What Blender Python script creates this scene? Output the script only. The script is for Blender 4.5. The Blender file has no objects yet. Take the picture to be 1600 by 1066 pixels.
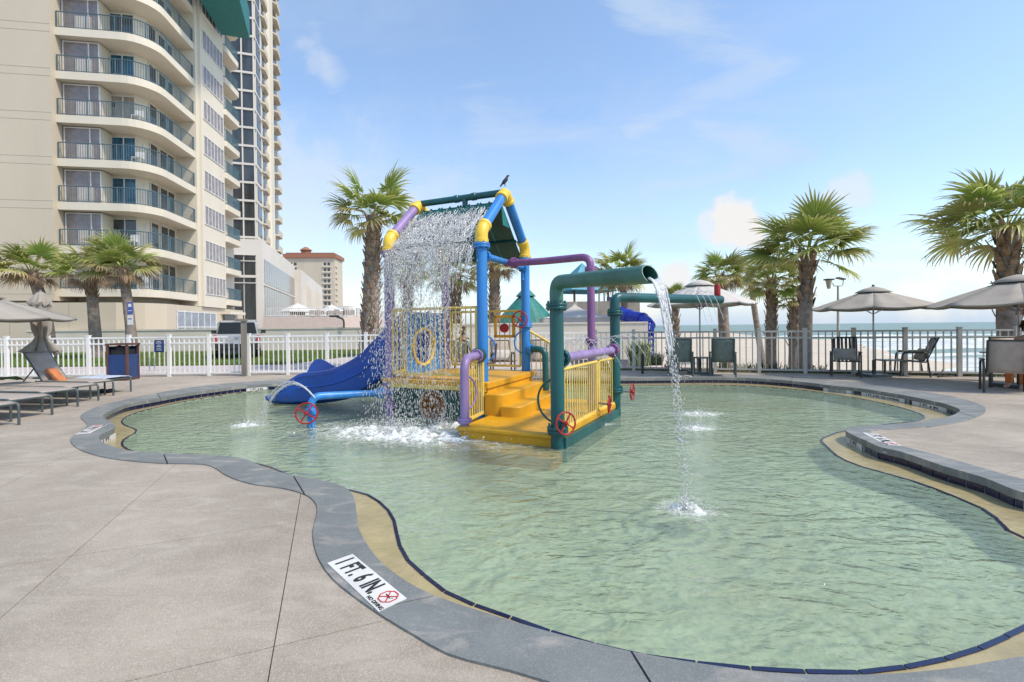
import bpy, bmesh, math, random
from mathutils import Vector, Matrix, noise
R = math.radians
rnd = random.Random(7)
SC = bpy.context.scene
COL = SC.collection

# ------------------------------------------------------------------ camera
F_PX, PX, PY = 720.0, 800.0, 516.0
TILT, ROLL, EYE = math.atan(5.0/720.0), -0.0105, 1.35
cam_d = bpy.data.cameras.new('camera')
cam_d.sensor_width = 36.0
cam_d.lens = 36.0*F_PX/1600.0
cam_d.shift_y = (PY-533.0)/1600.0
cam_d.clip_start = 0.05
cam_d.clip_end = 30000
cam = bpy.data.objects.new('camera', cam_d)
COL.objects.link(cam)
CR = Matrix.Rotation(math.pi/2-TILT, 4, 'X') @ Matrix.Rotation(ROLL, 4, 'Z')
cam.matrix_world = Matrix.Translation((0, 0, EYE)) @ CR
SC.camera = cam

def ray(px, py):
    return (CR.to_3x3() @ Vector(((px-PX)/F_PX, -(py-PY)/F_PX, -1.0)))
def G(px, py, z=0.0):
    "where the sight line through a photo pixel meets height z"
    d = ray(px, py); t = (z-EYE)/d.z
    return Vector((d.x*t, d.y*t, z))
def D(px, py, Y):
    "the point at distance Y along the sight line"
    d = ray(px, py); t = Y/d.y
    return Vector((d.x*t, Y, EYE+d.z*t))

# ------------------------------------------------------------------ sun, sky, exposure
SUN_EL, SUN_AZ = R(52), R(118)        # azimuth clockwise from +Y (the view direction)
sd = Vector((math.sin(SUN_AZ)*math.cos(SUN_EL), math.cos(SUN_AZ)*math.cos(SUN_EL), math.sin(SUN_EL)))
sl = bpy.data.lights.new('sun', 'SUN')
sl.energy = 2.5; sl.angle = R(7); sl.color = (1.0, 0.89, 0.74)
so = bpy.data.objects.new('sun', sl); COL.objects.link(so)
so.rotation_euler = sd.to_track_quat('Z', 'Y').to_euler()
so.location = (0, 0, 60)

SC.view_settings.view_transform = 'Standard'
try: SC.view_settings.look = 'None'
except Exception: pass
SC.view_settings.exposure = 0.66
SC.view_settings.gamma = 1.0
SC.view_settings.use_curve_mapping = False

W = bpy.data.worlds.new('World'); SC.world = W; W.use_nodes = True
nt = W.node_tree; nt.nodes.clear()
def wn(t, **k):
    n = nt.nodes.new(t)
    for a, b in k.items(): setattr(n, a, b)
    return n
def wl(a, b): nt.links.new(a, b)
def wmath(op, a, b=None, c=None, clamp=False):
    n = wn('ShaderNodeMath', operation=op, use_clamp=clamp)
    for i, x in enumerate((a, b, c)):
        if x is None: continue
        if isinstance(x, (int, float)): n.inputs[i].default_value = x
        else: wl(x, n.inputs[i])
    return n.outputs[0]
def wvec(op, a, b=None):
    n = wn('ShaderNodeVectorMath', operation=op)
    for i, x in enumerate((a, b)):
        if x is None: continue
        if isinstance(x, (tuple, list, Vector)): n.inputs[i].default_value = x
        else: wl(x, n.inputs[i])
    return n
def wsmooth(x, lo, hi):
    n = wn('ShaderNodeMapRange', interpolation_type='SMOOTHSTEP')
    wl(x, n.inputs[0]); n.inputs[1].default_value = lo; n.inputs[2].default_value = hi
    return n.outputs[0]
tc = wn('ShaderNodeTexCoord')
vec = wvec('NORMALIZE', tc.outputs['Generated']).outputs[0]
sky = wn('ShaderNodeTexSky'); sky.sky_type = 'NISHITA'; sky.sun_disc = False
sky.sun_elevation = SUN_EL; sky.sun_rotation = SUN_AZ
sky.air_density = 1.1; sky.dust_density = 0.6; sky.ozone_density = 2.0
sep = wn('ShaderNodeSeparateXYZ'); wl(vec, sep.inputs[0])
up = wmath('MAXIMUM', sep.outputs[2], 0.0)
def wnoise(v, scale, detail=6, rough=0.55, dist=0.0):
    n = wn('ShaderNodeTexNoise'); wl(v, n.inputs['Vector'])
    n.inputs['Scale'].default_value = scale; n.inputs['Detail'].default_value = detail
    n.inputs['Roughness'].default_value = rough; n.inputs['Distortion'].default_value = dist
    return n.outputs['Fac']
# high thin cloud drawn out on a plane above
den = wmath('ADD', up, 0.22)
inv = wmath('DIVIDE', 1.0, den)
scl = wn('ShaderNodeVectorMath', operation='SCALE'); wl(vec, scl.inputs[0]); wl(inv, scl.inputs['Scale'])
mp = wn('ShaderNodeMapping'); wl(scl.outputs[0], mp.inputs['Vector'])
mp.inputs['Rotation'].default_value = (0, 0, R(25)); mp.inputs['Scale'].default_value = (0.55, 1.5, 1.0)
mp.inputs['Location'].default_value = (3.1, 1.7, 0.0)
c1 = wnoise(mp.outputs[0], 1.3, 9, 0.62, 0.6)
cir = wmath('ADD', wmath('MULTIPLY', wsmooth(c1, 0.46, 0.78), 0.35), 0.14)
wisp = None
WS = [((985, 5), (1205, 105), .050, .55), ((1205, 105), (990, 205), .045, .50), ((990, 205), (870, 215), .05, .25), ((760, 205), (1090, 250), .085, .38), ((1090, 195), (1250, 245), .045, .50), ((1250, 245), (1010, 300), .05, .42), ((640, 310), (1010, 345), .11, .40), ((450, 300), (700, 300), .12, .45), ((495, 60), (520, 130), .035, .45), ((1340, 215), (1480, 300), .06, .22), ((860, 160), (980, 150), .03, .18)]
wn1 = wnoise(mp.outputs[0], 3.4, 8, 0.68, 0.9)
for (pa, pb, rr_, aa_) in WS:
    A_, B_ = ray(*pa).normalized(), ray(*pb).normalized(); AB = B_-A_
    va = wvec('SUBTRACT', vec, tuple(A_)).outputs[0]
    tt_ = wmath('MULTIPLY', wvec('DOT_PRODUCT', va, tuple(AB)).outputs['Value'], 1.0/AB.length_squared, clamp=True)
    sc_ = wn('ShaderNodeVectorMath', operation='SCALE'); sc_.inputs[0].default_value = tuple(AB); wl(tt_, sc_.inputs['Scale'])
    dd_ = wvec('DISTANCE', va, sc_.outputs[0]).outputs['Value']
    q_ = wmath('ADD', wmath('DIVIDE', dd_, rr_), wmath('MULTIPLY', wmath('SUBTRACT', wn1, 0.5), 3.2))
    s_ = wmath('MULTIPLY', wmath('SUBTRACT', 1.0, wsmooth(q_, -0.35, 1.35)), min(.8, aa_*1.35))
    wisp = s_ if wisp is None else wmath('MAXIMUM', wisp, s_)
cir = wmath('MAXIMUM', cir, wisp)
# milky bank that thickens towards the horizon
band = wmath('SUBTRACT', 1.0, wsmooth(sep.outputs[2], 0.03, 0.50))
b1 = wnoise(mp.outputs[0], 0.8, 5, 0.55, 0.3)
bank = wmath('MULTIPLY', band, wsmooth(b1, 0.30, 0.62))
bank = wmath('MULTIPLY', bank, 0.62)
# heaps: soft round masses broken up by noise
BL = [((1150, 350), 0.062, 1.0), ((1112, 352), 0.042, .8), ((1190, 372), 0.04, .7), ((1060, 425), 0.05, .95), ((1330, 300), 0.045, .7), ((560, 400), 0.20, .5),
      ((470, 330), 0.13, .6), ((500, 90), 0.06, .45), ((700, 330), 0.22, .25), ((1430, 460), 0.06, .55), ((1500, 410), 0.08, .45), ((1290, 380), 0.10, .35),
      ((1020, 250), 0.16, .28), ((1000, 480), 0.05, .6), ((1395, 375), .035, .45), ((1480, 425), .04, .5), ((1180, 455), .05, .4), ((560, 470), .09, .45), ((860, 410), .10, .3)]
wob = wnoise(vec, 9.0, 7, 0.6, 0.2)
fine = wnoise(vec, 26.0, 6, 0.6, 0.1)
heap = None
for (p, r, a) in BL:
    dr = ray(*p).normalized()
    dd = wvec('DISTANCE', vec, tuple(dr)).outputs['Value']
    q = wmath('DIVIDE', dd, r)
    q = wmath('ADD', q, wmath('MULTIPLY', wmath('SUBTRACT', wob, 0.5), 2.4))
    q = wmath('ADD', q, wmath('MULTIPLY', wmath('SUBTRACT', fine, 0.5), 0.9))
    soft = 0.7 if r < .09 else 1.7
    s = wmath('MULTIPLY', wmath('SUBTRACT', 1.0, wsmooth(q, 0.35, 0.35+soft)), a)
    heap = s if heap is None else wmath('MAXIMUM', heap, s)
low = wmath('MULTIPLY', wmath('SUBTRACT', 1.0, wsmooth(sep.outputs[2], -0.02, 0.15)), 0.93)
cl = wmath('MAXIMUM', heap, wmath('MAXIMUM', cir, wmath('MAXIMUM', bank, low)))
bg1 = wn('ShaderNodeBackground'); wl(sky.outputs[0], bg1.inputs[0]); bg1.inputs[1].default_value = 0.15*1.1
hs = wn('ShaderNodeHueSaturation'); hs.inputs['Saturation'].default_value = 1.04
wl(sky.outputs[0], hs.inputs['Color']); wl(hs.outputs[0], bg1.inputs[0])
bg2 = wn('ShaderNodeBackground'); bg2.inputs[1].default_value = 0.58
cm_ = wn('ShaderNodeMix'); cm_.data_type = 'RGBA'; wl(heap, cm_.inputs['Factor'])
cm_.inputs['A'].default_value = (0.62, 0.78, 1.0, 1); cm_.inputs['B'].default_value = (1.0, 0.99, 0.98, 1); wl(cm_.outputs['Result'], bg2.inputs[0])
mx = wn('ShaderNodeMixShader'); wl(cl, mx.inputs[0]); wl(bg1.outputs[0], mx.inputs[1]); wl(bg2.outputs[0], mx.inputs[2])
wo = wn('ShaderNodeOutputWorld'); wl(mx.outputs[0], wo.inputs[0])

SC.render.engine = 'CYCLES'
SC.cycles.use_denoising = True
SC.cycles.max_bounces = 7
SC.cycles.diffuse_bounces = 3
SC.cycles.glossy_bounces = 3
SC.cycles.transparent_max_bounces = 24
SC.cycles.caustics_reflective = False
SC.cycles.caustics_refractive = False

# ------------------------------------------------------------------ materials
MATS = {}
def nodes(m):
    m.use_nodes = True
    t = m.node_tree
    return t, t.nodes['Principled BSDF']
def mat(name, col, rough=0.6, metal=0.0, var=0.12, vscale=3.0, bump=0.0, bscale=40.0, spec=0.5, col2=None, dirt=0.0, dscale=1.2,
        dcol=(0.08, 0.07, 0.055), dlo=.50, dhi=.74, coat=0.0, trans=0.0, streak=False, world=False):
    "one procedural material: base colour, mottling, worn dirt patches and fine relief"
    if name in MATS: return MATS[name]
    m = bpy.data.materials.new(name); t, p = nodes(m)
    L = t.links.new
    tcn = t.nodes.new('ShaderNodeTexCoord')
    if world:
        geo = t.nodes.new('ShaderNodeNewGeometry'); crd = geo.outputs['Position']
    else: crd = tcn.outputs['Object']
    if streak:
        mp = t.nodes.new('ShaderNodeMapping'); L(crd, mp.inputs[0]); mp.inputs['Scale'].default_value = (1, 1, 0.15); crd2 = mp.outputs[0]
    else: crd2 = crd
    n1 = t.nodes.new('ShaderNodeTexNoise'); n1.inputs['Scale'].default_value = vscale; n1.inputs['Detail'].default_value = 6
    n1.inputs['Roughness'].default_value = .6
    L(crd2, n1.inputs['Vector'])
    mr = t.nodes.new('ShaderNodeMapRange'); L(n1.outputs['Fac'], mr.inputs[0])
    mr.inputs[1].default_value = .3; mr.inputs[2].default_value = .7
    mixc = t.nodes.new('ShaderNodeMix'); mixc.data_type = 'RGBA'
    c2 = col2 if col2 else tuple(c*(1-var*1.6) for c in col)
    c1_ = col if col2 else tuple(min(1, c*(1+var*.7)) for c in col)
    L(mr.outputs[0], mixc.inputs['Factor'])
    mixc.inputs['A'].default_value = (*c1_, 1); mixc.inputs['B'].default_value = (*c2, 1)
    out = mixc.outputs['Result']
    if dirt > 0:
        n2 = t.nodes.new('ShaderNodeTexNoise'); n2.inputs['Scale'].default_value = dscale; n2.inputs['Detail'].default_value = 9
        n2.inputs['Roughness'].default_value = .68; n2.inputs['Distortion'].default_value = .4
        L(crd2, n2.inputs['Vector'])
        r2 = t.nodes.new('ShaderNodeMapRange'); L(n2.outputs['Fac'], r2.inputs[0])
        r2.inputs[1].default_value = dlo; r2.inputs[2].default_value = dhi; r2.inputs[4].default_value = dirt
        mx2 = t.nodes.new('ShaderNodeMix'); mx2.data_type = 'RGBA'
        L(r2.outputs[0], mx2.inputs['Factor']); L(out, mx2.inputs['A']); mx2.inputs['B'].default_value = (*dcol, 1)
        out = mx2.outputs['Result']
    L(out, p.inputs['Base Color'])
    p.inputs['Roughness'].default_value = rough; p.inputs['Metallic'].default_value = metal
    p.inputs['Specular IOR Level'].default_value = spec
    if coat: p.inputs['Coat Weight'].default_value = coat
    if trans: p.inputs['Transmission Weight'].default_value = trans
    rr = t.nodes.new('ShaderNodeMapRange'); L(n1.outputs['Fac'], rr.inputs[0])
    rr.inputs[3].default_value = max(0.02, rough-.08); rr.inputs[4].default_value = min(1, rough+.1); L(rr.outputs[0], p.inputs['Roughness'])
    if bump > 0:
        n3 = t.nodes.new('ShaderNodeTexNoise'); n3.inputs['Scale'].default_value = bscale; n3.inputs['Detail'].default_value = 5
        L(crd, n3.inputs['Vector'])
        b = t.nodes.new('ShaderNodeBump'); b.inputs['Strength'].default_value = min(1, bump); b.inputs['Distance'].default_value = .02
        L(n3.outputs['Fac'], b.inputs['Height']); L(b.outputs[0], p.inputs['Normal'])
    MATS[name] = m
    return m

# ------------------------------------------------------------------ mesh helpers
class MB:
    def __init__(s): s.v = []; s.f = []
    def add(s, vs, fs):
        o = len(s.v); s.v += [Vector(x) for x in vs]; s.f += [tuple(i+o for i in f) for f in fs]; return s
    def box(s, c, d, rz=0.0, M=None):
        x, y, z = d[0]/2, d[1]/2, d[2]/2
        vs = [Vector((a*x, b*y, e*z)) for e in (-1, 1) for b in (-1, 1) for a in (-1, 1)]
        if M is None: M = Matrix.Rotation(rz, 3, 'Z')
        vs = [M @ v + Vector(c) for v in vs]
        return s.add(vs, [(0, 2, 3, 1), (4, 5, 7, 6), (0, 1, 5, 4), (2, 6, 7, 3), (0, 4, 6, 2), (1, 3, 7, 5)])
    def beam(s, p0, p1, w, h, up=(0, 0, 1)):
        p0, p1 = Vector(p0), Vector(p1); d = (p1-p0); L = d.length
        if L < 1e-6: return s
        d /= L; up = Vector(up)
        if abs(d.dot(up)) > .99: up = Vector((0, 1, 0))
        sx = d.cross(up).normalized(); uz = sx.cross(d)
        M = Matrix((sx, d, uz)).transposed()
        return s.box((p0+p1)/2, (w, L, h), M=M)
    def tube(s, pts, r, n=10, caps=True, closed=False):
        pts = [Vector(p) for p in pts]; k = len(pts)
        rs = list(r) if hasattr(r, '__len__') else [r]*k
        rings = []; prev = None
        for i in range(k):
            if closed: t = pts[(i+1) % k]-pts[i-1]
            else: t = pts[min(i+1, k-1)]-pts[max(i-1, 0)]
            t = t.normalized() if t.length > 1e-9 else Vector((0, 0, 1))
            if prev is None:
                a = Vector((0, 0, 1)) if abs(t.z) < .9 else Vector((1, 0, 0))
                nx = t.cross(a).normalized()
            else:
                nx = prev - t*prev.dot(t)
                nx = nx.normalized() if nx.length > 1e-6 else t.orthogonal().normalized()
            prev = nx; ny = t.cross(nx)
            rings.append([pts[i]+nx*(math.cos(2*math.pi*j/n)*rs[i])+ny*(math.sin(2*math.pi*j/n)*rs[i]) for j in range(n)])
        vs = [v for rg in rings for v in rg]; fs = []
        for i in range(k if closed else k-1):
            a = i*n; b = ((i+1) % k)*n
            for j in range(n): fs.append((a+j, a+(j+1) % n, b+(j+1) % n, b+j))
        if caps and not closed:
            fs.append(tuple(range(n-1, -1, -1))); fs.append(tuple((k-1)*n+j for j in range(n)))
        return s.add(vs, fs)
    def lathe(s, prof, c=(0, 0, 0), n=20, M=None, cap=True):
        c = Vector(c); vs = []; fs = []
        for (r, z) in prof:
            for j in range(n):
                v = Vector((r*math.cos(2*math.pi*j/n), r*math.sin(2*math.pi*j/n), z))
                vs.append((M @ v if M else v)+c)
        k = len(prof)
        for i in range(k-1):
            for j in range(n): fs.append((i*n+j, i*n+(j+1) % n, (i+1)*n+(j+1) % n, (i+1)*n+j))
        if cap:
            fs.append(tuple(range(n-1, -1, -1))); fs.append(tuple((k-1)*n+j for j in range(n)))
        return s.add(vs, fs)
    def torus(s, c, R_, r, M=None, n=24, m=8, a0=0.0, a1=2*math.pi):
        full = abs(a1-a0-2*math.pi) < 1e-6; k = n if full else n+1
        pts = []
        for i in range(k):
            a = a0+(a1-a0)*i/n
            v = Vector((R_*math.cos(a), R_*math.sin(a), 0)); pts.append((M @ v if M else v)+Vector(c))
        return s.tube(pts, r, m, closed=full)
    def prism(s, poly, z0, z1):
        n = len(poly)
        ar = sum(poly[i][0]*poly[(i+1) % n][1]-poly[(i+1) % n][0]*poly[i][1] for i in range(n))
        if ar < 0: poly = poly[::-1]
        vs = [(p[0], p[1], z0) for p in poly]+[(p[0], p[1], z1) for p in poly]
        fs = [tuple(range(n-1, -1, -1)), tuple(range(n, 2*n))]+[(i, (i+1) % n, n+(i+1) % n, n+i) for i in range(n)]
        return s.add(vs, fs)
    def mesh(s, name, off=None, smooth=None):
        me = bpy.data.meshes.new(name)
        vs = s.v if off is None else [v-off for v in s.v]
        me.from_pydata([tuple(v) for v in vs], [], s.f); me.update()
        if smooth is not None:
            me.shade_smooth()
            try: me.set_sharp_from_angle(angle=R(smooth))
            except Exception: pass
        return me
    def build(s, name, m, parent=None, local=False, smooth=None, loc=None):
        off = None
        if parent is not None and not local: off = wloc(parent)
        elif parent is None and loc is not None: off = Vector(loc)
        me = s.mesh(name, off, smooth); me.materials.append(m)
        return put(name, me, parent, loc if parent is None else None)
def wloc(o):
    v = Vector((0, 0, 0))
    while o is not None: v = v+o.location; o = o.parent
    return v
def put(name, me, parent=None, loc=None, rot=None, scale=None):
    o = bpy.data.objects.new(name, me); COL.objects.link(o)
    if parent is not None: o.parent = parent
    if loc is not None: o.location = loc
    if rot is not None: o.rotation_euler = rot
    if scale is not None: o.scale = scale
    return o
def thing(name, label, cat, loc=(0, 0, 0), rz=0.0, group=None):
    o = bpy.data.objects.new(name, None); COL.objects.link(o); o.empty_display_size = .2
    o.location = loc; o.rotation_euler = (0, 0, rz)
    return tag(o, label, cat, group)
def tag(o, label, cat, group=None):
    o['label'] = label; o['category'] = cat
    if group: o['group'] = group
    return o
def struct(o): o['kind'] = 'structure'; return o
def stuff(o, label=None, cat=None):
    o['kind'] = 'stuff'
    if label: o['label'] = label
    if cat: o['category'] = cat
    return o
def dup(o, parent=None, loc=None, rz=None, label=None, group=None):
    c = o.copy(); COL.objects.link(c)
    if parent is not None: c.parent = parent
    if loc is not None: c.location = loc
    if rz is not None: c.rotation_euler = (0, 0, rz)
    if label: c['label'] = label
    if group: c['group'] = group
    for ch in list(o.children): dup(ch, c)
    return c
def bend(pts, r, seg=6):
    "round the corners of a pipe run"
    pts = [Vector(p) for p in pts]; out = [pts[0]]
    for i in range(1, len(pts)-1):
        a, b, c = pts[i-1], pts[i], pts[i+1]
        d1 = (a-b); d2 = (c-b); k = min(r, d1.length*.49, d2.length*.49)
        p = b+d1.normalized()*k; q = b+d2.normalized()*k
        for j in range(seg+1):
            t = j/seg; out.append(p*(1-t)**2+b*2*t*(1-t)+q*t*t)
    out.append(pts[-1]); return out
def axis_m(d):
    return Vector(d).normalized().to_track_quat('Z', 'Y').to_matrix()
def smooth_loop(pts, step=0.08, sharp=()):
    "closed Catmull-Rom through 2D points, resampled evenly"
    P = [Vector((p[0], p[1])) for p in pts]; n = len(P); out = []
    for i in range(n):
        p0, p1, p2, p3 = P[i-1], P[i], P[(i+1) % n], P[(i+2) % n]
        k = max(2, int((p2-p1).length/step))
        def kn(a, b): return max((b-a).length**0.5, 1e-4)
        t0 = 0; t1 = t0+kn(p0, p1); t2 = t1+kn(p1, p2); t3 = t2+kn(p2, p3)
        for j in range(k):
            t = t1+(t2-t1)*j/k
            A1 = p0*((t1-t)/(t1-t0))+p1*((t-t0)/(t1-t0)); A2 = p1*((t2-t)/(t2-t1))+p2*((t-t1)/(t2-t1)); A3 = p2*((t3-t)/(t3-t2))+p3*((t-t2)/(t3-t2))
            B1 = A1*((t2-t)/(t2-t0))+A2*((t-t0)/(t2-t0)); B2 = A2*((t3-t)/(t3-t1))+A3*((t-t1)/(t3-t1))
            out.append(B1*((t2-t)/(t2-t1))+B2*((t-t1)/(t2-t1)))
    return out
def fill_mesh(loops, z=0.0, thick=0.0):
    "flat sheet (or slab downwards from z) bounded by the first loop with the others as holes"
    cu = bpy.data.curves.new('outline', 'CURVE'); cu.dimensions = '2D'; cu.fill_mode = 'BOTH' if thick else 'FRONT'
    for lp in loops:
        sp = cu.splines.new('POLY'); sp.points.add(len(lp)-1)
        for i, p in enumerate(lp): sp.points[i].co = (p[0], p[1], 0, 1)
        sp.use_cyclic_u = True
    cu.extrude = thick/2
    ob = bpy.data.objects.new('outline', cu); COL.objects.link(ob)
    dg = bpy.context.evaluated_depsgraph_get()
    me = bpy.data.meshes.new_from_object(ob.evaluated_get(dg))
    bpy.data.objects.remove(ob); bpy.data.curves.remove(cu)
    bm = bmesh.new(); bm.from_mesh(me)
    bmesh.ops.translate(bm, verts=bm.verts, vec=(0, 0, z-thick/2))
    bmesh.ops.remove_doubles(bm, verts=bm.verts, dist=1e-4)
    if thick == 0:
        for f in bm.faces:
            if f.normal.z < 0: f.normal_flip()
    else: bmesh.ops.recalc_face_normals(bm, faces=bm.faces)
    me.clear_geometry(); bm.to_mesh(me); bm.free()
    me.materials.clear()
    return me
def text_mesh(s, size, depth=0.0015, cond=1.0):
    cu = bpy.data.curves.new('lettering', 'FONT'); cu.body = s; cu.size = size; cu.extrude = depth; cu.align_x = 'CENTER'; cu.align_y = 'CENTER'
    cu.offset = size*0.036
    cu.resolution_u = 3
    ob = bpy.data.objects.new('lettering', cu); COL.objects.link(ob)
    dg = bpy.context.evaluated_depsgraph_get(); dg.update()
    me = bpy.data.meshes.new_from_object(ob.evaluated_get(dg))
    bpy.data.objects.remove(ob); bpy.data.curves.remove(cu)
    for v in me.vertices: v.co.x *= cond
    return me
# ------------------------------------------------------------------ colours
M_slab = mat('washed aggregate concrete', (0.40, 0.345, 0.275), .85, var=.18, vscale=.7, bump=.5, bscale=180, dirt=.62, dscale=1.1, dlo=.46, dhi=.70, dcol=(.27, .225, .17), world=True)
M_cop = mat('painted grey coping', (0.185, 0.198, 0.190), .6, var=.14, vscale=2.2, bump=.25, bscale=160, dirt=.35, dscale=2.5, dcol=(.14, .15, .15), world=True)
M_bed = mat('joint filler', (0.15, 0.125, 0.10), .9)
M_tile = mat('navy glazed tile', (0.007, 0.010, 0.055), .14, var=.5, vscale=6, spec=.6)
M_grout = mat('pale grout', (0.42, 0.42, 0.40), .8, var=.3, vscale=8)
M_ledge = mat('wet tan plaster', (0.40, 0.335, 0.175), .18, var=.14, vscale=2.5, dirt=.5, dscale=2.2, dcol=(.22, .20, .07), bump=.5, bscale=14, world=True)
M_floor = mat('pale green pool plaster', (0.52, 0.61, 0.44), .7, var=.16, vscale=.8, dirt=.80, dscale=.33, dlo=.44, dhi=.66, dcol=(.42, .40, .19), bump=.2, bscale=30, world=True)
M_white = mat('white painted metal', (0.80, 0.79, 0.75), .4, var=.05, vscale=5)
M_fgrey = mat('grey beige painted metal', (0.48, 0.46, 0.41), .45, var=.08, vscale=5)  # grey beige, darker than the white fence paint
M_blue = mat('sun faded blue paint', (0.028, 0.22, 0.60), .38, var=.22, vscale=2.2, dirt=.30, dscale=5, dcol=(.22, .38, .55), streak=True, bump=.08, bscale=90)
M_teal = mat('teal paint', (0.008, 0.090, 0.095), .35, var=.25, vscale=3, dirt=.3, dscale=5, dcol=(.02, .14, .14), streak=True, bump=.08, bscale=90)
M_teal2 = mat('weathered teal grey paint', (0.045, 0.16, 0.13), .42, var=.2, vscale=3, dirt=.35, dscale=4, dcol=(.10, .20, .16), bump=.08, bscale=90)
M_purp = mat('faded purple paint', (0.29, 0.20, 0.41), .42, var=.2, vscale=3, dirt=.3, dscale=5, dcol=(.42, .34, .50), streak=True, bump=.06, bscale=90)
M_purd = mat('plum purple paint', (0.22, 0.09, 0.24), .42, var=.2, vscale=3, dirt=.25, dscale=5, dcol=(.34, .22, .34), bump=.06, bscale=90)
M_yel = mat('yellow glass fibre', (0.70, 0.36, 0.012), .42, var=.18, vscale=2.0, dirt=.40, dscale=3.5, dcol=(.45, .26, .03), bump=.06, bscale=60)
M_yrail = mat('pale yellow rail paint', (0.80, 0.58, 0.13), .42, var=.12, vscale=4, dirt=.2, dscale=6, dcol=(.5, .38, .15))
M_yelb = mat('yellow elbow paint', (0.83, 0.55, 0.05), .4, var=.1, vscale=4, dirt=.2, dscale=6, dcol=(.5, .36, .1))
M_red = mat('red wheel paint', (0.38, 0.012, 0.015), .35, var=.3, vscale=9)
M_slide = mat('blue moulded plastic', (0.012, 0.085, 0.42), .22, var=.15, vscale=2, spec=.6, dirt=.15, dscale=4, dcol=(.05, .2, .5))
M_dteal = mat('dark green side panel', (0.010, 0.075, 0.065), .5, var=.3, vscale=3)
M_orng = mat('orange brown plastic', (0.60, 0.26, 0.03), .5, var=.25, vscale=4)
M_steel = mat('grey metal', (0.30, 0.31, 0.32), .35, metal=.7, var=.1)
M_black = mat('black rubber', (0.02, 0.02, 0.02), .6)
M_dfrm = mat('dark bronze frame', (0.055, 0.055, 0.05), .4, metal=.3, var=.2)
M_gfrm = mat('slate green chair frame', (0.075, 0.10, 0.10), .45, var=.2)
M_sling = mat('taupe sling mesh', (0.40, 0.345, 0.295), .75, var=.12, vscale=6, bump=.3, bscale=350)
M_gsling = mat('slate green sling', (0.15, 0.19, 0.185), .7, var=.15, vscale=6, bump=.3, bscale=350)
M_canv = mat('taupe canvas', (0.35, 0.315, 0.265), .85, var=.10, vscale=2, bump=.15, bscale=400, dirt=.12, dscale=2)
M_canl = mat('light grey canvas', (0.52, 0.49, 0.45), .85, var=.08, vscale=2)
M_navy = mat('navy plastic panel', (0.013, 0.045, 0.16), .35, var=.2)
M_brown = mat('brown frame', (0.13, 0.055, 0.045), .5, var=.2)
M_wood = mat('weathered timber', (0.22, 0.20, 0.17), .85, var=.3, vscale=3, streak=True, bump=.5, bscale=40)
M_grass = mat('lawn', (0.15, 0.24, 0.03), .9, var=.4, vscale=1.5)
M_grassd = mat('beach plants', (0.07, 0.11, 0.035), .8, var=.4, vscale=2)
M_pave = mat('pinkish paving', (0.50, 0.44, 0.42), .85, var=.12, vscale=1, dirt=.2, world=True)
M_cream = mat('cream render', (0.65, 0.59, 0.475), .8, var=.05, vscale=.25, dirt=.14, dscale=.25, dcol=(.42, .36, .28), bump=.1, bscale=8, streak=True)
M_cream2 = mat('grey beige render', (0.54, 0.47, 0.36), .85, var=.06, vscale=.2, dirt=.15, dscale=.2, dcol=(.34, .29, .23), streak=True)
M_cwall = mat('cream boundary wall', (0.66, 0.60, 0.50), .85, var=.06, vscale=.6, dirt=.2, dscale=.7, dcol=(.45, .40, .33))
M_twht = mat('white tower concrete', (0.62, 0.58, 0.51), .75, var=.06, vscale=.1)
M_rail = mat('teal balcony rail', (0.075, 0.14, 0.17), .45, var=.15)
M_glass = mat('dark window glass', (0.05, 0.055, 0.055), .08, var=.5, vscale=.6, spec=.8, streak=True)
M_glasb = mat('blue curtained glass', (0.02, 0.10, 0.17), .12, var=.5, vscale=5, spec=.7, streak=True)
M_glasg = mat('grey curtained glass', (0.26, 0.22, 0.21), .15, var=.2, vscale=2, spec=.6)
M_glasl = mat('light reflecting glass', (0.28, 0.31, 0.36), .15, var=.25, vscale=.8, spec=.8)
M_roofr = mat('red clay roof', (0.34, 0.15, 0.09), .8, var=.2)
M_tealr = mat('teal sheet roof', (0.025, 0.20, 0.17), .5, var=.2)
M_tealb = mat('teal blue canopy', (0.06, 0.30, 0.40), .5, var=.15)
M_tealu = mat('teal soffit', (0.015, 0.17, 0.155), .6, var=.08)
M_sand = mat('beach sand', (0.55, 0.47, 0.36), .95, var=.08, vscale=.25, bump=.4, bscale=2, dirt=.2, dscale=.1, dcol=(.45, .37, .27))
M_bark = mat('grey palm bark', (0.27, 0.215, 0.17), .9, var=.3, vscale=6, bump=.8, bscale=25)
M_boot = mat('cut leaf bases', (0.30, 0.20, 0.12), .9, var=.45, vscale=5, bump=.5, bscale=40)
M_silver = mat('silver car paint', (0.55, 0.55, 0.54), .3, metal=.5, var=.05)
M_cglass = mat('tinted car glass', (0.015, 0.018, 0.02), .3, spec=.3)
M_tail = mat('red lamp lens', (0.45, 0.01, 0.012), .2)
M_sign = mat('sign white', (0.66, 0.655, 0.62), .5)
M_ink = mat('black lettering', (0.02, 0.02, 0.022), .6)
M_rink = mat('red lettering', (0.5, 0.02, 0.02), .6)
M_towo = mat('orange towel', (0.55, 0.20, 0.08), .95, var=.2, bump=.5, bscale=90)
M_towg = mat('green towel', (0.10, 0.16, 0.04), .95, var=.4, vscale=12, bump=.5, bscale=90)
M_towb = mat('pale blue towel', (0.50, 0.56, 0.66), .95, var=.15, bump=.5, bscale=90)
M_skin = mat('skin', (0.50, 0.29, 0.21), .55)
M_skin2 = mat('darker skin', (0.28, 0.15, 0.09), .55)
M_shirt = mat('pale grey shirt', (0.60, 0.62, 0.66), .9)
M_pink = mat('pink patterned shirt', (0.60, 0.24, 0.22), .9, var=.5, vscale=14, col2=(.62, .50, .48))
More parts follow.
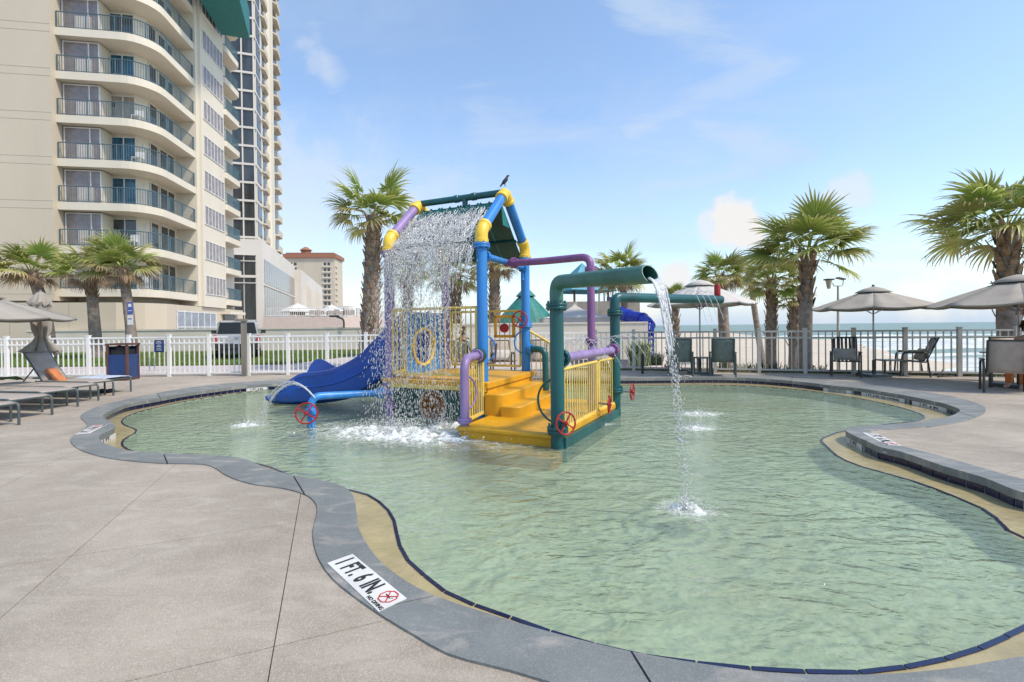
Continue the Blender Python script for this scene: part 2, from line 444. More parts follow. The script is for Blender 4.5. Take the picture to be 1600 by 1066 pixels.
M_pant = mat('dark leggings', (0.05, 0.06, 0.08), .8)
M_oshort = mat('orange shorts', (0.60, 0.16, 0.03), .8)
M_hair = mat('dark brown hair', (0.06, 0.03, 0.015), .7)
M_bird = mat('black feathers', (0.012, 0.012, 0.015), .5)

def frond_mat(name, base, tip, rough=.5):
    m = bpy.data.materials.new(name); t, p = nodes(m); L = t.links.new
    at = t.nodes.new('ShaderNodeAttribute'); at.attribute_name = 'along'
    mr = t.nodes.new('ShaderNodeMapRange'); L(at.outputs['Fac'], mr.inputs[0]); mr.inputs[1].default_value = .45; mr.inputs[2].default_value = 1.0
    oi = t.nodes.new('ShaderNodeObjectInfo')
    mx_ = t.nodes.new('ShaderNodeMix'); mx_.data_type = 'RGBA'; L(mr.outputs[0], mx_.inputs['Factor'])
    mx_.inputs['A'].default_value = (*base, 1); mx_.inputs['B'].default_value = (*tip, 1)
    hs_ = t.nodes.new('ShaderNodeHueSaturation'); L(mx_.outputs['Result'], hs_.inputs['Color'])
    m2 = t.nodes.new('ShaderNodeMapRange'); L(oi.outputs['Random'], m2.inputs[0]); m2.inputs[3].default_value = .7; m2.inputs[4].default_value = 1.35
    L(m2.outputs[0], hs_.inputs['Value'])
    m3 = t.nodes.new('ShaderNodeMapRange'); L(oi.outputs['Random'], m3.inputs[0]); m3.inputs[3].default_value = .485; m3.inputs[4].default_value = .51
    L(m3.outputs[0], hs_.inputs['Hue'])
    L(hs_.outputs[0], p.inputs['Base Color']); p.inputs['Roughness'].default_value = rough
    tr = t.nodes.new('ShaderNodeBsdfTranslucent'); L(hs_.outputs[0], tr.inputs[0])
    ms = t.nodes.new('ShaderNodeMixShader'); ms.inputs[0].default_value = .28
    L(p.outputs[0], ms.inputs[1]); L(tr.outputs[0], ms.inputs[2]); L(ms.outputs[0], t.nodes['Material Output'].inputs[0])
    return m
M_fr_g = frond_mat('green palm blades', (0.27, 0.34, 0.07), (0.56, 0.50, 0.22))
M_fr_y = frond_mat('yellowing palm blades', (0.40, 0.40, 0.13), (0.58, 0.46, 0.25))
M_fr_b = frond_mat('dry brown palm blades', (0.38, 0.27, 0.16), (0.46, 0.34, 0.22), .8)

def water_mat():
    m = bpy.data.materials.new('pool water'); m.use_nodes = True; t = m.node_tree; t.nodes.clear(); L = t.links.new
    geo = t.nodes.new('ShaderNodeNewGeometry')
    def noi(sc, det, dist, mapping=None):
        n = t.nodes.new('ShaderNodeTexNoise'); n.inputs['Scale'].default_value = sc; n.inputs['Detail'].default_value = det; n.inputs['Distortion'].default_value = dist
        if mapping:
            mp_ = t.nodes.new('ShaderNodeMapping'); L(geo.outputs['Position'], mp_.inputs[0])
            mp_.inputs['Rotation'].default_value = (0, 0, R(mapping[0])); mp_.inputs['Scale'].default_value = mapping[1]; L(mp_.outputs[0], n.inputs['Vector'])
        else: L(geo.outputs['Position'], n.inputs['Vector'])
        return n.outputs['Fac']
    a = noi(1.9, 3, 1.8, (35, (1, 1.8, 1)))
    b = noi(8.5, 4, 1.2, (-20, (1, 1.8, 1)))
    c = noi(26, 3, .6, (20, (1, 1.6, 1)))
    def ad(x, y, k):
        n = t.nodes.new('ShaderNodeMath'); n.operation = 'MULTIPLY_ADD'; L(y, n.inputs[0]); n.inputs[1].default_value = k; L(x, n.inputs[2]); return n.outputs[0]
    h = ad(ad(a, b, .30), c, .09)
    # rings running out from where the water lands
    for (pt, k_, am, fo) in ((G(1072, 798, WZ), 46, .20, 2.6), (G(1092, 660, WZ), 40, .22, 1.8), (G(622, 685, WZ), 26, .35, 1.1), (G(388, 665, WZ), 42, .22, 2.2)):
        ds = t.nodes.new('ShaderNodeVectorMath'); ds.operation = 'DISTANCE'; L(geo.outputs['Position'], ds.inputs[0]); ds.inputs[1].default_value = tuple(pt)
        def mm(op, x, y):
            n = t.nodes.new('ShaderNodeMath'); n.operation = op
            for i, q in enumerate((x, y)):
                if q is None: continue
                if isinstance(q, (int, float)): n.inputs[i].default_value = q
                else: L(q, n.inputs[i])
            return n.outputs[0]
        s = mm('SINE', mm('MULTIPLY', mm('ADD', ds.outputs['Value'], mm('MULTIPLY', a, .10)), k_), None)
        e = mm('POWER', 2.718, mm('MULTIPLY', ds.outputs['Value'], -fo))
        h = ad(h, mm('MULTIPLY', s, e), am)
    bp = t.nodes.new('ShaderNodeBump'); bp.inputs['Strength'].default_value = 1.0; bp.inputs['Distance'].default_value = .044; L(h, bp.inputs['Height'])
    fr = t.nodes.new('ShaderNodeFresnel'); fr.inputs['IOR'].default_value = 1.38; L(bp.outputs[0], fr.inputs['Normal'])
    gl = t.nodes.new('ShaderNodeBsdfGlossy'); gl.inputs['Roughness'].default_value = .05; L(bp.outputs[0], gl.inputs['Normal'])
    # caustic light painted into the transparent tint: pale ridged net, darker between, independent of the waves
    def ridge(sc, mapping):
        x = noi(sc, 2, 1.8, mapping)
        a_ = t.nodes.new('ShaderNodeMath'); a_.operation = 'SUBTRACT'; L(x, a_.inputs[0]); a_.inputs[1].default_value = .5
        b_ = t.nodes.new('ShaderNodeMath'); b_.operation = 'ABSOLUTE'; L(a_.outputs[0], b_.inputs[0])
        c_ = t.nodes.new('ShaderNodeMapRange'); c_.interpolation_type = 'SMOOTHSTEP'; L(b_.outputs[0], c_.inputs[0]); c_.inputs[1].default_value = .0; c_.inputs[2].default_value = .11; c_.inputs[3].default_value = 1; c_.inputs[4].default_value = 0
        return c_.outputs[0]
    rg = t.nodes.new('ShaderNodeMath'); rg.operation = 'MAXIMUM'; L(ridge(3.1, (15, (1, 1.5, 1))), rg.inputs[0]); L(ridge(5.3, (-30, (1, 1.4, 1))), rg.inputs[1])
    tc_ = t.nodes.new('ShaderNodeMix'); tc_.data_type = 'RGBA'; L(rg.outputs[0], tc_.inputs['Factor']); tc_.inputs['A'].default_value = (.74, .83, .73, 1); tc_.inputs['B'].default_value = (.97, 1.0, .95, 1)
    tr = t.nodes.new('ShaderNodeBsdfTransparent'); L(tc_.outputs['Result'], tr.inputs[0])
    df = t.nodes.new('ShaderNodeBsdfDiffuse'); df.inputs[0].default_value = (.48, .615, .46, 1); L(bp.outputs[0], df.inputs['Normal'])
    # cloudiness of the chlorinated, aerated water
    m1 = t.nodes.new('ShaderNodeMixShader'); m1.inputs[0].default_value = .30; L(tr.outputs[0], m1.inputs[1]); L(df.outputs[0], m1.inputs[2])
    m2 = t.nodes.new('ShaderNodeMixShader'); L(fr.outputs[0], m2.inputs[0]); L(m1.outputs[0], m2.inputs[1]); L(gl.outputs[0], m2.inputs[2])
    o = t.nodes.new('ShaderNodeOutputMaterial'); L(m2.outputs[0], o.inputs[0])
    return m
def film_mat():
    m = bpy.data.materials.new('thin water film'); m.use_nodes = True; t = m.node_tree; t.nodes.clear(); L = t.links.new
    n = t.nodes.new('ShaderNodeTexNoise'); n.inputs['Scale'].default_value = 30
    geo = t.nodes.new('ShaderNodeNewGeometry'); L(geo.outputs['Position'], n.inputs['Vector'])
    bp = t.nodes.new('ShaderNodeBump'); bp.inputs['Distance'].default_value = .02; L(n.outputs['Fac'], bp.inputs['Height'])
    gl = t.nodes.new('ShaderNodeBsdfGlossy'); gl.inputs['Roughness'].default_value = .08; L(bp.outputs[0], gl.inputs['Normal'])
    tr = t.nodes.new('ShaderNodeBsdfTransparent'); tr.inputs[0].default_value = (.93, .96, .97, 1)
    df = t.nodes.new('ShaderNodeBsdfDiffuse'); df.inputs[0].default_value = (.95, .96, .96, 1)
    a = t.nodes.new('ShaderNodeMixShader'); a.inputs[0].default_value = .62; L(tr.outputs[0], a.inputs[1]); L(df.outputs[0], a.inputs[2])
    fr = t.nodes.new('ShaderNodeFresnel'); fr.inputs['IOR'].default_value = 1.5; L(bp.outputs[0], fr.inputs['Normal'])
    b = t.nodes.new('ShaderNodeMixShader'); L(fr.outputs[0], b.inputs[0]); L(a.outputs[0], b.inputs[1]); L(gl.outputs[0], b.inputs[2])
    o = t.nodes.new('ShaderNodeOutputMaterial'); L(b.outputs[0], o.inputs[0]); return m
M_film = film_mat()
def drop_mat():
    m = bpy.data.materials.new('falling water drops'); m.use_nodes = True; t = m.node_tree; t.nodes.clear(); L = t.links.new
    gl = t.nodes.new('ShaderNodeBsdfGlossy'); gl.inputs['Roughness'].default_value = .25
    tr = t.nodes.new('ShaderNodeBsdfTransparent')
    df = t.nodes.new('ShaderNodeBsdfDiffuse'); df.inputs[0].default_value = (.97, .97, .95, 1)
    tl = t.nodes.new('ShaderNodeBsdfTranslucent'); tl.inputs[0].default_value = (.85, .87, .87, 1)
    a = t.nodes.new('ShaderNodeMixShader'); a.inputs[0].default_value = .5; L(df.outputs[0], a.inputs[1]); L(tl.outputs[0], a.inputs[2])
    b = t.nodes.new('ShaderNodeMixShader'); b.inputs[0].default_value = .10; L(a.outputs[0], b.inputs[1]); L(tr.outputs[0], b.inputs[2])
    c = t.nodes.new('ShaderNodeMixShader'); c.inputs[0].default_value = .15; L(b.outputs[0], c.inputs[1]); L(gl.outputs[0], c.inputs[2])
    o = t.nodes.new('ShaderNodeOutputMaterial'); L(c.outputs[0], o.inputs[0]); return m
M_drop = drop_mat()
def sheet_mat():
    "torn film of falling water: white streaks drawn out downwards, holes between them"
    m = bpy.data.materials.new('torn water sheet'); m.use_nodes = True; t = m.node_tree; t.nodes.clear(); L = t.links.new
    at = t.nodes.new('ShaderNodeAttribute'); at.attribute_name = 'flow'; at.attribute_type = 'GEOMETRY'
    fd = t.nodes.new('ShaderNodeAttribute'); fd.attribute_name = 'cover'; fd.attribute_type = 'GEOMETRY'
    n = t.nodes.new('ShaderNodeTexNoise'); n.inputs['Scale'].default_value = 1.0; n.inputs['Detail'].default_value = 6; n.inputs['Roughness'].default_value = .7; n.inputs['Distortion'].default_value = .7
    L(at.outputs['Vector'], n.inputs['Vector'])
    s_ = t.nodes.new('ShaderNodeMath'); s_.operation = 'ADD'; L(n.outputs['Fac'], s_.inputs[0]); L(fd.outputs['Fac'], s_.inputs[1])
    mr = t.nodes.new('ShaderNodeMapRange'); L(s_.outputs[0], mr.inputs[0]); mr.inputs[1].default_value = .46; mr.inputs[2].default_value = .74; mr.inputs[4].default_value = .88
    df = t.nodes.new('ShaderNodeBsdfDiffuse'); df.inputs[0].default_value = (.95, .96, .95, 1)
    tl = t.nodes.new('ShaderNodeBsdfTranslucent'); tl.inputs[0].default_value = (.92, .94, .94, 1)
    a = t.nodes.new('ShaderNodeMixShader'); a.inputs[0].default_value = .5; L(df.outputs[0], a.inputs[1]); L(tl.outputs[0], a.inputs[2])
    tr = t.nodes.new('ShaderNodeBsdfTransparent'); b = t.nodes.new('ShaderNodeMixShader'); L(mr.outputs[0], b.inputs[0]); L(tr.outputs[0], b.inputs[1]); L(a.outputs[0], b.inputs[2])
    o = t.nodes.new('ShaderNodeOutputMaterial'); L(b.outputs[0], o.inputs[0]); return m
M_sheet = sheet_mat()

def speckle(m, scale, amt, dark=(.16, .13, .11), light=(.75, .70, .66)):
    "exposed aggregate: tiny dark and pale grains over the base colour"
    t = m.node_tree; L = t.links.new; p = t.nodes['Principled BSDF']; src = p.inputs['Base Color'].links[0].from_socket
    geo = t.nodes.new('ShaderNodeNewGeometry')
    v = t.nodes.new('ShaderNodeTexVoronoi'); v.inputs['Scale'].default_value = scale; L(geo.outputs['Position'], v.inputs['Vector'])
    sp = t.nodes.new('ShaderNodeSeparateColor'); L(v.outputs['Color'], sp.inputs[0])
    for ch, col, lo in ((0, dark, .80), (1, light, .78)):
        r = t.nodes.new('ShaderNodeMapRange'); L(sp.outputs[ch], r.inputs[0]); r.inputs[1].default_value = lo; r.inputs[2].default_value = lo+.06; r.inputs[4].default_value = amt
        mx_ = t.nodes.new('ShaderNodeMix'); mx_.data_type = 'RGBA'; L(r.outputs[0], mx_.inputs['Factor']); L(src, mx_.inputs['A']); mx_.inputs['B'].default_value = (*col, 1); src = mx_.outputs['Result']
    # faint long scuffs and tide marks
    n = t.nodes.new('ShaderNodeTexNoise'); n.inputs['Scale'].default_value = 1.6; n.inputs['Detail'].default_value = 8; n.inputs['Distortion'].default_value = 1.2; n.inputs['Roughness'].default_value = .65
    mp_ = t.nodes.new('ShaderNodeMapping'); L(geo.outputs['Position'], mp_.inputs[0]); mp_.inputs['Rotation'].default_value = (0, 0, .5); mp_.inputs['Scale'].default_value = (1, 2.6, 1); L(mp_.outputs[0], n.inputs['Vector'])
    r = t.nodes.new('ShaderNodeMapRange'); L(n.outputs['Fac'], r.inputs[0]); r.inputs[1].default_value = .50; r.inputs[2].default_value = .75; r.inputs[4].default_value = .60
    mx_ = t.nodes.new('ShaderNodeMix'); mx_.data_type = 'RGBA'; L(r.outputs[0], mx_.inputs['Factor']); L(src, mx_.inputs['A']); mx_.inputs['B'].default_value = (.54, .48, .40, 1)
    L(mx_.outputs['Result'], p.inputs['Base Color'])
speckle(M_slab, 190, .20)
speckle(M_cop, 170, .14, (.10, .11, .12), (.42, .45, .47))
# ------------------------------------------------------------------ pool outlines (plan)
WZ = -0.13
def gl_(lst, z=0.0): return [(G(x, y, z).x, G(x, y, z).y) for x, y in lst]
inner = gl_([(800, 974), (740, 955), (700, 942), (650, 920), (600, 885), (575, 855), (560, 825), (557, 800), (552, 777), (540, 764), (515, 755),
             (480, 748), (450, 743), (415, 732), (385, 720), (360, 715), (325, 713), (280, 710), (240, 709), (200, 705), (170, 697), (156, 688), (157, 681),
             (170, 675), (178, 670), (177, 663), (166, 656), (161, 650), (168, 645), (182, 638.5), (202, 631.5), (240, 624.5), (290, 615.5), (340, 608.5), (377, 604),
             (440, 599.5), (500, 596)])
inner += [(-3.0, 12.0), (0.0, 12.05), (2.7, 11.75)]
inner += gl_([(1150, 591), (1237, 596), (1305, 604), (1345, 608), (1409, 618), (1442, 624.5), (1474, 631.5), (1499, 641), (1494, 647), (1478, 653), (1440, 659),
              (1409, 663), (1366, 666), (1332, 668), (1321, 673), (1332, 681), (1355, 691), (1373, 699.5), (1409, 708), (1474, 730), (1539, 749), (1600, 772)])
inner += [(4.27, 3.30), (4.38, 2.9), (4.22, 2.45), (3.75, 2.12), (3.1, 1.92), (2.5, 1.86)]
inner += gl_([(1600, 1030), (1500, 1047), (1400, 1057), (1300, 1059), (1200, 1055), (1100, 1042), (985, 1022), (880, 997)])
outer = gl_([(800, 1052), (700, 1025), (650, 997), (600, 967), (550, 932), (520, 907), (500, 880), (491, 855), (489, 830), (495, 805), (494, 790), (480, 776), (450, 766),
             (425, 762), (400, 759), (370, 751), (350, 742), (335, 732), (320, 727), (300, 726), (250, 725), (200, 721), (165, 716), (130, 706), (112, 694), (112, 684),
             (125, 675), (135, 668), (134, 661), (127, 655), (127, 649), (137, 643), (155, 635.5), (190, 626.5), (215, 621), (265, 611.5), (315, 604), (365, 599), (415, 595.5),
             (480, 592)])
outer += [(-3.0, 12.7), (0.0, 12.75), (2.8, 12.35)]
outer += gl_([(1150, 585.5), (1237, 590), (1280, 594), (1344, 598.5), (1431, 611), (1496, 622), (1535, 635), (1540, 642), (1532, 650), (1496, 661), (1453, 667), (1400, 671), (1362, 674.5),
              (1372, 684), (1401, 696), (1453, 710), (1539, 734), (1600, 751)])
outer += [(4.72, 3.45), (4.85, 2.9), (4.62, 2.25), (4.0, 1.80), (3.1, 1.55), (2.2, 1.46), (1.6, 1.42), (1.1, 1.44), (0.55, 1.56)]
ledge = gl_([(800, 964), (750, 947), (700, 925), (670, 902), (640, 875), (625, 845), (620, 820), (612, 802), (595, 785), (570, 771), (540, 764.5), (500, 755), (460, 745.5), (425, 730.5),
             (395, 723), (360, 717.5), (320, 715), (270, 713), (232, 710), (206, 704), (193, 696), (197, 686), (211, 678), (215, 673.5), (209, 669), (197, 665), (192, 659), (200, 651),
             (220, 643.5), (252, 636), (302, 625.5), (350, 617.5), (400, 611), (460, 606)], WZ)
ledge += [(-3.0, 11.65), (0.0, 11.7), (2.6, 11.35), (5.5, 11.1), (6.4, 10.3), (6.75, 9.3), (6.8, 8.5), (6.72, 7.9), (6.5, 7.3), (6.1, 6.95), (5.5, 6.75), (4.9, 6.50), (4.35, 6.22)]
ledge += gl_([(1294, 681), (1281, 687), (1291, 699.5), (1312, 716.5), (1345, 730), (1388, 742), (1431, 754.5), (1474, 770.5), (1517, 789), (1539, 799), (1600, 845)], WZ)
ledge += [(3.68, 2.9), (3.62, 2.65), (3.35, 2.42), (2.95, 2.3)]
ledge += gl_([(1600, 977), (1550, 1002), (1475, 1027), (1400, 1042), (1325, 1049), (1250, 1047), (1150, 1041), (1000, 1022), (925, 1005), (850, 982)], WZ)
I_ = smooth_loop(inner, .06); O_ = smooth_loop(outer, .08); L_ = smooth_loop(ledge, .06)
def offset_loop(lp, d):
    n = len(lp); out = []
    ar = sum(lp[i].x*lp[(i+1) % n].y-lp[(i+1) % n].x*lp[i].y for i in range(n))
    sgn = 1 if ar > 0 else -1
    for i in range(n):
        t = (lp[(i+1) % n]-lp[i-1]).normalized(); out.append(lp[i]+Vector((t.y, -t.x))*d*sgn)
    return out

# deck: concrete slabs sawn by joints, on a dark bed
deck_poly = [(-19, -5), (15.5, -5), (15.5, 10.6), (2.5, 14.75), (-19, 13.95)]
bed = put('deck_bed', fill_mesh([deck_poly, offset_loop(O_, -.03)], -.02)); bed.data.materials.append(M_bed); struct(bed)
fm = fill_mesh([deck_poly, O_], 0.0)
dA = Vector((-.368, .930)).normalized(); dB = Vector((dA.y, -dA.x))
p1, p2 = G(275, 725), G(450, 885)
q1, q2 = G(422, 1012), G(492, 812)
oB1, oB2 = Vector(p1[:2]).dot(dB), Vector(p2[:2]).dot(dB)
oA1, oA2 = Vector(q1[:2]).dot(dA), Vector(q2[:2]).dot(dA)
print('joint spacings', oB1, oB2, oA1, oA2)
bm = bmesh.new(); bm.from_mesh(fm)
JW = .0024
linesB = [oB2+(oB2-oB1)*k for k in range(-9, 9)]
sA = abs(oA2-oA1)
linesA = [oA1+sA*k for k in range(-6, 16)]
for nrm, offs in ((dB, linesB), (dA, linesA)):
    for o in offs:
        for s in (-JW, JW):
            bmesh.ops.bisect_plane(bm, geom=bm.verts[:]+bm.edges[:]+bm.faces[:], plane_co=(nrm.x*(o+s), nrm.y*(o+s), 0), plane_no=(nrm.x, nrm.y, 0), dist=1e-5)
dead = []
for f in bm.faces:
    c = f.calc_center_median(); c2 = Vector(c[:2])
    if any(abs(c2.dot(dB)-o) < JW for o in linesB) or any(abs(c2.dot(dA)-o) < JW for o in linesA): dead.append(f)
bmesh.ops.delete(bm, geom=dead, context='FACES')
deck = bpy.data.objects.new('deck', None); COL.objects.link(deck); struct(deck); deck['label'] = 'pinkish grey concrete pool deck sawn into large slabs'
def islands(bm):
    seen = set(); out = []
    for f in bm.faces:
        if f.index in seen: continue
        st = [f]; seen.add(f.index); g = []
        while st:
            a = st.pop(); g.append(a)
            for e in a.edges:
                for b in e.link_faces:
                    if b.index not in seen: seen.add(b.index); st.append(b)
        out.append(g)
    return out
def split_out(bm, name, m, parent, depth, bev=0.0):
    bm.faces.index_update(); bm.faces.ensure_lookup_table()
    for g in islands(bm):
        if sum(f.calc_area() for f in g) < .004: continue
        b2 = bmesh.new(); vm = {}
        for f in g:
            for v in f.verts:
                if v not in vm: vm[v] = b2.verts.new(v.co)
            b2.faces.new([vm[v] for v in f.verts])
        bmesh.ops.dissolve_limit(b2, angle_limit=.01, verts=b2.verts, edges=b2.edges)
        bmesh.ops.triangulate(b2, faces=b2.faces)
        for f in b2.faces:
            f.normal_update()
            if f.normal.z < 0: f.normal_flip()
        ex = bmesh.ops.extrude_face_region(b2, geom=b2.faces[:])
        nv = [e for e in ex['geom'] if isinstance(e, bmesh.types.BMVert)]
        bmesh.ops.translate(b2, verts=nv, vec=(0, 0, depth))
        # the extruded copy is the upper face: drop everything so that it ends at the old height
        bmesh.ops.translate(b2, verts=b2.verts, vec=(0, 0, -depth))
        bmesh.ops.recalc_face_normals(b2, faces=b2.faces)
        me = bpy.data.meshes.new(name); b2.to_mesh(me); b2.free(); me.materials.append(m)
        o = put(name, me, parent)
        if bev:
            md = o.modifiers.new('edge', 'BEVEL'); md.width = bev; md.segments = 2; md.limit_method = 'ANGLE'; md.angle_limit = R(50)
        struct(o) if parent is None else None
split_out(bm, 'slab', M_slab, deck, .018)
bm.free()

# coping: raised painted band cut at its joints
cm = fill_mesh([O_, I_], 0.012)
bm = bmesh.new(); bm.from_mesh(cm)
cuts = [((455, 740), (478, 778)), ((598, 952), (706, 928)), ((985, 1020), (1012, 1064)), ((255, 709), (262, 727)), ((1395, 703), (1425, 706)), ((150, 655), (128, 652)), ((250, 622), (245, 614)),
        ((1235, 597), (1240, 588)), ((1498, 645), (1530, 655))]
for a, b in cuts:
    A, B = G(*a), G(*b); d = (B-A).normalized(); nn = Vector((d.y, -d.x, 0)); mid = (A+B)/2; rad = (B-A).length*.5+.35
    for s in (-.005, .005):
        fs = [f for f in bm.faces if min((v.co-mid).length for v in f.verts) < rad+.5]
        gm = list({v for f in fs for v in f.verts})+list({e for f in fs for e in f.edges})+fs
        bmesh.ops.bisect_plane(bm, geom=gm, plane_co=mid+nn*s, plane_no=nn, dist=1e-5)
    kill = []
    for f in bm.faces:
        c = f.calc_center_median()
        if abs((c-mid).dot(nn)) < .0049 and abs((c-mid).dot(d)) < rad: kill.append(f)
    bmesh.ops.delete(bm, geom=kill, context='FACES')
cop = bpy.data.objects.new('coping', None); COL.objects.link(cop); struct(cop); cop['label'] = 'grey painted coping round the wading pool'
split_out(bm, 'coping_segment', M_cop, cop, .070, .010); bm.free()
# dark bed that shows in the coping joints
cb = put('coping_bed', fill_mesh([offset_loop(O_, -.0), offset_loop(I_, .012)], -.030)); cb.data.materials.append(M_bed); struct(cb)

# pool shell
def wall_strip(lp, z0, z1, name, m, parent):
    n = len(lp); mb = MB()
    mb.add([(p.x, p.y, z0) for p in lp]+[(p.x, p.y, z1) for p in lp], [(i, (i+1) % n, n+(i+1) % n, n+i) for i in range(n)])
    return mb.build(name, m, parent)
pool = bpy.data.objects.new('wading_pool', None); COL.objects.link(pool); struct(pool)
pool['label'] = 'curving shallow wading pool with tiled wall and tan ledge'
Iw = offset_loop(I_, .02)
wall_strip(Iw, -.75, -.055, 'pool_wall', M_grout, pool)
lm = fill_mesh([Iw, L_], -.1285); lm.materials.append(M_ledge); put('ledge', lm, pool)
wall_strip(L_, -.75, -.1285, 'ledge_riser', M_floor, pool)
fl = fill_mesh([offset_loop(L_, .01)], -.30); fl.materials.append(M_floor); put('pool_floor', fl, pool)
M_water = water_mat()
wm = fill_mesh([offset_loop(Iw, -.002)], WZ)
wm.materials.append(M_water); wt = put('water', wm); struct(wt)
# waterline tiles and ledge nosing tiles
def along(lp):
    out = [0.0]
    for i in range(len(lp)): out.append(out[-1]+(lp[(i+1) % len(lp)]-lp[i]).length)
    return out
def at_len(lp, cum, s):
    s = s % cum[-1]; lo, hi = 0, len(cum)-1
    while hi-lo > 1:
        k = (lo+hi)//2
        if cum[k] <= s: lo = k
        else: hi = k
    a, b = lp[lo], lp[(lo+1) % len(lp)]; t = (s-cum[lo])/max(1e-9, cum[lo+1]-cum[lo])
    return a+(b-a)*t
def lay(lp, pitch, name, m, size, z, parent, inset, limit=300, skip=None):
    cum = along(lp); n = int(cum[-1]/pitch); pitch = cum[-1]/n
    mb = MB().box((0, 0, 0), (pitch-size[3], size[1], size[2])); me = mb.mesh(name); me.materials.append(m)
    ar = sum(lp[i].x*lp[(i+1) % len(lp)].y-lp[(i+1) % len(lp)].x*lp[i].y for i in range(len(lp))); sg = 1 if ar > 0 else -1
    todo = []
    for i in range(n):
        p = at_len(lp, cum, (i+.1)*pitch); q = at_len(lp, cum, (i+.9)*pitch)
        if skip and skip((p+q)/2): continue
        todo.append((p, q))
    rest = MB()
    todo.sort(key=lambda pq: ((pq[0]+pq[1])/2).length)
    for i, (p, q) in enumerate(todo):
        d = (q-p).normalized(); nn = Vector((d.y, -d.x))*sg; c = (p+q)/2-nn*inset; a = math.atan2(d.y, d.x)
        if i < limit: put(name, me, parent, (c.x, c.y, z), (0, 0, a+rnd.uniform(-.01, .01)))
        else: rest.box((c.x, c.y, z), (pitch-size[3], size[1], size[2]), a)
    if rest.v: stuff(rest.build(name, m, parent))
# depth markers on the wall are set in first so that the tiles leave room
VM = []   # centre, direction, half length
def vmark(pa, pb, txt, red=False):
    A, B = G(*pa, z=-.09), G(*pb, z=-.09)
    # snap to the wall line
    def snap(P): return min(Iw, key=lambda v: (v-Vector((P.x, P.y))).length)
    a, b = snap(A), snap(B); VM.append((a, b, txt, red))
vmark((378, 607), (415, 603.5), '1 FT. 6 IN.')
vmark((1305, 607), (1346, 611), '1 FT. 6 IN.')
vmark((1361, 613), (1435, 626), '1 FT. 6 IN. NO DIVING')
vmark((1443, 629), (1484, 641), '1 FT. 6 IN.', True)
vmark((1331, 687), (1354, 699), '1 FT.')
vmark((156, 693), (177, 681), '1 FT.')
def in_mark(p):
    for a, b, _, _ in VM:
        m_ = (a+b)/2
        if (p-m_).length < (a-b).length/2+.02: return True
    return False
lay(Iw, .150, 'wall_tile', M_tile, (0, .010, .072, .012), -.0985, pool, .004, 300, in_mark)
lay(offset_loop(L_, .013), .22, 'nosing_tile', M_tile, (0, .024, .012, .010), -.1290, pool, 0.0, 300)

def swimmer_mark(mb_r, mb_k, c, s, ex, ey, up):
    "octagon, cross and a diving figure in the plane ex, ey"
    pts = [c+ex*math.cos(R(22.5+45*i))*s+ey*math.sin(R(22.5+45*i))*s+up*.0030 for i in range(8)]
    for i in range(8): mb_r.beam(pts[i], pts[(i+1) % 8], s*.14, .0012, up)
    for q in ((1, 1), (1, -1)):
        mb_r.beam(c+(ex*q[0]+ey*q[1])*s*.62+up*.0042, c-(ex*q[0]+ey*q[1])*s*.62+up*.0042, s*.12, .0010, up)
    mb_k.beam(c-ex*s*.6+ey*s*.1+up*.0018, c+ex*s*.3-ey*s*.05+up*.0018, s*.16, .001, up)
    mb_k.beam(c+ex*s*.3-ey*s*.05+up*.0018, c+ex*s*.6+ey*s*.25+up*.0018, s*.10, .001, up)
def flat_mark(name, label, corner, L_m, W_m, size, full=True):
    "corner: four photo pixels of the plate; A-B is the long edge on the water side"
    A, B, C_, D_ = [G(*p, z=.0145) for p in corner]
    c = (A+B+C_+D_)/4; ex = ((B-A)+(C_-D_)).normalized(); ey = Vector((-ex.y, ex.x, 0))
    rz = math.atan2(ex.y, ex.x)
    t = thing(name, label, 'depth marker', (c.x, c.y, .0145), rz, 'depth markers round the wading pool')
    MB().box((0, 0, 0), (L_m, W_m, .004)).build('plate', M_sign, t, local=True)
    xx = -L_m*.455; adv = {'1': .42, ' ': .25, 'F': .50, 'T': .50, '.': .22, '6': .56, 'I': .24, 'N': .60}
    for ch in '1 FT. 6 IN.':
        w_ = adv[ch]*size*1.03
        if ch != ' ':
            tx = text_mesh(ch, size, .0006, .84)
            for v in tx.vertices: v.co.y *= 1.38
            if ch == '.':
                for v in tx.vertices: v.co.y -= 0.0
            tx.materials.append(M_ink); put('letter', tx, t, (xx+w_/2, 0, .0030))
        xx += w_
    mr_, mk = MB(), MB()
    swimmer_mark(mr_, mk, Vector((L_m*.38, W_m*.1, 0)), W_m*.33, Vector((1, 0, 0)), Vector((0, 1, 0)), Vector((0, 0, 1)))
    mr_.build('warning_symbol', M_rink, t, local=True); mk.build('figure', M_ink, t, local=True)
    t2 = text_mesh('NO DIVING', W_m*.19, .0006); t2.materials.append(M_ink); stuff(put('caption', t2, t, (L_m*.38, -W_m*.38, .0030)))
    return t
flat_mark('depth_marker', 'white plate reading 1 FT. 6 IN. with no-diving octagon, on the coping nearest the camera',
          [(547.4, 866.6), (634.1, 937.5), (594.7, 955.2), (513.8, 878.4)], .62, .150, .105)
flat_mark('depth_marker', 'worn white plate on the coping at the pool end beside the sun loungers',
          [(133, 680), (163, 665), (152, 663), (122, 677)], .60, .15, .105)
flat_mark('depth_marker', 'white plate on the coping point beside the chipped edge of the right deck',
          [(1352, 678), (1388, 696.5), (1402, 694), (1368, 677)], .60, .15, .105)
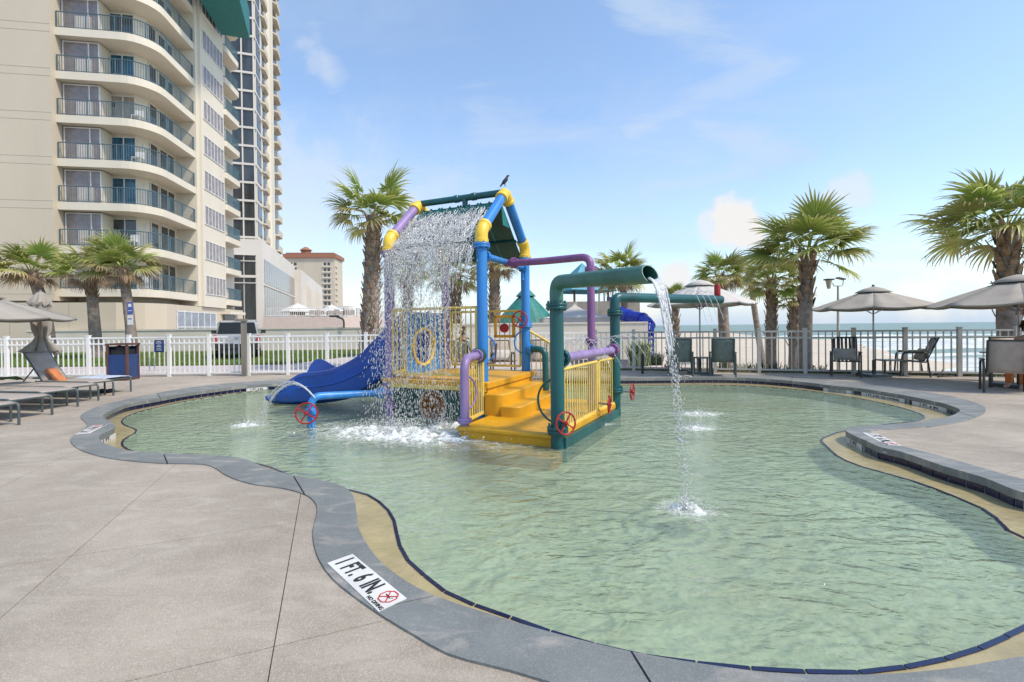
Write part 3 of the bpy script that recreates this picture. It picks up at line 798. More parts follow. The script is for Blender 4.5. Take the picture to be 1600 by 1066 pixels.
for i, (a, b, txt, red) in enumerate(VM):
    d = (b-a); Ln = max(.2, d.length); d.normalize(); c = (a+b)/2
    # the face that looks into the pool
    ctr = Vector((1.0, 6.5)); nn = Vector((d.y, -d.x))
    k = min(range(len(Iw)), key=lambda j: (Iw[j]-c).length)
    tt = (Iw[(k+1) % len(Iw)]-Iw[k-1]).normalized(); ar = sum(Iw[j].x*Iw[(j+1) % len(Iw)].y-Iw[(j+1) % len(Iw)].x*Iw[j].y for j in range(len(Iw)))
    inn = Vector((-tt.y, tt.x))*(1 if ar > 0 else -1)
    lab = ['white upright depth plate in the tile band left of the blue slide', 'white upright plate reading 1 FT. 6 IN. below the pair of lounge chairs and umbrella',
           'long white upright plate in the right tile band between two shorter ones', 'white upright plate with a red line under it at the right end of the pool',
           'short white upright plate under the point of the right coping', 'short white upright plate under the coping at the lounger end of the pool'][i]
    p = c+inn*.012
    t = bpy.data.objects.new('depth_marker', None); COL.objects.link(t); tag(t, lab, 'depth marker', 'depth markers round the wading pool')
    xa = Vector((-inn.y, inn.x, 0)); M4 = Matrix((xa, Vector((0, 0, 1)), Vector((inn.x, inn.y, 0)))).transposed().to_4x4(); M4.translation = (p.x, p.y, -.098)
    t.matrix_world = M4
    mb = MB().box((0, 0, 0), (Ln, .076, .006)); mb.build('plate', M_sign, t, local=True)
    tx = text_mesh(txt, .062, .0006, min(1.6, Ln*.86/(.062*.52*len(txt)))); tx.materials.append(M_ink); stuff(put('lettering', tx, t, (0, 0, .0040)))
    if red: MB().box((0, -.036, .0042), (Ln*.96, .012, .003)).build('red_line', M_rink, t, local=True)
# chipped patch on the right coping edge
mb = MB()
c0 = G(1402, 707, -.02)
for k in range(26):
    a = k/26; q = c0+Vector((.02+a*.22-.11, -(a*.22-.11)*.62-.012, rnd.uniform(-.02, .012)))
    s = rnd.uniform(.01, .026); mb.lathe([(s*.3, -s*.3), (s, -s*.15), (s*.7, s*.25), (s*.2, s*.35)], q, 6)
o = mb.build('mortar_patch', mat('pale mortar', (.55, .53, .47), .9, var=.3, vscale=30), None); stuff(o, 'rough pale mortar patch on the chipped edge of the right coping', 'mortar patch')

# ------------------------------------------------------------------ land, paving, lawn, sand, sea
land = [(-700, -60), (24, -60), (24, 8.9), (14, 11.7), (2.6, 15.55), (-1.0, 17), (7, 21), (9, 40), (2, 120), (-30, 400), (-700, 400)]
g = put('ground', fill_mesh([land, [(deck_poly[i][0]*.999, deck_poly[i][1]) for i in range(5)]], -.045, 3.2)); g.data.materials.append(M_pave); struct(g)
lw = MB().prism([(-34, 18.2), (-9, 18.2), (-7, 29.5), (-34, 29.5)], -.05, 0.0).build('lawn', mat('lawn soil', (.09, .12, .02), .95, var=.3)); struct(lw)
gm_ = MB()
for k in range(26000):
    y = 18.25+rnd.random()**1.5*11; x = rnd.uniform(-33, -8.3)
    h = rnd.uniform(.05, .13); a = rnd.uniform(0, math.pi); w = .012; dx, dy = math.cos(a)*w, math.sin(a)*w; lx, ly = rnd.uniform(-.04, .04), rnd.uniform(-.04, .04)
    gm_.add([(x-dx, y-dy, 0), (x+dx, y+dy, 0), (x+lx, y+ly, h)], [(0, 1, 2)])
stuff(gm_.build('grass', M_grass), 'green lawn strip beyond the white fence', 'grass')
sand = MB()
SG = [(-1, 16.6), (2.6, 15.4), (14, 11.5), (24, 8.7)]
sh = [G(1300, 534, -1.3), G(1318, 553, -1.3), G(1345, 585, -1.3)]
near = [(2.6, 15.0, -.55), (6, 14.0, -.55), (10, 12.8, -.55), (14, 11.6, -.6), (24, 8.6, -.8)]
mid = [(0, 20, -.75), (6.6, 20, -.9), (11.5, 18.5, -1.05), (14.5, 17, -1.25), (24.5, 13, -1.5)]
far = [(9, 78, -1.25), (30, 78, -1.25), (54.3, 78, -1.3), (33.3, 44, -1.5), (26.5, 24, -2.3)]
fr2 = [(-20, 240, -1.2), (90, 200, -1.9), (62, 82, -2.3), (42, 46, -2.4), (40, 24, -2.8)]
vs = near+mid+far+fr2; fs = []
for r_ in range(3):
    for k in range(4): fs.append((r_*5+k, r_*5+k+1, (r_+1)*5+k+1, (r_+1)*5+k))
sand.add(vs, fs)
o = sand.build('sand', M_sand, None, smooth=60); struct(o)
def sea_mat():
    m = bpy.data.materials.new('sea water'); m.use_nodes = True; t = m.node_tree; p = t.nodes['Principled BSDF']; L = t.links.new
    geo = t.nodes.new('ShaderNodeNewGeometry'); sp = t.nodes.new('ShaderNodeSeparateXYZ'); L(geo.outputs['Position'], sp.inputs[0])
    def noi(sx, sy, sc, det=5, dist=.3, rough=.6):
        mp_ = t.nodes.new('ShaderNodeMapping'); L(geo.outputs['Position'], mp_.inputs[0]); mp_.inputs['Scale'].default_value = (sx, sy, 1)
        n = t.nodes.new('ShaderNodeTexNoise'); L(mp_.outputs[0], n.inputs['Vector']); n.inputs['Scale'].default_value = sc; n.inputs['Detail'].default_value = det
        n.inputs['Distortion'].default_value = dist; n.inputs['Roughness'].default_value = rough; return n.outputs['Fac']
    def mth(op, a, b, c=None):
        n = t.nodes.new('ShaderNodeMath'); n.operation = op
        for i, x in enumerate((a, b, c)):
            if x is None: continue
            if isinstance(x, (int, float)): n.inputs[i].default_value = x
            else: L(x, n.inputs[i])
        return n.outputs[0]
    wob_ = mth('MULTIPLY_ADD', noi(.03, .05, 1.0), 16, -8)
    yy = mth('ADD', sp.outputs[1], wob_)
    def bandm(y0, y1, e):
        a = t.nodes.new('ShaderNodeMapRange'); a.interpolation_type = 'SMOOTHSTEP'; L(yy, a.inputs[0]); a.inputs[1].default_value = y0-e; a.inputs[2].default_value = y0+e
        b = t.nodes.new('ShaderNodeMapRange'); b.interpolation_type = 'SMOOTHSTEP'; L(yy, b.inputs[0]); b.inputs[1].default_value = y1-e; b.inputs[2].default_value = y1+e
        return mth('MULTIPLY', a.outputs[0], mth('SUBTRACT', 1.0, b.outputs[0]))
    f = bandm(-60, 46, 4)
    f = mth('MAXIMUM', f, bandm(60, 84, 4))
    f = mth('MAXIMUM', f, mth('MULTIPLY', bandm(112, 124, 5), .8))
    f = mth('MAXIMUM', f, mth('MULTIPLY', bandm(190, 205, 6), .45))
    tx = noi(.25, .8, 1.0, 9, .8, .7)
    r = t.nodes.new('ShaderNodeMapRange'); L(mth('ADD', tx, mth('MULTIPLY', f, .42)), r.inputs[0]); r.inputs[1].default_value = .70; r.inputs[2].default_value = 1.0
    mx_ = t.nodes.new('ShaderNodeMix'); mx_.data_type = 'RGBA'; L(mth('MULTIPLY', r.outputs[0], mth('MINIMUM', mth('MULTIPLY', f, 1.6), 1.0)), mx_.inputs['Factor'])
    w2 = t.nodes.new('ShaderNodeMix'); w2.data_type = 'RGBA'; L(noi(.006, .03, 1.0, 4), w2.inputs['Factor'])
    w2.inputs['A'].default_value = (.12, .19, .165, 1); w2.inputs['B'].default_value = (.24, .32, .27, 1)
    L(w2.outputs['Result'], mx_.inputs['A']); mx_.inputs['B'].default_value = (.72, .72, .69, 1)
    L(mx_.outputs['Result'], p.inputs['Base Color']); p.inputs['Roughness'].default_value = .45; p.inputs['Specular IOR Level'].default_value = .3
    b = t.nodes.new('ShaderNodeBump'); b.inputs['Distance'].default_value = .5; L(noi(.12, .4, 1.0, 8), b.inputs['Height']); b.inputs['Strength'].default_value = .8
    L(b.outputs[0], p.inputs['Normal']); return m
M_sea = sea_mat()
o = MB().add([(-9000, -300, -2.0), (20000, -300, -2.0), (20000, 22000, -2.0), (-9000, 22000, -2.0)], [(0, 1, 2, 3)]).build('sea', M_sea); struct(o)
# breaker crests
for i, (y0, x0, x1, h) in enumerate(((60, 44, 80, .5), (84, 52, 120, .7), (46, 33, 62, .35), (118, -2, 190, .6))):
    mb = MB(); n = 90; vs = []; fs = []
    for k in range(n+1):
        x = x0+(x1-x0)*k/n; yy = y0+2.5*math.sin(x*.11+i)+1.2*noise.noise(Vector((x*.2, i, 0))); hh = h*(.55+.6*abs(noise.noise(Vector((x*.15, i*3, 1)))))
        for (dy, z) in ((-1.6, 0), (-.5, .35), (-.1, 1.0), (.5, .8), (2.4, 0)): vs.append((x, yy+dy, -2.03+z*hh))
    for k in range(n):
        for j in range(4): fs.append((k*5+j, (k+1)*5+j, (k+1)*5+j+1, k*5+j+1))
    mb.add(vs, fs); o = mb.build('breaking_wave', mat('sea foam', (.74, .74, .71), .8, var=.12, vscale=1.2, col2=(.36, .44, .39)), None, smooth=80); struct(o)
M_glasc = mat('cream curtained glass', (0.30, 0.27, 0.22), .15, var=.3, vscale=2, spec=.6, streak=True)
M_gr2x = 0
# ------------------------------------------------------------------ balcony hotel
TH = R(9); d1 = Vector((math.cos(TH), math.sin(TH), 0)); d2 = Vector((-math.sin(TH), math.cos(TH), 0))
HO = Vector((-29.45, 30.0, 0))
hotel = thing('hotel', 'beige hotel with rounded corner balconies and teal railings', 'hotel', HO, TH)
def hp(o): return o
LEVELS = [0.75+2.83*k for k in range(1, 12)]       # underside of each balcony slab
def arc_pts(s0, s1, t0, t1, rr, n=7):
    "front edge from s0 then round the corner and back to t1"
    out = [(s0, t0)]
    cx, cy = s1-rr, t0+rr
    for k in range(n+1):
        a = -math.pi/2+math.pi/2*k/n; out.append((cx+rr*math.cos(a), cy+rr*math.sin(a)))
    out.append((s1, t1)); return out
edge = arc_pts(0.0, 5.55, 0.0, 5.7, 1.75)
back = [(0.15, 1.6), (3.7, 1.6), (4.15, 2.1), (4.15, 5.7)]
LT = 36
# solid parts of the shell
MB().prism([(-14, -.35), (0.0, -.35), (0.0, 1.6), (-14, 1.6)], 3.35, LT).build('end_wall', M_cream2, hotel, local=True)
MB().prism([(-14, -.5), (3.6, -.5), (4.9, .2), (5.6, 1.4), (5.62, 14), (-14, 14)], -.04, 3.22).build('ground_floor_wall', M_cream2, hotel, local=True)
MB().prism([(-14, 1.6)]+back[1:]+[(-14, 5.7)], 3.3, LT).build('back_wall', M_cream, hotel, local=True)
MB().prism([(2, 5.7), (5.62, 5.7), (5.62, 6.15), (5.80, 6.15), (5.80, 10.1), (4.9, 10.1), (4.9, 14), (2, 14)], 3.25, LT).build('side_wall', M_cream, hotel, local=True)
MB().prism([(-14, 5.7), (2, 5.7), (2, 14), (-14, 14)], 3.3, LT-.5).build('core_wall', M_cream, hotel, local=True)
for z in [3.28]+[l+.02 for l in LEVELS[1:]]:
    for dz in (0, .5):
        MB().box((-7, -.353, z+dz), (14, .012, .012)).build('wall_joint', mat('shadow gap', (.34, .29, .23), .9), hotel, local=True)
for xx in (-9.2, -2.4, .9): MB().box((xx, -.502, 1.7), (.018, .012, 3.0)).build('wall_joint', MATS['shadow gap'], hotel, local=True)
poly_slab = edge+[(4.0, 5.7), (4.0, 1.5), (0.0, 1.5)]
for z in LEVELS:
    if z > LT-2: break
    MB().prism(edge+[(0.0, 5.7)], z+.06, z+.56).build('balcony_slab', M_cream, hotel, local=True)
    # railing: top and bottom rails, end posts, bars
    e2 = [(s*1.0, t) for s, t in edge]; rl = MB(); bars = MB()
    ep = [Vector((p[0], p[1], 0)) for p in arc_pts(.06, 5.48, .07, 5.65, 1.68)]
    rail = bpy.data.objects.new('railing', None); COL.objects.link(rail); rail.parent = hotel; rail.location = (0, 0, z+.56)
    for h_, w_ in ((.08, .05), (1.06, .07)):
        MB().tube([p+Vector((0, 0, h_)) for p in ep], w_/2, 5).build('rail', M_rail, rail, local=True)
    tot = 0; last = ep[0]
    path = [ep[0]]
    cum = [0]
    for i in range(1, len(ep)): cum.append(cum[-1]+(ep[i]-ep[i-1]).length)
    def at(s):
        for i in range(1, len(ep)):
            if s <= cum[i]: return ep[i-1]+(ep[i]-ep[i-1])*((s-cum[i-1])/(cum[i]-cum[i-1]))
        return ep[-1]
    n = int(cum[-1]/.14)
    for i in range(n+1):
        p = at(cum[-1]*i/n); big = i % 12 == 0
        bars.box((p.x, p.y, .56), (.06 if big else .020, .06 if big else .020, 1.0))
    stuff(bars.build('baluster', M_rail, rail, local=True))
    # glazed loggia, curtained door, side doors, wall lamp
    w = MB()
    fz = z+.56
    lg = bpy.data.objects.new('window', None); COL.objects.link(lg); lg.parent = hotel; lg.location = (1.16, .55, fz)
    MB().box((0, 0, 1.13), (2.05, .04, 2.2)).build('pane', M_glasg, lg, local=True)
    for xx in (-1.05, .45, 1.05): MB().box((xx, -.03, 1.13), (.07, .07, 2.26)).build('mullion', M_sign, lg, local=True)
    for zz in (.04, 2.22): MB().box((0, -.035, zz), (2.1, .08, .07)).build('frame', M_sign, lg, local=True)
    MB().box((.15, -.05, .62), (.95, .04, 1.0)).build('bench', M_canl, lg, local=True)
    MB().box((1.16, .58+.0, fz+1.13), (.0001, .0001, .0001))
    MB().prism([(2.2, .56), (2.26, .56), (2.26, 1.6), (2.2, 1.6)], fz, fz+2.27).build('side_screen', M_cream, hotel, local=True)
    dr = bpy.data.objects.new('window', None); COL.objects.link(dr); dr.parent = hotel; dr.location = (3.62, 1.57, fz)
    # door stands on the back wall
    dr.location = (2.98, 1.58, fz)
    MB().box((0, 0, 1.05), (1.46, .05, 2.1)).build('pane', [M_glasb, M_glass, M_glasb, M_glasb, M_glasc, M_glasb, M_glass][LEVELS.index(z) % 7], dr, local=True)
    for xx in (-.74, 0, .74): MB().box((xx, -.03, 1.05), (.06, .06, 2.14)).build('mullion', M_sign, dr, local=True)
    MB().box((0, -.03, 2.12), (1.54, .06, .05)).build('frame', M_sign, dr, local=True)
    MB().box((2.42, 1.56, fz+1.5), (.12, .12, .3)).build('wall_lamp', M_dfrm, hotel, local=True)
    for k, tt in enumerate((2.75, 3.9, 4.85)):
        wd = bpy.data.objects.new('window', None); COL.objects.link(wd); wd.parent = hotel; wd.location = (4.17, tt, fz)
        MB().box((0, 0, 1.05), (.05, .85, 2.1)).build('pane', M_glass, wd, local=True)
        MB().box((.03, -.45, 1.05), (.06, .06, 2.14)).build('frame', M_sign, wd, local=True)
    MB().box((4.0, 1.95, fz+1.7), (.16, .16, .28)).build('wall_lamp', M_sign, hotel, local=True)
    if LEVELS.index(z) in (0, 1, 3, 4, 7):
        c = MB(); x0 = rnd.uniform(3.6, 4.6)
        for q in ((-.25, 0), (.25, 0), (-.25, .45), (.25, .45)): c.box((x0+q[0], .5+q[1], fz+.22), (.05, .05, .44))
        c.box((x0, .72, fz+.45), (.55, .5, .05)); c.box((x0, .97, fz+.7), (.55, .05, .5))
        c.build('balcony_chair', M_sign, hotel, local=True)
# strip windows and the second stack of balconies on the sea side
for z in LEVELS:
    if z > LT-3: break
    sw = bpy.data.objects.new('strip_window', None); COL.objects.link(sw); sw.parent = hotel; sw.location = (5.81, 8.15, z+1.45)
    for k in range(6):
        MB().box((0, -1.42+k*.57, 0), (.04, .50, 1.4)).build('pane', M_glasg, sw, local=True)
    for k in range(7): MB().box((.02, -1.70+k*.57, 0), (.07, .06, 1.5)).build('mullion', M_sign, sw, local=True)
    for zz in (-.74, .74): MB().box((.02, .005, zz), (.08, 3.48, .06)).build('frame', M_sign, sw, local=True)
    e3 = [(4.9, 10.15), (5.5, 10.15), (5.85, 10.5), (5.85, 13.2), (5.4, 13.7), (4.9, 13.8)]
    MB().prism(e3, z, z+.50).build('balcony_slab', M_cream, hotel, local=True)
    rb = MB(); e4 = [Vector((a-.06, b, 0)) for a, b in e3[1:]]
    for h_ in (.56, 1.5): rb.tube([p+Vector((0, 0, z+h_)) for p in e4], .04, 5)
    for k in range(1, 30):
        rb.box((5.79, 10.5+k*.09, z+1.02), (.02, .03, .95))
    stuff(rb.build('railing', M_rail, hotel, local=True))
for k in range(7):
    MB().box((5.64, 2.6+k*.98, 1.55), (.05, .09, 2.6)).build('mullion', M_sign, hotel, local=True)
for zz in (.5, 1.6, 2.75): MB().box((5.645, 5.54, zz), (.05, 5.95, .08)).build('frame', M_sign, hotel, local=True)
for k in range(6): MB().box((5.625, 3.09+k*.98, 1.62), (.03, .88, 2.2)).build('pane', M_glasl, hotel, local=True)
MB().box((5.66, 11.0, 1.5), (.1, 2.2, 2.4)).build('entrance', M_glass, hotel, local=True)
MB().box((5.95, 11.0, 2.85), (.9, 3.2, .25)).build('entrance_canopy', M_cream, hotel, local=True)
# teal roof brow high on the sea side
rp = [(-23.4, 33.5), (-24.95, 40.2), (-22.9, 40.9), (-19.9, 33.5)]
Ri = Matrix.Rotation(-TH, 3, 'Z')
MB().prism([tuple((Ri @ (Vector((x, y, 0))-HO))[:2]) for x, y in rp], 27.0, 29.5).build('roof_brow', M_tealu, hotel, local=True)

# ------------------------------------------------------------------ tower and podium
T2 = R(17)
TO = Vector((-42.25, 77.0, 0))
tower = thing('glass_tower', 'tall pale tower with dark glass bays behind the beige hotel', 'tower', TO, T2)
TB, TTOP, FH = 16.3, 82.0, 3.03
MB().prism([(-40, .35), (0, .35), (-.01, 19.5), (-40, 19.5)], TB-.3, TTOP).build('tower_wall', M_twht, tower, local=True)
nf = int((TTOP-TB)/FH)
gp, mu, sl2 = MB(), MB(), MB()
for k in range(nf):
    z = TB+.4+k*FH
    for j in range(5):
        x = -1.25-j*1.78
        if k < 20 and j < 4:
            MB().box((x, .24, z+FH/2), (1.62, .2, FH-.35)).build('pane', M_glass, tower, local=True)
        else: gp.box((x, .24, z+FH/2), (1.62, .2, FH-.35))
    MB().box((-4.6, .12, z), (9.2, .4, .34)).build('floor_band', M_twht, tower, local=True)
stuff(gp.build('pane', M_glass, tower, local=True))
for j in range(6): MB().box((-.3-j*1.78, .12, (TB+TTOP)/2), (.20, .34, TTOP-TB)).build('mullion', M_twht, tower, local=True)
# side towards the sea: wedge balconies stacked in two columns
for k in range(nf):
    z = TB+.4+k*FH
    for (t0, t1, w_, mname) in ((3.6, 8.2, .6, 0), (13.5, 18.6, .9, 1)):
        MB().prism([(0, t0), (w_, t0+.8), (w_, t1-1), (0, t1)], z, z+.25).build('balcony_slab', M_cream2, tower, local=True)
        MB().prism([(w_-.12, t0+.8), (w_, t0+.8), (w_, t1-1), (w_-.12, t1-1)], z+.25, z+1.15).build('balcony_front', M_cream2, tower, local=True)
    if k < 22:
        MB().box((.03, 1.75, z+1.6), (.1, 2.7, 2.4)).build('window', M_glass, tower, local=True)
        MB().box((.03, 6.2, z+1.6), (.1, 2.4, 2.2)).build('window', M_glass, tower, local=True)
        MB().box((.03, 13.0, z+1.6), (.1, .9, 2.0)).build('window', M_glass, tower, local=True)
        MB().box((.03, 16.5, z+1.6), (.1, 2.6, 2.0)).build('window', M_glass, tower, local=True)
MB().prism([(0, 8.8), (.5, 9.2), (.5, 12.3), (0, 12.6)], TB-.2, TTOP).build('pier', M_cream, tower, local=True)
# podium in front of the tower
pod = thing('glass_podium', 'cream podium with tall dark glazing at the foot of the tower', 'building', TO+Vector((0, -.5, 0)), T2)
MB().prism([(-26, 0), (.9, 0), (.9, 33), (.9, 34), (-26, 34)], -.3, TB).build('podium_wall', M_twht, pod, local=True)
for j, x in enumerate((-2.75, -.95)):
    for (z0, z1) in ((3.0, 9.0), (9.15, 9.9), (10.4, 12.6), (12.75, 13.6)):
        MB().box((x, -.03, (z0+z1)/2), (1.6, .12, z1-z0)).build('window', M_glass, pod, local=True)
for zz in (2.9, 9.07, 10.15, 12.68, 13.7): MB().box((-1.85, -.10, zz), (3.7, .14, .14 if zz != 10.15 else .42)).build('frame', M_twht, pod, local=True)
for k in range(16):
    t = 1.2+k*2.0
    for (z0, z1) in ((3.0, 8.6), (9.2, 13.2)):
        MB().box((.93, t+.85, (z0+z1)/2), (.1, 1.85, z1-z0)).build('window', M_glasg, pod, local=True)
MB().box((.98, 17, 8.9), (.2, 33, .3)).build('frame', M_twht, pod, local=True)
ext = thing('low_wing', 'long low cream wing with a row of slotted windows beyond the podium', 'building', TO+d2*0, T2)
MB().prism([(-10, 33.6), (2.1, 33.6), (2.1, 84), (-10, 84)], -.3, 15.5).build('wing_wall', M_twht, ext, local=True)
for k in range(9): MB().box((2.12, 42+k*4.6, 9.5), (.12, 3.2, 5.6)).build('window', M_glasl, ext, local=True)
for k in range(9): MB().box((2.3, 39.9+k*4.6, 9.5), (.5, .35, 5.8)).build('fin', M_twht, ext, local=True)
# terrace with its wall and glass balustrade
ter = thing('terrace_wall', 'pinkish terrace wall topped by a pale balustrade with parasols above', 'terrace wall', (-36, 74.5, 0))
MB().prism([(-39.8, 74), (-27.3, 75.0), (-25.6, 76.5), (-25.6, 110), (-39.8, 110)], -.3, 3.35).build('wall', mat('pinkish render', (.56, .47, .41), .85, var=.05, dirt=.15), ter)
pts = [Vector((-39.5, 74.1, 0)), Vector((-27.4, 75.1, 0)), Vector((-25.8, 76.6, 0)), Vector((-25.8, 108, 0))]
MB().tube([p+Vector((0, 0, 4.75)) for p in pts], .05, 5).build('handrail', M_sign, ter)
MB().tube([p+Vector((0, 0, 3.55)) for p in pts], .05, 5).build('handrail', M_sign, ter)
bb = MB()
for a, b in zip(pts[:-1], pts[1:]):
    n = int((b-a).length/.3)
    for i in range(n+1):
        p = a+(b-a)*i/n; bb.box((p.x, p.y, 4.1), (.06, .06, 1.3))
stuff(bb.build('baluster', M_sign, ter))
for i, (px_, py_, yy_) in enumerate(((465, 481, 78), (518, 483, 82), (489, 488, 88))):
    c = D(px_, py_, yy_); t = thing('parasol', ['white parasol on the terrace nearest the podium glazing', 'white parasol at the outer corner of the terrace', 'white parasol between two others on the terrace'][i], 'parasol', (c.x, c.y, 3.35), 0, 'white parasols on the terrace')
    MB().lathe([(2.9, 0), (2.85, .18), (1.2, 1.0), (.15, 1.45), (.02, 1.6)], (0, 0, c.z-4.1), 8).build('canopy', M_sign, t, local=True)
    MB().tube([(0, 0, 0), (0, 0, c.z-3.0)], .06, 6).build('pole', M_sign, t, local=True)
tbl = MB()
for k in range(26): tbl.box((rnd.uniform(-38, -26.5), rnd.uniform(76.5, 80), 3.9+rnd.random()*.3), (rnd.uniform(.4, 1.1), .5, rnd.uniform(.5, 1.0)))
stuff(tbl.build('terrace_seating', M_sling, None), 'clutter of taupe seats and tables behind the terrace balustrade', 'seating')
# far hotel with red roof
FB = D(487, 460, 250); 
fh = thing('far_hotel', 'distant beige hotel block with a red tiled roof', 'hotel', (FB.x, 250, -1.8), R(4))
MB().box((0, 6, 20.8), (25.5, 14, 42)).build('wall', M_cream2, fh, local=True)
rf = MB().prism([(-14.2, -2), (13.6, -2), (13.6, 14), (-14.2, 14)], 41.6, 43.6).build('roof', M_roofr, fh, local=True)
MB().prism([(-13, -1), (12.4, -1), (12.4, 13), (-13, 13)], 43.6, 44.4).build('roof_ridge', M_roofr, rf, local=True)
MB().lathe([(2.6, 0), (2.6, 2.2), (3.4, 2.3), (.8, 4.2)], (-4.5, 5, 44.2), 10).build('roof_turret', M_roofr, fh, local=True)
for k in range(13):
    z = 38.2-k*3.05
    for x in (-10.2, -8.0, 7.6, 9.6): MB().box((x, -1.03, z), (1.3, .12, 1.7)).build('window', M_glass, fh, local=True)
    for x in (-9.0, 8.6): MB().box((x, -1.3, z-1.25), (4.4, .7, .7)).build('balcony', M_cream, fh, local=True)
    MB().box((12.9, 1, z-1.0), (1.0, 3, .7)).build('balcony', M_cream, fh, local=True)
for i, (px_, y0, y1, w_, yy_) in enumerate(((535, 478, 508, 5.5, 210), (551, 493, 512, 3, 260), (566, 499, 513, 6, 330), (588, 501, 513, 10, 420))):
    c = D(px_, y0, yy_); t = thing('distant_building', ['low pale block just right of the red roofed hotel', 'small white house at the end of the shore road', 'grey distant building left of the tall palm trunk', 'wide low building furthest up the shore'][i], 'building', (c.x, yy_, 0))
    MB().box((0, 3, c.z/2), (w_, 6, c.z)).build('wall', M_twht if i % 2 == 0 else M_cream2, t, local=True)
    for j in range(3):
        for q in range(2): MB().box((-w_*.3+j*w_*.3, -.03, c.z*(.35+.35*q)), (w_*.14, .1, c.z*.16)).build('window', M_glass, t, local=True)
# trees up the shore
tr_ = MB()
for k in range(1500):
    x = rnd.uniform(-62, -28); y = rnd.uniform(235, 265); h = 3.6*(1-abs((x+45)/22)**2)+rnd.uniform(-.4, .4)
    if h < .3: continue
    z = rnd.uniform(.2, h); s = rnd.uniform(.25, .6)
    tr_.lathe([(s*.4, -s*.6), (s, 0), (s*.3, s*.6)], (x, y, z), 5)
stuff(tr_.build('far_trees', M_grassd), 'low dark scrub far up the shore', 'trees')

# low boundary walls
w1 = thing('boundary_wall', 'long low cream wall behind the lawn and the parked pickup', 'wall', (-22, 29.7, 0))
MB().beam((-36, 29.3, .68), (-7.6, 30.0, .68), .25, 1.36).build('wall', M_cwall, w1)
MB().beam((-36, 29.3, 1.40), (-7.6, 30.0, 1.40), .34, .09).build('wall_coping', M_cwall, w1)
w2 = thing('boundary_wall', 'cream rendered wall behind the fence at the middle of the pool', 'wall', (1, 19, 0))
MB().beam((-4.2, 19.2, .72), (5.45, 18.6, .72), .3, 1.45).build('wall', M_cwall, w2)
MB().beam((-4.2, 19.2, 1.475), (5.45, 18.6, 1.475), .36, .07).build('wall_coping', M_cwall, w2)
blk = thing('storage_screen', 'tall cream canvas screen behind the boundary wall', 'screen', (4, 27, 0))
a_, b_ = D(868, 472, 27), D(1000, 472, 26.5)
for i in range(4):
    p, q = a_+(b_-a_)*(i/4), a_+(b_-a_)*((i+1)/4)
    MB().beam((p.x, p.y, a_.z/2), (q.x-.02, q.y, a_.z/2), .12, a_.z).build('panel', M_canv, blk)
cab = thing('canopy_tent', 'cream pyramid canopy tent in front of the tall screen', 'tent', D(898, 507, 24)[:2]+(0,), 0)
c = D(898, 505, 24); apx = D(895, 474, 24).z; ez = D(898, 498, 24).z
prof = []
n = 10; vs = []; fs = []
for i in range(n+1):
    t = i/n; r_ = 1.75*(1-t)**1.75+.02; z = ez+(apx-ez)*t
    for q in ((-1, -1), (1, -1), (1, 1), (-1, 1)): vs.append((q[0]*r_, q[1]*r_, z))
for i in range(n):
    for j in range(4): fs.append((i*4+j, i*4+(j+1) % 4, (i+1)*4+(j+1) % 4, (i+1)*4+j))
MB().add(vs, fs).build('canopy', M_canl, cab, local=True)
vl = MB()
for a in range(4):
    q0 = Vector((1, 0, 0)); ang = math.pi/2*a; vl.box((1.74*math.sin(ang), -1.74*math.cos(ang), ez-.13), (3.5, .03, .28), ang)
vl.build('valance', M_canl, cab, local=True)
for q in ((-1, -1), (1, -1), (1, 1), (-1, 1)): MB().box((q[0]*1.7, q[1]*1.7, ez/2), (.05, .05, ez)).build('leg', M_steel, cab, local=True)

# teal roofed gazebo with cupola
gc = D(822, 505, 28); ga = D(822, 447, 28).z; ge = D(822, 505, 28).z
gz = thing('gazebo', 'gazebo with a teal ribbed roof and small cupola', 'gazebo', (gc.x, 28, 0))
gr_ = 1.95; zc = D(822, 463, 28).z
def cone_panel(t, r0, z0, r1, z1, k, n, name):
    a0, a1 = 2*math.pi*(k+.02)/n, 2*math.pi*(k+.98)/n
    vs = [(r0*math.cos(a0), r0*math.sin(a0), z0), (r0*math.cos(a1), r0*math.sin(a1), z0), (r1*math.cos(a1), r1*math.sin(a1), z1), (r1*math.cos(a0), r1*math.sin(a0), z1)]
    nrm = Vector((math.cos((a0+a1)/2), math.sin((a0+a1)/2), .8)).normalized()*.04
    vs2 = [Vector(v)-nrm for v in vs]
    MB().add(vs+vs2, [(0, 1, 2, 3), (7, 6, 5, 4), (0, 4, 5, 1), (1, 5, 6, 2), (2, 6, 7, 3), (3, 7, 4, 0)]).build(name, M_tealr, t, local=True)
for k in range(24): cone_panel(gz, gr_, ge, .42, zc, k, 24, 'roof_panel')
for k in range(8): cone_panel(gz, .62, zc, .02, ga, k, 8, 'cupola_panel')
MB().lathe([(1.9, 0), (.3, 1.6)], (0, 0, ge-.05), 12).build('roof_lining', M_tealu, gz, local=True)
for k in range(6):
    a = 2*math.pi*k/6+.3; MB().tube([(1.6*math.cos(a), 1.6*math.sin(a), 0), (1.6*math.cos(a), 1.6*math.sin(a), ge)], .07, 6).build('post', M_canl, gz, local=True)

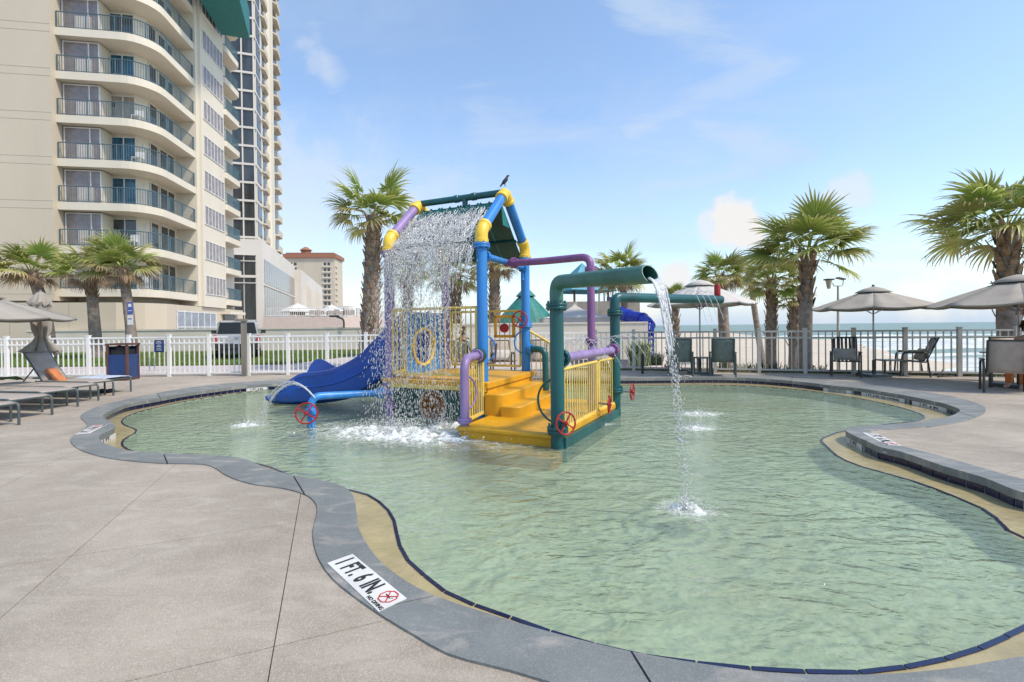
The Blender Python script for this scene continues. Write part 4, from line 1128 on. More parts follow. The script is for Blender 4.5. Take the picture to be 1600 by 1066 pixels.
# playground beyond the wall: pale teal pyramid roof on posts, blue tube slide, blue climbing panel
pg = thing('playground_tower', 'playground tower with a pale teal pyramid roof on tall posts', 'playground', (D(910, 500, 30).x, 30, 0))
pa = D(909, 411, 30).z; pe = D(909, 456, 30).z; pcx = 0
for k in range(4):
    a0 = math.pi/4+math.pi/2*k+.35; a1 = a0+math.pi/2
    MB().add([(2.3*math.cos(a0), 2.3*math.sin(a0), pe), (2.3*math.cos(a1), 2.3*math.sin(a1), pe), (0, 0, pa), (2.25*math.cos(a0), 2.25*math.sin(a0), pe-.05), (2.25*math.cos(a1), 2.25*math.sin(a1), pe-.05), (0, 0, pa-.06)],
             [(0, 1, 2), (5, 4, 3), (0, 3, 4, 1), (1, 4, 5, 2), (2, 5, 3, 0)]).build('roof_panel', M_tealb, pg, local=True)
    MB().tube([(1.7*math.cos(a0), 1.7*math.sin(a0), 0), (1.7*math.cos(a0), 1.7*math.sin(a0), pe+.2)], .07, 8).build('post', M_brown, pg, local=True)
MB().box((0, 0, 1.55), (2.4, 2.4, .12)).build('platform', M_brown, pg, local=True)
for i, px_ in enumerate((936, 944, 957)):
    c = D(px_, 450, 33); t = thing('metal_post', ['thin grey post left of a pair behind the screen', 'middle thin grey post behind the screen', 'thin grey post with a small box, right of two others'][i], 'post', (c.x, c.y, 0))
    MB().tube([(0, 0, 0), (0, 0, c.z)], .06, 6).build('shaft', M_steel, t, local=True)
    if i == 2: MB().box((-.2, 0, c.z-.8), (.4, .2, .3)).build('box', M_navy, t, local=True)
M_tube = mat('deep blue tube', (.02, .05, .42), .25, var=.15, spec=.6)
tsl = thing('tube_slide', 'short deep blue tube slide with black bands beyond the palm', 'slide', (D(1000, 510, 20).x, 20, 0))
path = [D(968, 489, 21), D(985, 496, 20.6), D(1003, 499, 20), D(1013, 508, 19.6), D(1009, 520, 19.4)]
pp = bend(path, .5, 6)
MB().tube(pp, .30, 18, caps=False).build('tube', M_tube, tsl, smooth=50)
for k in (3, 11, 18):
    MB().tube([pp[k]-(pp[k+1]-pp[k])*.2, pp[k]+(pp[k+1]-pp[k]).normalized()*.06], .335, 18).build('band', M_tube, tsl)
lp_ = thing('climbing_panel', 'blue lattice climbing panel below the tube slide', 'climbing panel', (D(1009, 540, 19).x, 19, 0))
c = D(1009, 535, 19)
for i in range(4): MB().box((-.32+i*.21, 0, .75), (.07, .06, 1.5)).build('upright', M_tube, lp_, local=True)
for i in range(5): MB().box((0, 0, .2+i*.29), (.70, .05, .08)).build('rung', M_tube, lp_, local=True)

# ------------------------------------------------------------------ fences
def fence(A, B, n_panels, m, label, hz=1.17):
    A, B = Vector(A), Vector(B); d = (B-A); L = d.length; d.normalize(); a = math.atan2(d.y, d.x)
    t = thing('pool_fence', label, 'fence', A, a)
    PL = L/n_panels; npk = max(4, int(PL/.142)); 
    post = MB().box((0, 0, (hz+.05)/2), (.085, .085, hz+.05)).box((0, 0, hz+.06), (.10, .10, .02)).mesh('post'); post.materials.append(m)
    rails = []
    rm = MB().box((0, 0, 0), (PL-.085, .038, .045)).mesh('rail'); rm.materials.append(m)
    pk = MB().box((0, 0, 0), (.026, .022, hz-.08)).mesh('picket'); pk.materials.append(m)
    for i in range(n_panels+1): put('post', post, t, (i*PL, 0, 0))
    for i in range(n_panels):
        for z in (hz-.02, hz-.19, .10): put('rail', rm, t, ((i+.5)*PL, 0, z))
        for k in range(1, npk): put('picket', pk, t, (i*PL+PL*k/npk, 0, .04+hz/2+rnd.uniform(-.002, .002)))
    return t
pA, pB, pC, pD_ = Vector((-18.0, 13.15, 0)), Vector((2.45, 14.05, 0)), Vector((2.55, 14.05, 0)), Vector((14.3, 10.45, 0))
fence(pA, pB, 18, M_white, 'long white picket fence in front of the lawn and parked pickup')
fence(pC, pD_, 11, M_fgrey, 'beige metal picket fence between the pool deck and the beach')
MB_ = thing('gate_stop', 'short black slanted bar at the foot of the beach fence', 'gate stop', G(1470, 586))
p, q = G(1466, 590), D(1474, 578, 11.75)
MB().beam(p, q, .03, .03).build('bar', M_black, MB_)
MB().beam(G(1467, 589.5)+Vector((0, 0, .02)), G(1530, 587)+Vector((0, 0, .02)), .02, .03).build('track', M_dfrm, MB_)

# ------------------------------------------------------------------ sabal palms
def frond_mesh(name, m, rad, nl, spread, droop, pet, seed, width=.042):
    "fan leaf: stalk along +X then leaflets; x out, z up"
    r_ = random.Random(seed); vs = []; fs = []; al = []
    def addv(v, a): vs.append(v); al.append(a); return len(vs)-1
    # stalk
    k = 6; prevr = None
    def stalk(t): return Vector((pet*t, 0, -.16*pet*t*t))
    for i in range(k+1):
        p = stalk(i/k); w = .022*(1-.4*i/k)
        ids = [addv(p+Vector((0, w, 0)), 0), addv(p+Vector((0, 0, w*.6)), 0), addv(p+Vector((0, -w, 0)), 0), addv(p-Vector((0, 0, w*.5)), 0)]
        if prevr:
            for j in range(4): fs.append((prevr[j], prevr[(j+1) % 4], ids[(j+1) % 4], ids[j]))
        prevr = ids
    hub = stalk(1.0)
    for i in range(nl):
        u = (i+.5)/nl*2-1; ang = u*spread
        Lf = rad*(1-.34*abs(u)**1.6)*r_.uniform(.86, 1.08)
        base = hub+Vector((.10*(1-abs(u)), .05*math.sin(ang), 0))
        # costapalmate: the middle arches down
        el = .10-.45*(1-abs(u))*droop*.4+r_.uniform(-.10, .10)
        dirh = Vector((math.cos(ang), math.sin(ang), 0)); side = Vector((-math.sin(ang), math.cos(ang), 0))
        pts = []; p = base.copy(); e = el; sg = 5; dro = droop*r_.uniform(.6, 1.5); tw = r_.uniform(-.5, .5)
        for j in range(sg+1):
            t = j/sg; pts.append(p.copy())
            d = dirh*math.cos(e)+Vector((0, 0, 1))*math.sin(e)
            p = p+d*(Lf/sg); e -= dro*(.10+.55*t*t)
        last = None
        for j in range(sg+1):
            t = j/sg; w = width*rad*(.35+1.5*t) if t < .35 else width*rad*(.875)*(1-((t-.35)/.65)**1.5)
            w = max(w, .0025); sd_ = (side+Vector((0, 0, tw*t))).normalized()
            ids = (addv(pts[j]+sd_*w, t), addv(pts[j]-Vector((0, 0, w*.55)), t), addv(pts[j]-sd_*w, t))
            if last:
                fs.append((last[0], last[1], ids[1], ids[0])); fs.append((last[1], last[2], ids[2], ids[1]))
            last = ids
    me = bpy.data.meshes.new(name); me.from_pydata([tuple(v) for v in vs], [], fs); me.update()
    at = me.attributes.new('along', 'FLOAT', 'POINT'); at.data.foreach_set('value', al)
    me.materials.append(m); return me
FR = {'g': [frond_mesh('frond', M_fr_g, .88, 30, 1.9, .95, .75, 11+k) for k in range(3)]+[frond_mesh('frond', M_fr_g, .80, 28, 1.8, 1.5, .70, 31+k) for k in range(2)],
      'y': [frond_mesh('frond', M_fr_y, .82, 26, 1.7, 1.5, .70, 51+k) for k in range(3)],
      'b': [frond_mesh('frond', M_fr_b, .70, 20, 1.3, 1.7, .55, 71+k, .032) for k in range(3)]}
def palm(label, base, crown, r_cr, tr, seed, n=30, mix=(.7, .25, .05), booted=1.0, lean=(0, 0), trunk_top=None, bs=1.25, low=-.75, wind=(0, 0, 0)):
    "base and crown centre as points, crown radius, trunk radius"
    q = random.Random(seed); base, crown = Vector(base), Vector(crown)
    t = thing('palm_tree', label, 'palm tree', base, 0, 'palm trees round the pool')
    H = crown-base; ctrl = Vector((lean[0], lean[1], 0)); pts = []; rs = []
    N = 14
    for i in range(N+1):
        u = i/N; p = H*u+ctrl*(4*u*(1-u)); pts.append(p)
        r_ = tr*(1.18-.25*u) if u < .92 else tr*.9
        if u < .08: r_ *= 1.25-u*3
        rs.append(r_*q.uniform(.97, 1.03))
    trunk = MB().tube(pts, rs, 12).build('trunk', M_bark, t, local=True, smooth=80)
    bt = MB(); turns = 0
    L = H.length; nb = int(L*booted/.075*2.6/bs)
    for k in range(nb):
        u = 1-booted+(booted)*(k+.5)/nb; u = min(.985, u)
        i = min(N-1, int(u*N)); f = u*N-i; p = pts[i]+(pts[i+1]-pts[i])*f; rr = rs[i]
        a = k*2.39996+q.uniform(-.15, .15); o = Vector((math.cos(a), math.sin(a), 0)); sd_ = Vector((-o.y, o.x, 0)); 
        ln = q.uniform(.10, .19)*(1 if u < .8 else 1.25)*bs; w = tr*q.uniform(.22, .34)*bs; out = ln*q.uniform(.30, .62)
        b0 = p+o*(rr*.9); tp = b0+o*out+Vector((0, 0, ln)); th = .022
        bt.add([b0+sd_*w-Vector((0, 0, .05)), b0-sd_*w-Vector((0, 0, .05)), tp-sd_*w*.45, tp+sd_*w*.45,
                b0+o*th*1.5+sd_*w*.6-Vector((0, 0, .03)), b0+o*th*1.5-sd_*w*.6-Vector((0, 0, .03)), tp+o*th-sd_*w*.3, tp+o*th+sd_*w*.3],
               [(0, 1, 2, 3), (4, 7, 6, 5), (0, 4, 5, 1), (1, 5, 6, 2), (2, 6, 7, 3), (3, 7, 4, 0)])
    if nb: stuff(bt.build('leaf_bases', M_boot, trunk, local=True))
    sc = r_cr/1.55
    for k in range(n):
        u = (k+.5)/n
        el = math.asin(max(-1, min(1, low+(1-low)*u)))*1.0; el = max(-1.15, min(1.35, el+q.uniform(-.12, .12)))
        a = k*2.39996+q.uniform(-.25, .25)
        kind = 'g'; x = q.random()
        if el < -.45 and x < mix[2]*6+.25*mix[1]: kind = 'b'
        elif x < mix[1]*(1.6 if el < .2 else .5): kind = 'y'
        if mix[2] > .2 and el < .1 and q.random() < mix[2]*1.6: kind = 'b'
        me = q.choice(FR[kind])
        roll = q.uniform(-.45, .45)
        M = Matrix.Rotation(a, 4, 'Z') @ Matrix.Rotation(-el, 4, 'Y') @ Matrix.Rotation(roll, 4, 'X')
        o = put('frond', me, t)
        s = sc*q.uniform(.86, 1.1)
        M.translation = H+Vector((math.cos(a)*.10, math.sin(a)*.10, -.12*(1-u)+.05))
        o.matrix_local = M @ Matrix.Diagonal((s, s, s, 1))
    return t
def PT(label, bx, by, cx, cy, Y, rpx, tpx, seed, zb=0.0, **k):
    "trunk foot, crown centre, crown radius and trunk width read in photo pixels at distance Y"
    b = D(bx, by, Y); c = D(cx, cy, Y); rpx *= .87
    return palm(label, (b.x, b.y, zb), (c.x, c.y, c.z), rpx/F_PX*Y, tpx/2/F_PX*Y, seed, **k)
PT('palm at the far left in front of the blank beige hotel wall', 78, 590, 48, 424, 24, 66, 15, 1, booted=.18, mix=(.35, .4, .6), n=30, lean=(.25, 0), low=-.45)
PT('middle one of three wind-burnt palms in front of the hotel balconies', 152, 570, 141, 426, 23, 60, 14, 2, booted=.3, mix=(.25, .4, .8), n=30, low=-.6)
PT('wind-burnt palm between the litter bin and the balcony hotel', 207, 570, 190, 418, 22.5, 66, 13, 3, booted=.25, mix=(.35, .4, .6), n=32, lean=(.1, 0), low=-.55)
PT('tall palm rising behind the blue slide', 577, 600, 584, 338, 15.5, 92, 24, 4, booted=.97, mix=(.6, .35, .08), n=22, low=-.25)
PT('palm seen through the left part of the water curtain', 636, 560, 637, 425, 22, 48, 14, 5, booted=1, mix=(.5, .4, .2), n=30, low=-.6)
PT('palm seen through the water curtain behind the purple column', 712, 560, 712, 430, 23, 56, 17, 6, booted=1, mix=(.5, .4, .2), n=34, low=-.7)
PT('palm behind the two blue columns of the play structure', 772, 580, 773, 412, 21, 58, 16, 7, booted=.97, mix=(.4, .4, .3), n=34, low=-.65)
PT('leaning palm behind the tube slide and the large teal spout', 960, 575, 968, 428, 21.5, 56, 11, 8, booted=.2, mix=(.5, .4, .15), n=32, lean=(.35, 0), low=-.55, zb=-.4)
PT('small shaggy palm behind the teal spray arm', 1052, 565, 1052, 466, 19.5, 33, 16, 9, booted=1, mix=(.5, .4, .2), n=26, low=-.2, zb=-.6)
PT('palm behind the umbrella with the red capped spray arm', 1135, 560, 1126, 430, 22, 50, 15, 10, booted=.15, mix=(.5, .45, .2), n=36, low=-.6, zb=-.7)
PT('slender palm leaning right, standing alone on the sand', 1192, 528, 1170, 425, 26, 44, 8, 11, booted=.05, mix=(.5, .45, .2), n=28, low=-.8, zb=-1.0)
PT('short palm left of the tallest beach palm', 1204, 560, 1206, 437, 17.5, 56, 14, 12, booted=.6, mix=(.65, .3, .1), n=32, low=-.6, zb=-.6)
PT('palm half hidden behind the tallest beach palm trunk', 1241, 560, 1240, 470, 17.0, 30, 14, 13, booted=.6, mix=(.5, .4, .2), n=22, low=-.6, zb=-.6)
PT('tallest beach palm with a cross-hatched trunk beside the lamp post', 1256, 580, 1262, 392, 14.8, 103, 17, 14, bs=1.9, booted=.42, mix=(.8, .18, .05), n=30, low=-.22, zb=-.5)
PT('large palm rising behind the umbrella at the right edge', 1578, 590, 1574, 356, 12.2, 132, 27, 15, bs=1.7, booted=.55, mix=(.7, .25, .08), n=32, low=-.22, zb=-.5)
# low plants by the fence
def tuft(label, c, h, n, w, m, seed, spread=.5):
    q = random.Random(seed); t = thing('beach_plant', label, 'plant', c); mb = MB()
    for k in range(n):
        a = q.uniform(0, 6.28); l = h*q.uniform(.5, 1); sp_ = spread*q.uniform(.2, 1)*h; p0 = Vector((q.uniform(-w, w), q.uniform(-w*.5, w*.5), 0))
        o = Vector((math.cos(a), math.sin(a), 0)); s = Vector((-o.y, o.x, 0))*h*.022
        m1 = p0+o*sp_*.4+Vector((0, 0, l*.65)); e = p0+o*sp_+Vector((0, 0, l*.9))
        mb.add([p0+s, p0-s, m1-s, m1+s, e], [(0, 1, 2, 3), (3, 2, 4)])
    mb.build('blades', m, t, local=True); return t
M_gr2 = mat('pale grass blades', (.36, .42, .20), .8, var=.3)
tuft('fountain of pale green grass behind the pool fence near the tube slide', (D(999, 560, 15.3).x, 15.3, 0), 1.05, 260, .28, M_gr2, 3, .55)
tuft('dark leafy clump right of the pale grass fountain', (D(1022, 560, 15.6).x, 15.6, 0), .55, 160, .25, M_grassd, 4, .6)
for i, (px_, hh) in enumerate(((945, .45), (1132, .40), (1160, .34), (1180, .42), (1205, .42), (1222, .34), (1277, .35))):
    lab = ['behind the fence beside the purple pipe', 'under the right hand lounge chair', 'right of the pair of lounge chairs', 'below the leaning palm', 'at the foot of the short beach palm', 'between two beach palm trunks', 'right of the tallest beach palm'][i]
    y0 = 14.75-(D(px_, 575, 14).x-2.5)*.305
    tuft('low dark spiky plant '+lab, (D(px_, 575, y0).x, y0, -.03), hh, 50, .22, M_grassd, 20+i, .9)
bg_ = MB()
for k in range(9000):
    x = rnd.uniform(1.6, 12.5); y = 14.1-(x-2.5)*.305+rnd.uniform(.1, .75); h = rnd.uniform(.03, .10); a = rnd.uniform(0, 3.1); dx, dy = math.cos(a)*.012, math.sin(a)*.012
    bg_.add([(x-dx, y-dy, -.045), (x+dx, y+dy, -.045), (x+rnd.uniform(-.03, .03), y, h)], [(0, 1, 2)])
stuff(bg_.build('verge_grass', mat('dry verge grass', (.17, .18, .06), .9, var=.4)), 'strip of dry grass along the foot of the beach fence', 'grass')
# ------------------------------------------------------------------ water play structure
UA = Vector((.917, -.399, 0)); UB = Vector((.399, .917, 0)); C1 = Vector((-.454, 7.1, 0)); ANG = math.atan2(-.399, .917)
play = thing('water_play_structure', 'colourful pipe play structure with teal roof, yellow steps and blue slide standing in the pool', 'play structure', C1, ANG)
def P3(a, b, z): return Vector((a, b, z))
def part(mb, name, m, parent=None, smooth=40): return mb.build(name, m, parent or play, local=True, smooth=smooth)
def pipe(name, pts, r, m, n=20, br=.18, parent=None, caps=True):
    return part(MB().tube(bend(pts, br, 7) if len(pts) > 2 else pts, r, n, caps), name, m, parent, 50)
def flange(c, d, r, m, w=.055, bolts=8, name='flange', parent=None):
    "pair of bolted rings round a pipe"
    M = axis_m(d); mb = MB(); c = Vector(c)
    for s in (-1, 1): mb.lathe([(r*1.02, -w*.36), (r*1.5, -w*.36), (r*1.55, -w*.25), (r*1.55, w*.05), (r*1.5, w*.16), (r*1.02, w*.16)], c+M @ Vector((0, 0, s*w*.30)), 22, M)
    o = part(mb, name, m, parent, 35); bo = MB()
    for k in range(bolts):
        a = 2*math.pi*k/bolts; bo.lathe([(.010, -w*.95), (.013, -w*.6), (.013, w*.6), (.010, w*.95)], c+M @ Vector((r*1.3*math.cos(a), r*1.3*math.sin(a), 0)), 6, M)
    stuff(bo.build('bolt', m, o, local=True)); return o
def collar(c, d, r, m, w=.05, name='collar'):
    return part(MB().lathe([(r*1.0, -w/2), (r*1.18, -w*.4), (r*1.18, w*.4), (r*1.0, w/2)], c, 20, axis_m(d)), name, m, None, 35)
RC = .084
# columns
ZE = 2.62
cols = [((0, 0), M_blue, -.31), ((-1.76, 0), M_purp, -.31), ((0, 1.79), M_blue, -.31), ((-1.76, 1.79), M_purp, -.31)]
for (a, b), m, zb in cols:
    part(MB().tube([P3(a, b, zb), P3(a, b, ZE)], RC, 22), 'column', m, None, 50)
    flange((a, b, ZE-.01), (0, 0, 1), RC, m, .06)
flange((0, 0, .0+.06), (0, 0, 1), RC, M_blue, .06)
flange((-1.76, 0, .04), (0, 0, 1), RC, M_purp, .06)
flange((-1.76, 0, .42), (0, 0, 1), RC, M_purp, .05)
flange((0, 1.79, 1.38), (0, 0, 1), RC, M_blue, .06)
# gable frames: yellow elbows, rafters, apex
ZA, HB = 3.66, .895
for a, m in ((0, M_blue), (-1.76, M_purp)):
    for b0, s in ((0, 1), (1.79, -1)):
        top = P3(a, b0, ZE+.22); ap = P3(a, HB, ZA); d = (ap-top).normalized()
        k1 = top+d*.17; k2 = ap-d*.16
        e = MB().tube(bend([P3(a, b0, ZE+.02), top, k1], .13, 7), RC*1.17, 22)
        e.lathe([(RC*1.17, 0), (RC*1.32, .01), (RC*1.32, .06), (RC*1.17, .07)], P3(a, b0, ZE+.02), 22)
        e.lathe([(RC*1.17, -.06), (RC*1.30, -.05), (RC*1.30, 0), (RC*1.17, .01)], k1, 22, axis_m(d))
        part(e, 'elbow', M_yelb if m is M_blue or 1 else m)
        part(MB().tube([k1, k2], RC*.97, 22), 'rafter', m, None, 50)
    t1 = (P3(a, HB, ZA)-P3(a, 0, ZE+.22)).normalized(); t2 = (P3(a, HB, ZA)-P3(a, 1.79, ZE+.22)).normalized()
    ap = P3(a, HB, ZA)
    e = MB().tube(bend([ap-t1*.2, ap, ap-t2*.2], .14, 8), RC*1.17, 22)
    for tt in (t1, t2): e.lathe([(RC*1.17, -.03), (RC*1.3, -.025), (RC*1.3, .02), (RC*1.17, .03)], ap-tt*.19, 22, axis_m(tt))
    part(e, 'apex_elbow', M_yelb)
part(MB().tube([P3(.02, HB, ZA-.0), P3(-1.78, HB, ZA-.0)], .058, 16), 'ridge_pipe', M_teal)
for a in (-.6, -.95): collar(P3(a, HB, ZA), (1, 0, 0), .058, M_teal, .10)
part(MB().tube([P3(-.78, HB, ZA), P3(-.78, HB, ZA-.16)], .05, 12), 'feed_pipe', M_teal)
# roof sheets with standing seams, both slopes
for s in (0, 1):
    for k in range(4):
        a0 = -.09-k*.395; a1 = a0-.385
        r0 = P3(0, HB+(-.02 if s == 0 else .02), ZA-.15); r1 = P3(0, (-.03 if s == 0 else 1.82), ZE+.04)
        mb = MB(); dd = (r1-r0); nrm = Vector((0, -dd.z, dd.y)) if s == 0 else Vector((0, dd.z, -dd.y)); nrm = nrm.normalized()*(1 if nrm.z*1 > 0 or True else -1)
        if nrm.z < 0: nrm = -nrm
        q = [r0+Vector((a0, 0, 0)), r0+Vector((a1, 0, 0)), r1+Vector((a1, 0, 0)), r1+Vector((a0, 0, 0))]
        mb.add(q+[v-nrm*.012 for v in q], [(0, 1, 2, 3), (7, 6, 5, 4), (0, 4, 5, 1), (1, 5, 6, 2), (2, 6, 7, 3), (3, 7, 4, 0)])
        for j in range(3):
            aa = a0-.02-j*.17; mb.beam(r0+Vector((aa, 0, 0))+nrm*.012, r1+Vector((aa, 0, 0))+nrm*.012, .025, .03, nrm)
        part(mb, 'roof_panel', M_teal)
for b in (.30, 1.5):
    part(MB().tube([P3(-.06, b, ZE+.28+.02), P3(-1.7, b, ZE+.28+.02)], .035, 10), 'roof_purlin', M_dteal)
part(MB().add([P3(-.05, HB-.05, ZA-.17), P3(-.05, HB+.30, ZA-.55), P3(-.05, HB+.02, ZA-.55), P3(-.07, HB-.05, ZA-.17), P3(-.07, HB+.30, ZA-.55), P3(-.07, HB+.02, ZA-.55)],
     [(0, 1, 2), (5, 4, 3), (0, 3, 4, 1), (1, 4, 5, 2), (2, 5, 3, 0)]), 'gable_plate', M_tealu)
# cross pipe and overhead purple pipe
flange((0, .13, 2.46), (0, 1, 0), .058, M_blue, .05); flange((0, 1.66, 2.46), (0, 1, 0), .058, M_blue, .05)
pipe('cross_pipe', [P3(0, .0, 2.46), P3(0, 1.79, 2.46)], .055, M_blue)
part(MB().tube([P3(0, 1.66, 2.40), P3(0, 1.66, 2.28)], .02, 8).lathe([(.03, 0), (.03, .05)], P3(0, 1.66, 2.22), 8), 'drain_valve', M_blue)
PX_, PY_ = 1.57, .53
flange((.16, .88, 2.44), (1, 0, 0), .06, M_purd, .05)
pipe('overhead_pipe', [P3(0, .88, 2.44), P3(.7, .80, 2.42), P3(PX_, PY_, 2.40), P3(PX_, PY_, 1.05)], .058, M_purd, 18, .17)
flange((PX_, PY_, 2.20), (0, 0, 1), .058, M_purd, .05); flange((PX_, PY_, 1.12), (0, 0, 1), .058, M_purd, .05)
pipe('column', [P3(PX_, PY_, 1.10), P3(PX_, PY_, -.31)], .055, M_purp)
# platform, steps, landing
def rbox(a0, a1, b0, b1, z0, z1, rr=.05, rc=None):
    "step block with a rounded near right corner"
    rc = rc if rc is not None else rr; poly = [(a0, b1), (a0, b0)]
    for k in range(6):
        t = -math.pi/2+math.pi/2*k/5; poly.append((a1-rc+rc*math.cos(t), b0+rc+rc*math.sin(t)))
    poly.append((a1, b1)); return MB().prism(poly, z0, z1)
def step(name, *a, m=M_yel, **k):
    o = part(rbox(*a, **k), name, m, None, 40)
    md = o.modifiers.new('edge', 'BEVEL'); md.width = .018; md.segments = 3; md.limit_method = 'ANGLE'; md.angle_limit = R(40)
    return o
step('platform', -1.86, .14, -.10, 1.90, .41, .515, rc=.03)
step('riser', -.30, .115, -.06, 1.84, -.2, .412, rc=.02)
part(MB().box((-.86, -.085, .40), (1.9, .04, .06)), 'platform_lip', M_yrail)
step('step', .08, .40, -.12, 1.86, .0, .345, rc=.14)
step('step', .36, .68, -.16, 1.86, -.1, .18, rc=.16)
step('landing', .14, 1.56, -.97, 1.86, -.31, .02, rc=.03)
step('landing_edge', .10, 1.58, -1.0, -.90, -.03, .028, rc=.02)
step('step', .02, 1.58, -1.36, -.96, -.31, -.145, rc=.05)
# side panels under the platform with a round tunnel mouth
hp_ = MB(); n = 28; cx, cz, rr = -.90, .10, .25
outl = [(-1.70, -.31), (-.10, -.31), (-.10, .42), (-1.70, .42)]
ring = [(cx+rr*math.cos(2*math.pi*k/n), cz+rr*math.sin(2*math.pi*k/n)) for k in range(n)]
def rect_pt(ang):
    dx, dz = math.cos(ang), math.sin(ang); t = 1e9
    if dx > 1e-6: t = min(t, (-.10-cx)/dx)
    if dx < -1e-6: t = min(t, (-1.70-cx)/dx)
    if dz > 1e-6: t = min(t, (.42-cz)/dz)
    if dz < -1e-6: t = min(t, (-.44-cz)/dz)
    return (cx+dx*t, cz+dz*t)
angs = sorted(set([2*math.pi*k/n for k in range(n)]+[math.atan2(z-cz, x-cx) % (2*math.pi) for x, z in outl])); m_ = len(angs)
vs = [(cx+rr*math.cos(a), -.03, cz+rr*math.sin(a)) for a in angs]+[(rect_pt(a)[0], -.03, rect_pt(a)[1]) for a in angs]
vs += [(v[0], 0.0, v[2]) for v in vs]
fs = []
for i in range(m_):
    j = (i+1) % m_; fs += [(i, j, m_+j, m_+i), (2*m_+j, 2*m_+i, 3*m_+i, 3*m_+j), (i, 2*m_+i, 2*m_+j, j)]
part(hp_.add(vs, fs), 'side_panel', M_dteal)
part(MB().torus(P3(cx, -.035, cz), rr, .02, Matrix.Rotation(math.pi/2, 3, 'X'), 32, 8), 'tunnel_rim', M_sling)
part(MB().lathe([(rr*.97, 0), (rr*.97, .35), (rr*.6, .42), (.01, .44)], P3(cx, -.03, cz), 28, Matrix.Rotation(-math.pi/2, 3, 'X'), cap=False), 'tunnel_shell', M_orng)
MBx = MB().box((-1.86+.02, .9, -.01), (.03, 1.7, .86)); part(MBx, 'side_panel', M_dteal)
part(MB().box((-.86, 1.86, -.01), (1.6, .03, .86)), 'side_panel', M_dteal)
# railings
def railing(A, B, z0a, z0b, z1a, z1b, gap, posts=True, m=M_yrail, r=.022, name='railing', label=None):
    A, B = Vector(A), Vector(B); L = (B-A).length
    o = bpy.data.objects.new(name, None); COL.objects.link(o); o.parent = play
    def pt(t, z): return Vector((A.x+(B.x-A.x)*t, A.y+(B.y-A.y)*t, z))
    MB().tube([pt(0, z1a), pt(1, z1b)], r, 10).build('top_rail', m, o, local=True, smooth=50)
    MB().beam(pt(0, z0a), pt(1, z0b), .04, .04).build('bottom_rail', m, o, local=True)
    n = max(2, int(round(L/gap)))
    for k in range(n+1):
        t = k/n
        rr_ = .020 if (k in (0, n) and posts) else .009
        MB().tube([pt(t, z0a+(z0b-z0a)*t), pt(t, z1a+(z1b-z1a)*t)], rr_, 6).build('baluster', m, o, local=True, smooth=60)
    return o
railing((-1.68, -.03, 0), (-.09, -.03, 0), .60, .60, 1.66, 1.66, .092)
railing((-1.62, 1.80, 0), (-.12, 1.80, 0), .60, .60, 1.66, 1.66, .11)
railing((-1.78, .08, 0), (-1.78, .42, 0), .60, .60, 1.66, 1.66, .10)
railing((.02, 1.80, 0), (.56, 1.80, 0), .35, .12, 1.30, 1.0, .09)
railing((.12, -.86, 0), (.05, -.10, 0), .06, .06, .86, .86, .085)
RA, RB_ = (1.55, -.90), (1.66, .47); RC_ = (1.76, 1.26)
railing((*RA, 0), (*RB_, 0), .085, .085, .82, .82, .088)
railing((1.66, .60, 0), (*RC_, 0), .085, .085, .82, .82, .088)
part(MB().beam(P3(1.54, -.95, .04), P3(1.76, 1.30, .04), .07, .07), 'kerb_rail', M_yel)
part(MB().beam(P3(1.57, -.98, -.15), P3(1.80, 1.34, -.15), .10, .30), 'kerb', M_teal)
# yellow activity frame and blue entry panel with ring
fr_ = MB(); 
for (x, z, w, h) in ((-.62, 1.36, .05, .42), (-.24, 1.36, .05, .42), (-.43, 1.55, .43, .05), (-.43, 1.17, .43, .05)): fr_.box((x, 1.76, z), (w, .03, h))
fa = part(fr_, 'activity_frame', M_yel)
MB().lathe([(.09, -.02), (.09, .02)], (-.43, 1.76, 1.33), 14, Matrix.Rotation(math.pi/2, 3, 'X')).build('spinner', M_red, fa, local=True)
ep_ = MB(); c_y, c_z, r_o = .98, 1.0, .34; n = 32
vs = []; fs = []
angs = sorted(set([2*math.pi*k/n for k in range(n)]+[math.atan2(z-c_z, y-c_y) % (2*math.pi) for y, z in ((.42, .52), (1.70, .52), (1.70, 1.64), (.42, 1.64))])); m_ = len(angs)
def rp_(ang):
    dy, dz = math.cos(ang), math.sin(ang); t = 1e9
    if dy > 1e-6: t = min(t, (1.70-c_y)/dy)
    if dy < -1e-6: t = min(t, (.42-c_y)/dy)
    if dz > 1e-6: t = min(t, (1.64-c_z)/dz)
    if dz < -1e-6: t = min(t, (.52-c_z)/dz)
    return (c_y+dy*t, c_z+dz*t)
vs = [(-1.76, c_y+r_o*math.cos(a), c_z+r_o*math.sin(a)) for a in angs]+[(-1.76, *rp_(a)) for a in angs]; vs += [(-1.80, v[1], v[2]) for v in vs]
for i in range(m_):
    j = (i+1) % m_; fs += [(i, m_+i, m_+j, j), (2*m_+j, 3*m_+j, 3*m_+i, 2*m_+i), (i, j, 2*m_+j, 2*m_+i)]
part(ep_.add(vs, fs), 'slide_entry_panel', M_blue)
part(MB().torus(P3(-1.75, c_y, c_z), r_o, .03, Matrix.Rotation(math.pi/2, 3, 'Y'), 32, 8), 'entry_ring', M_yelb)
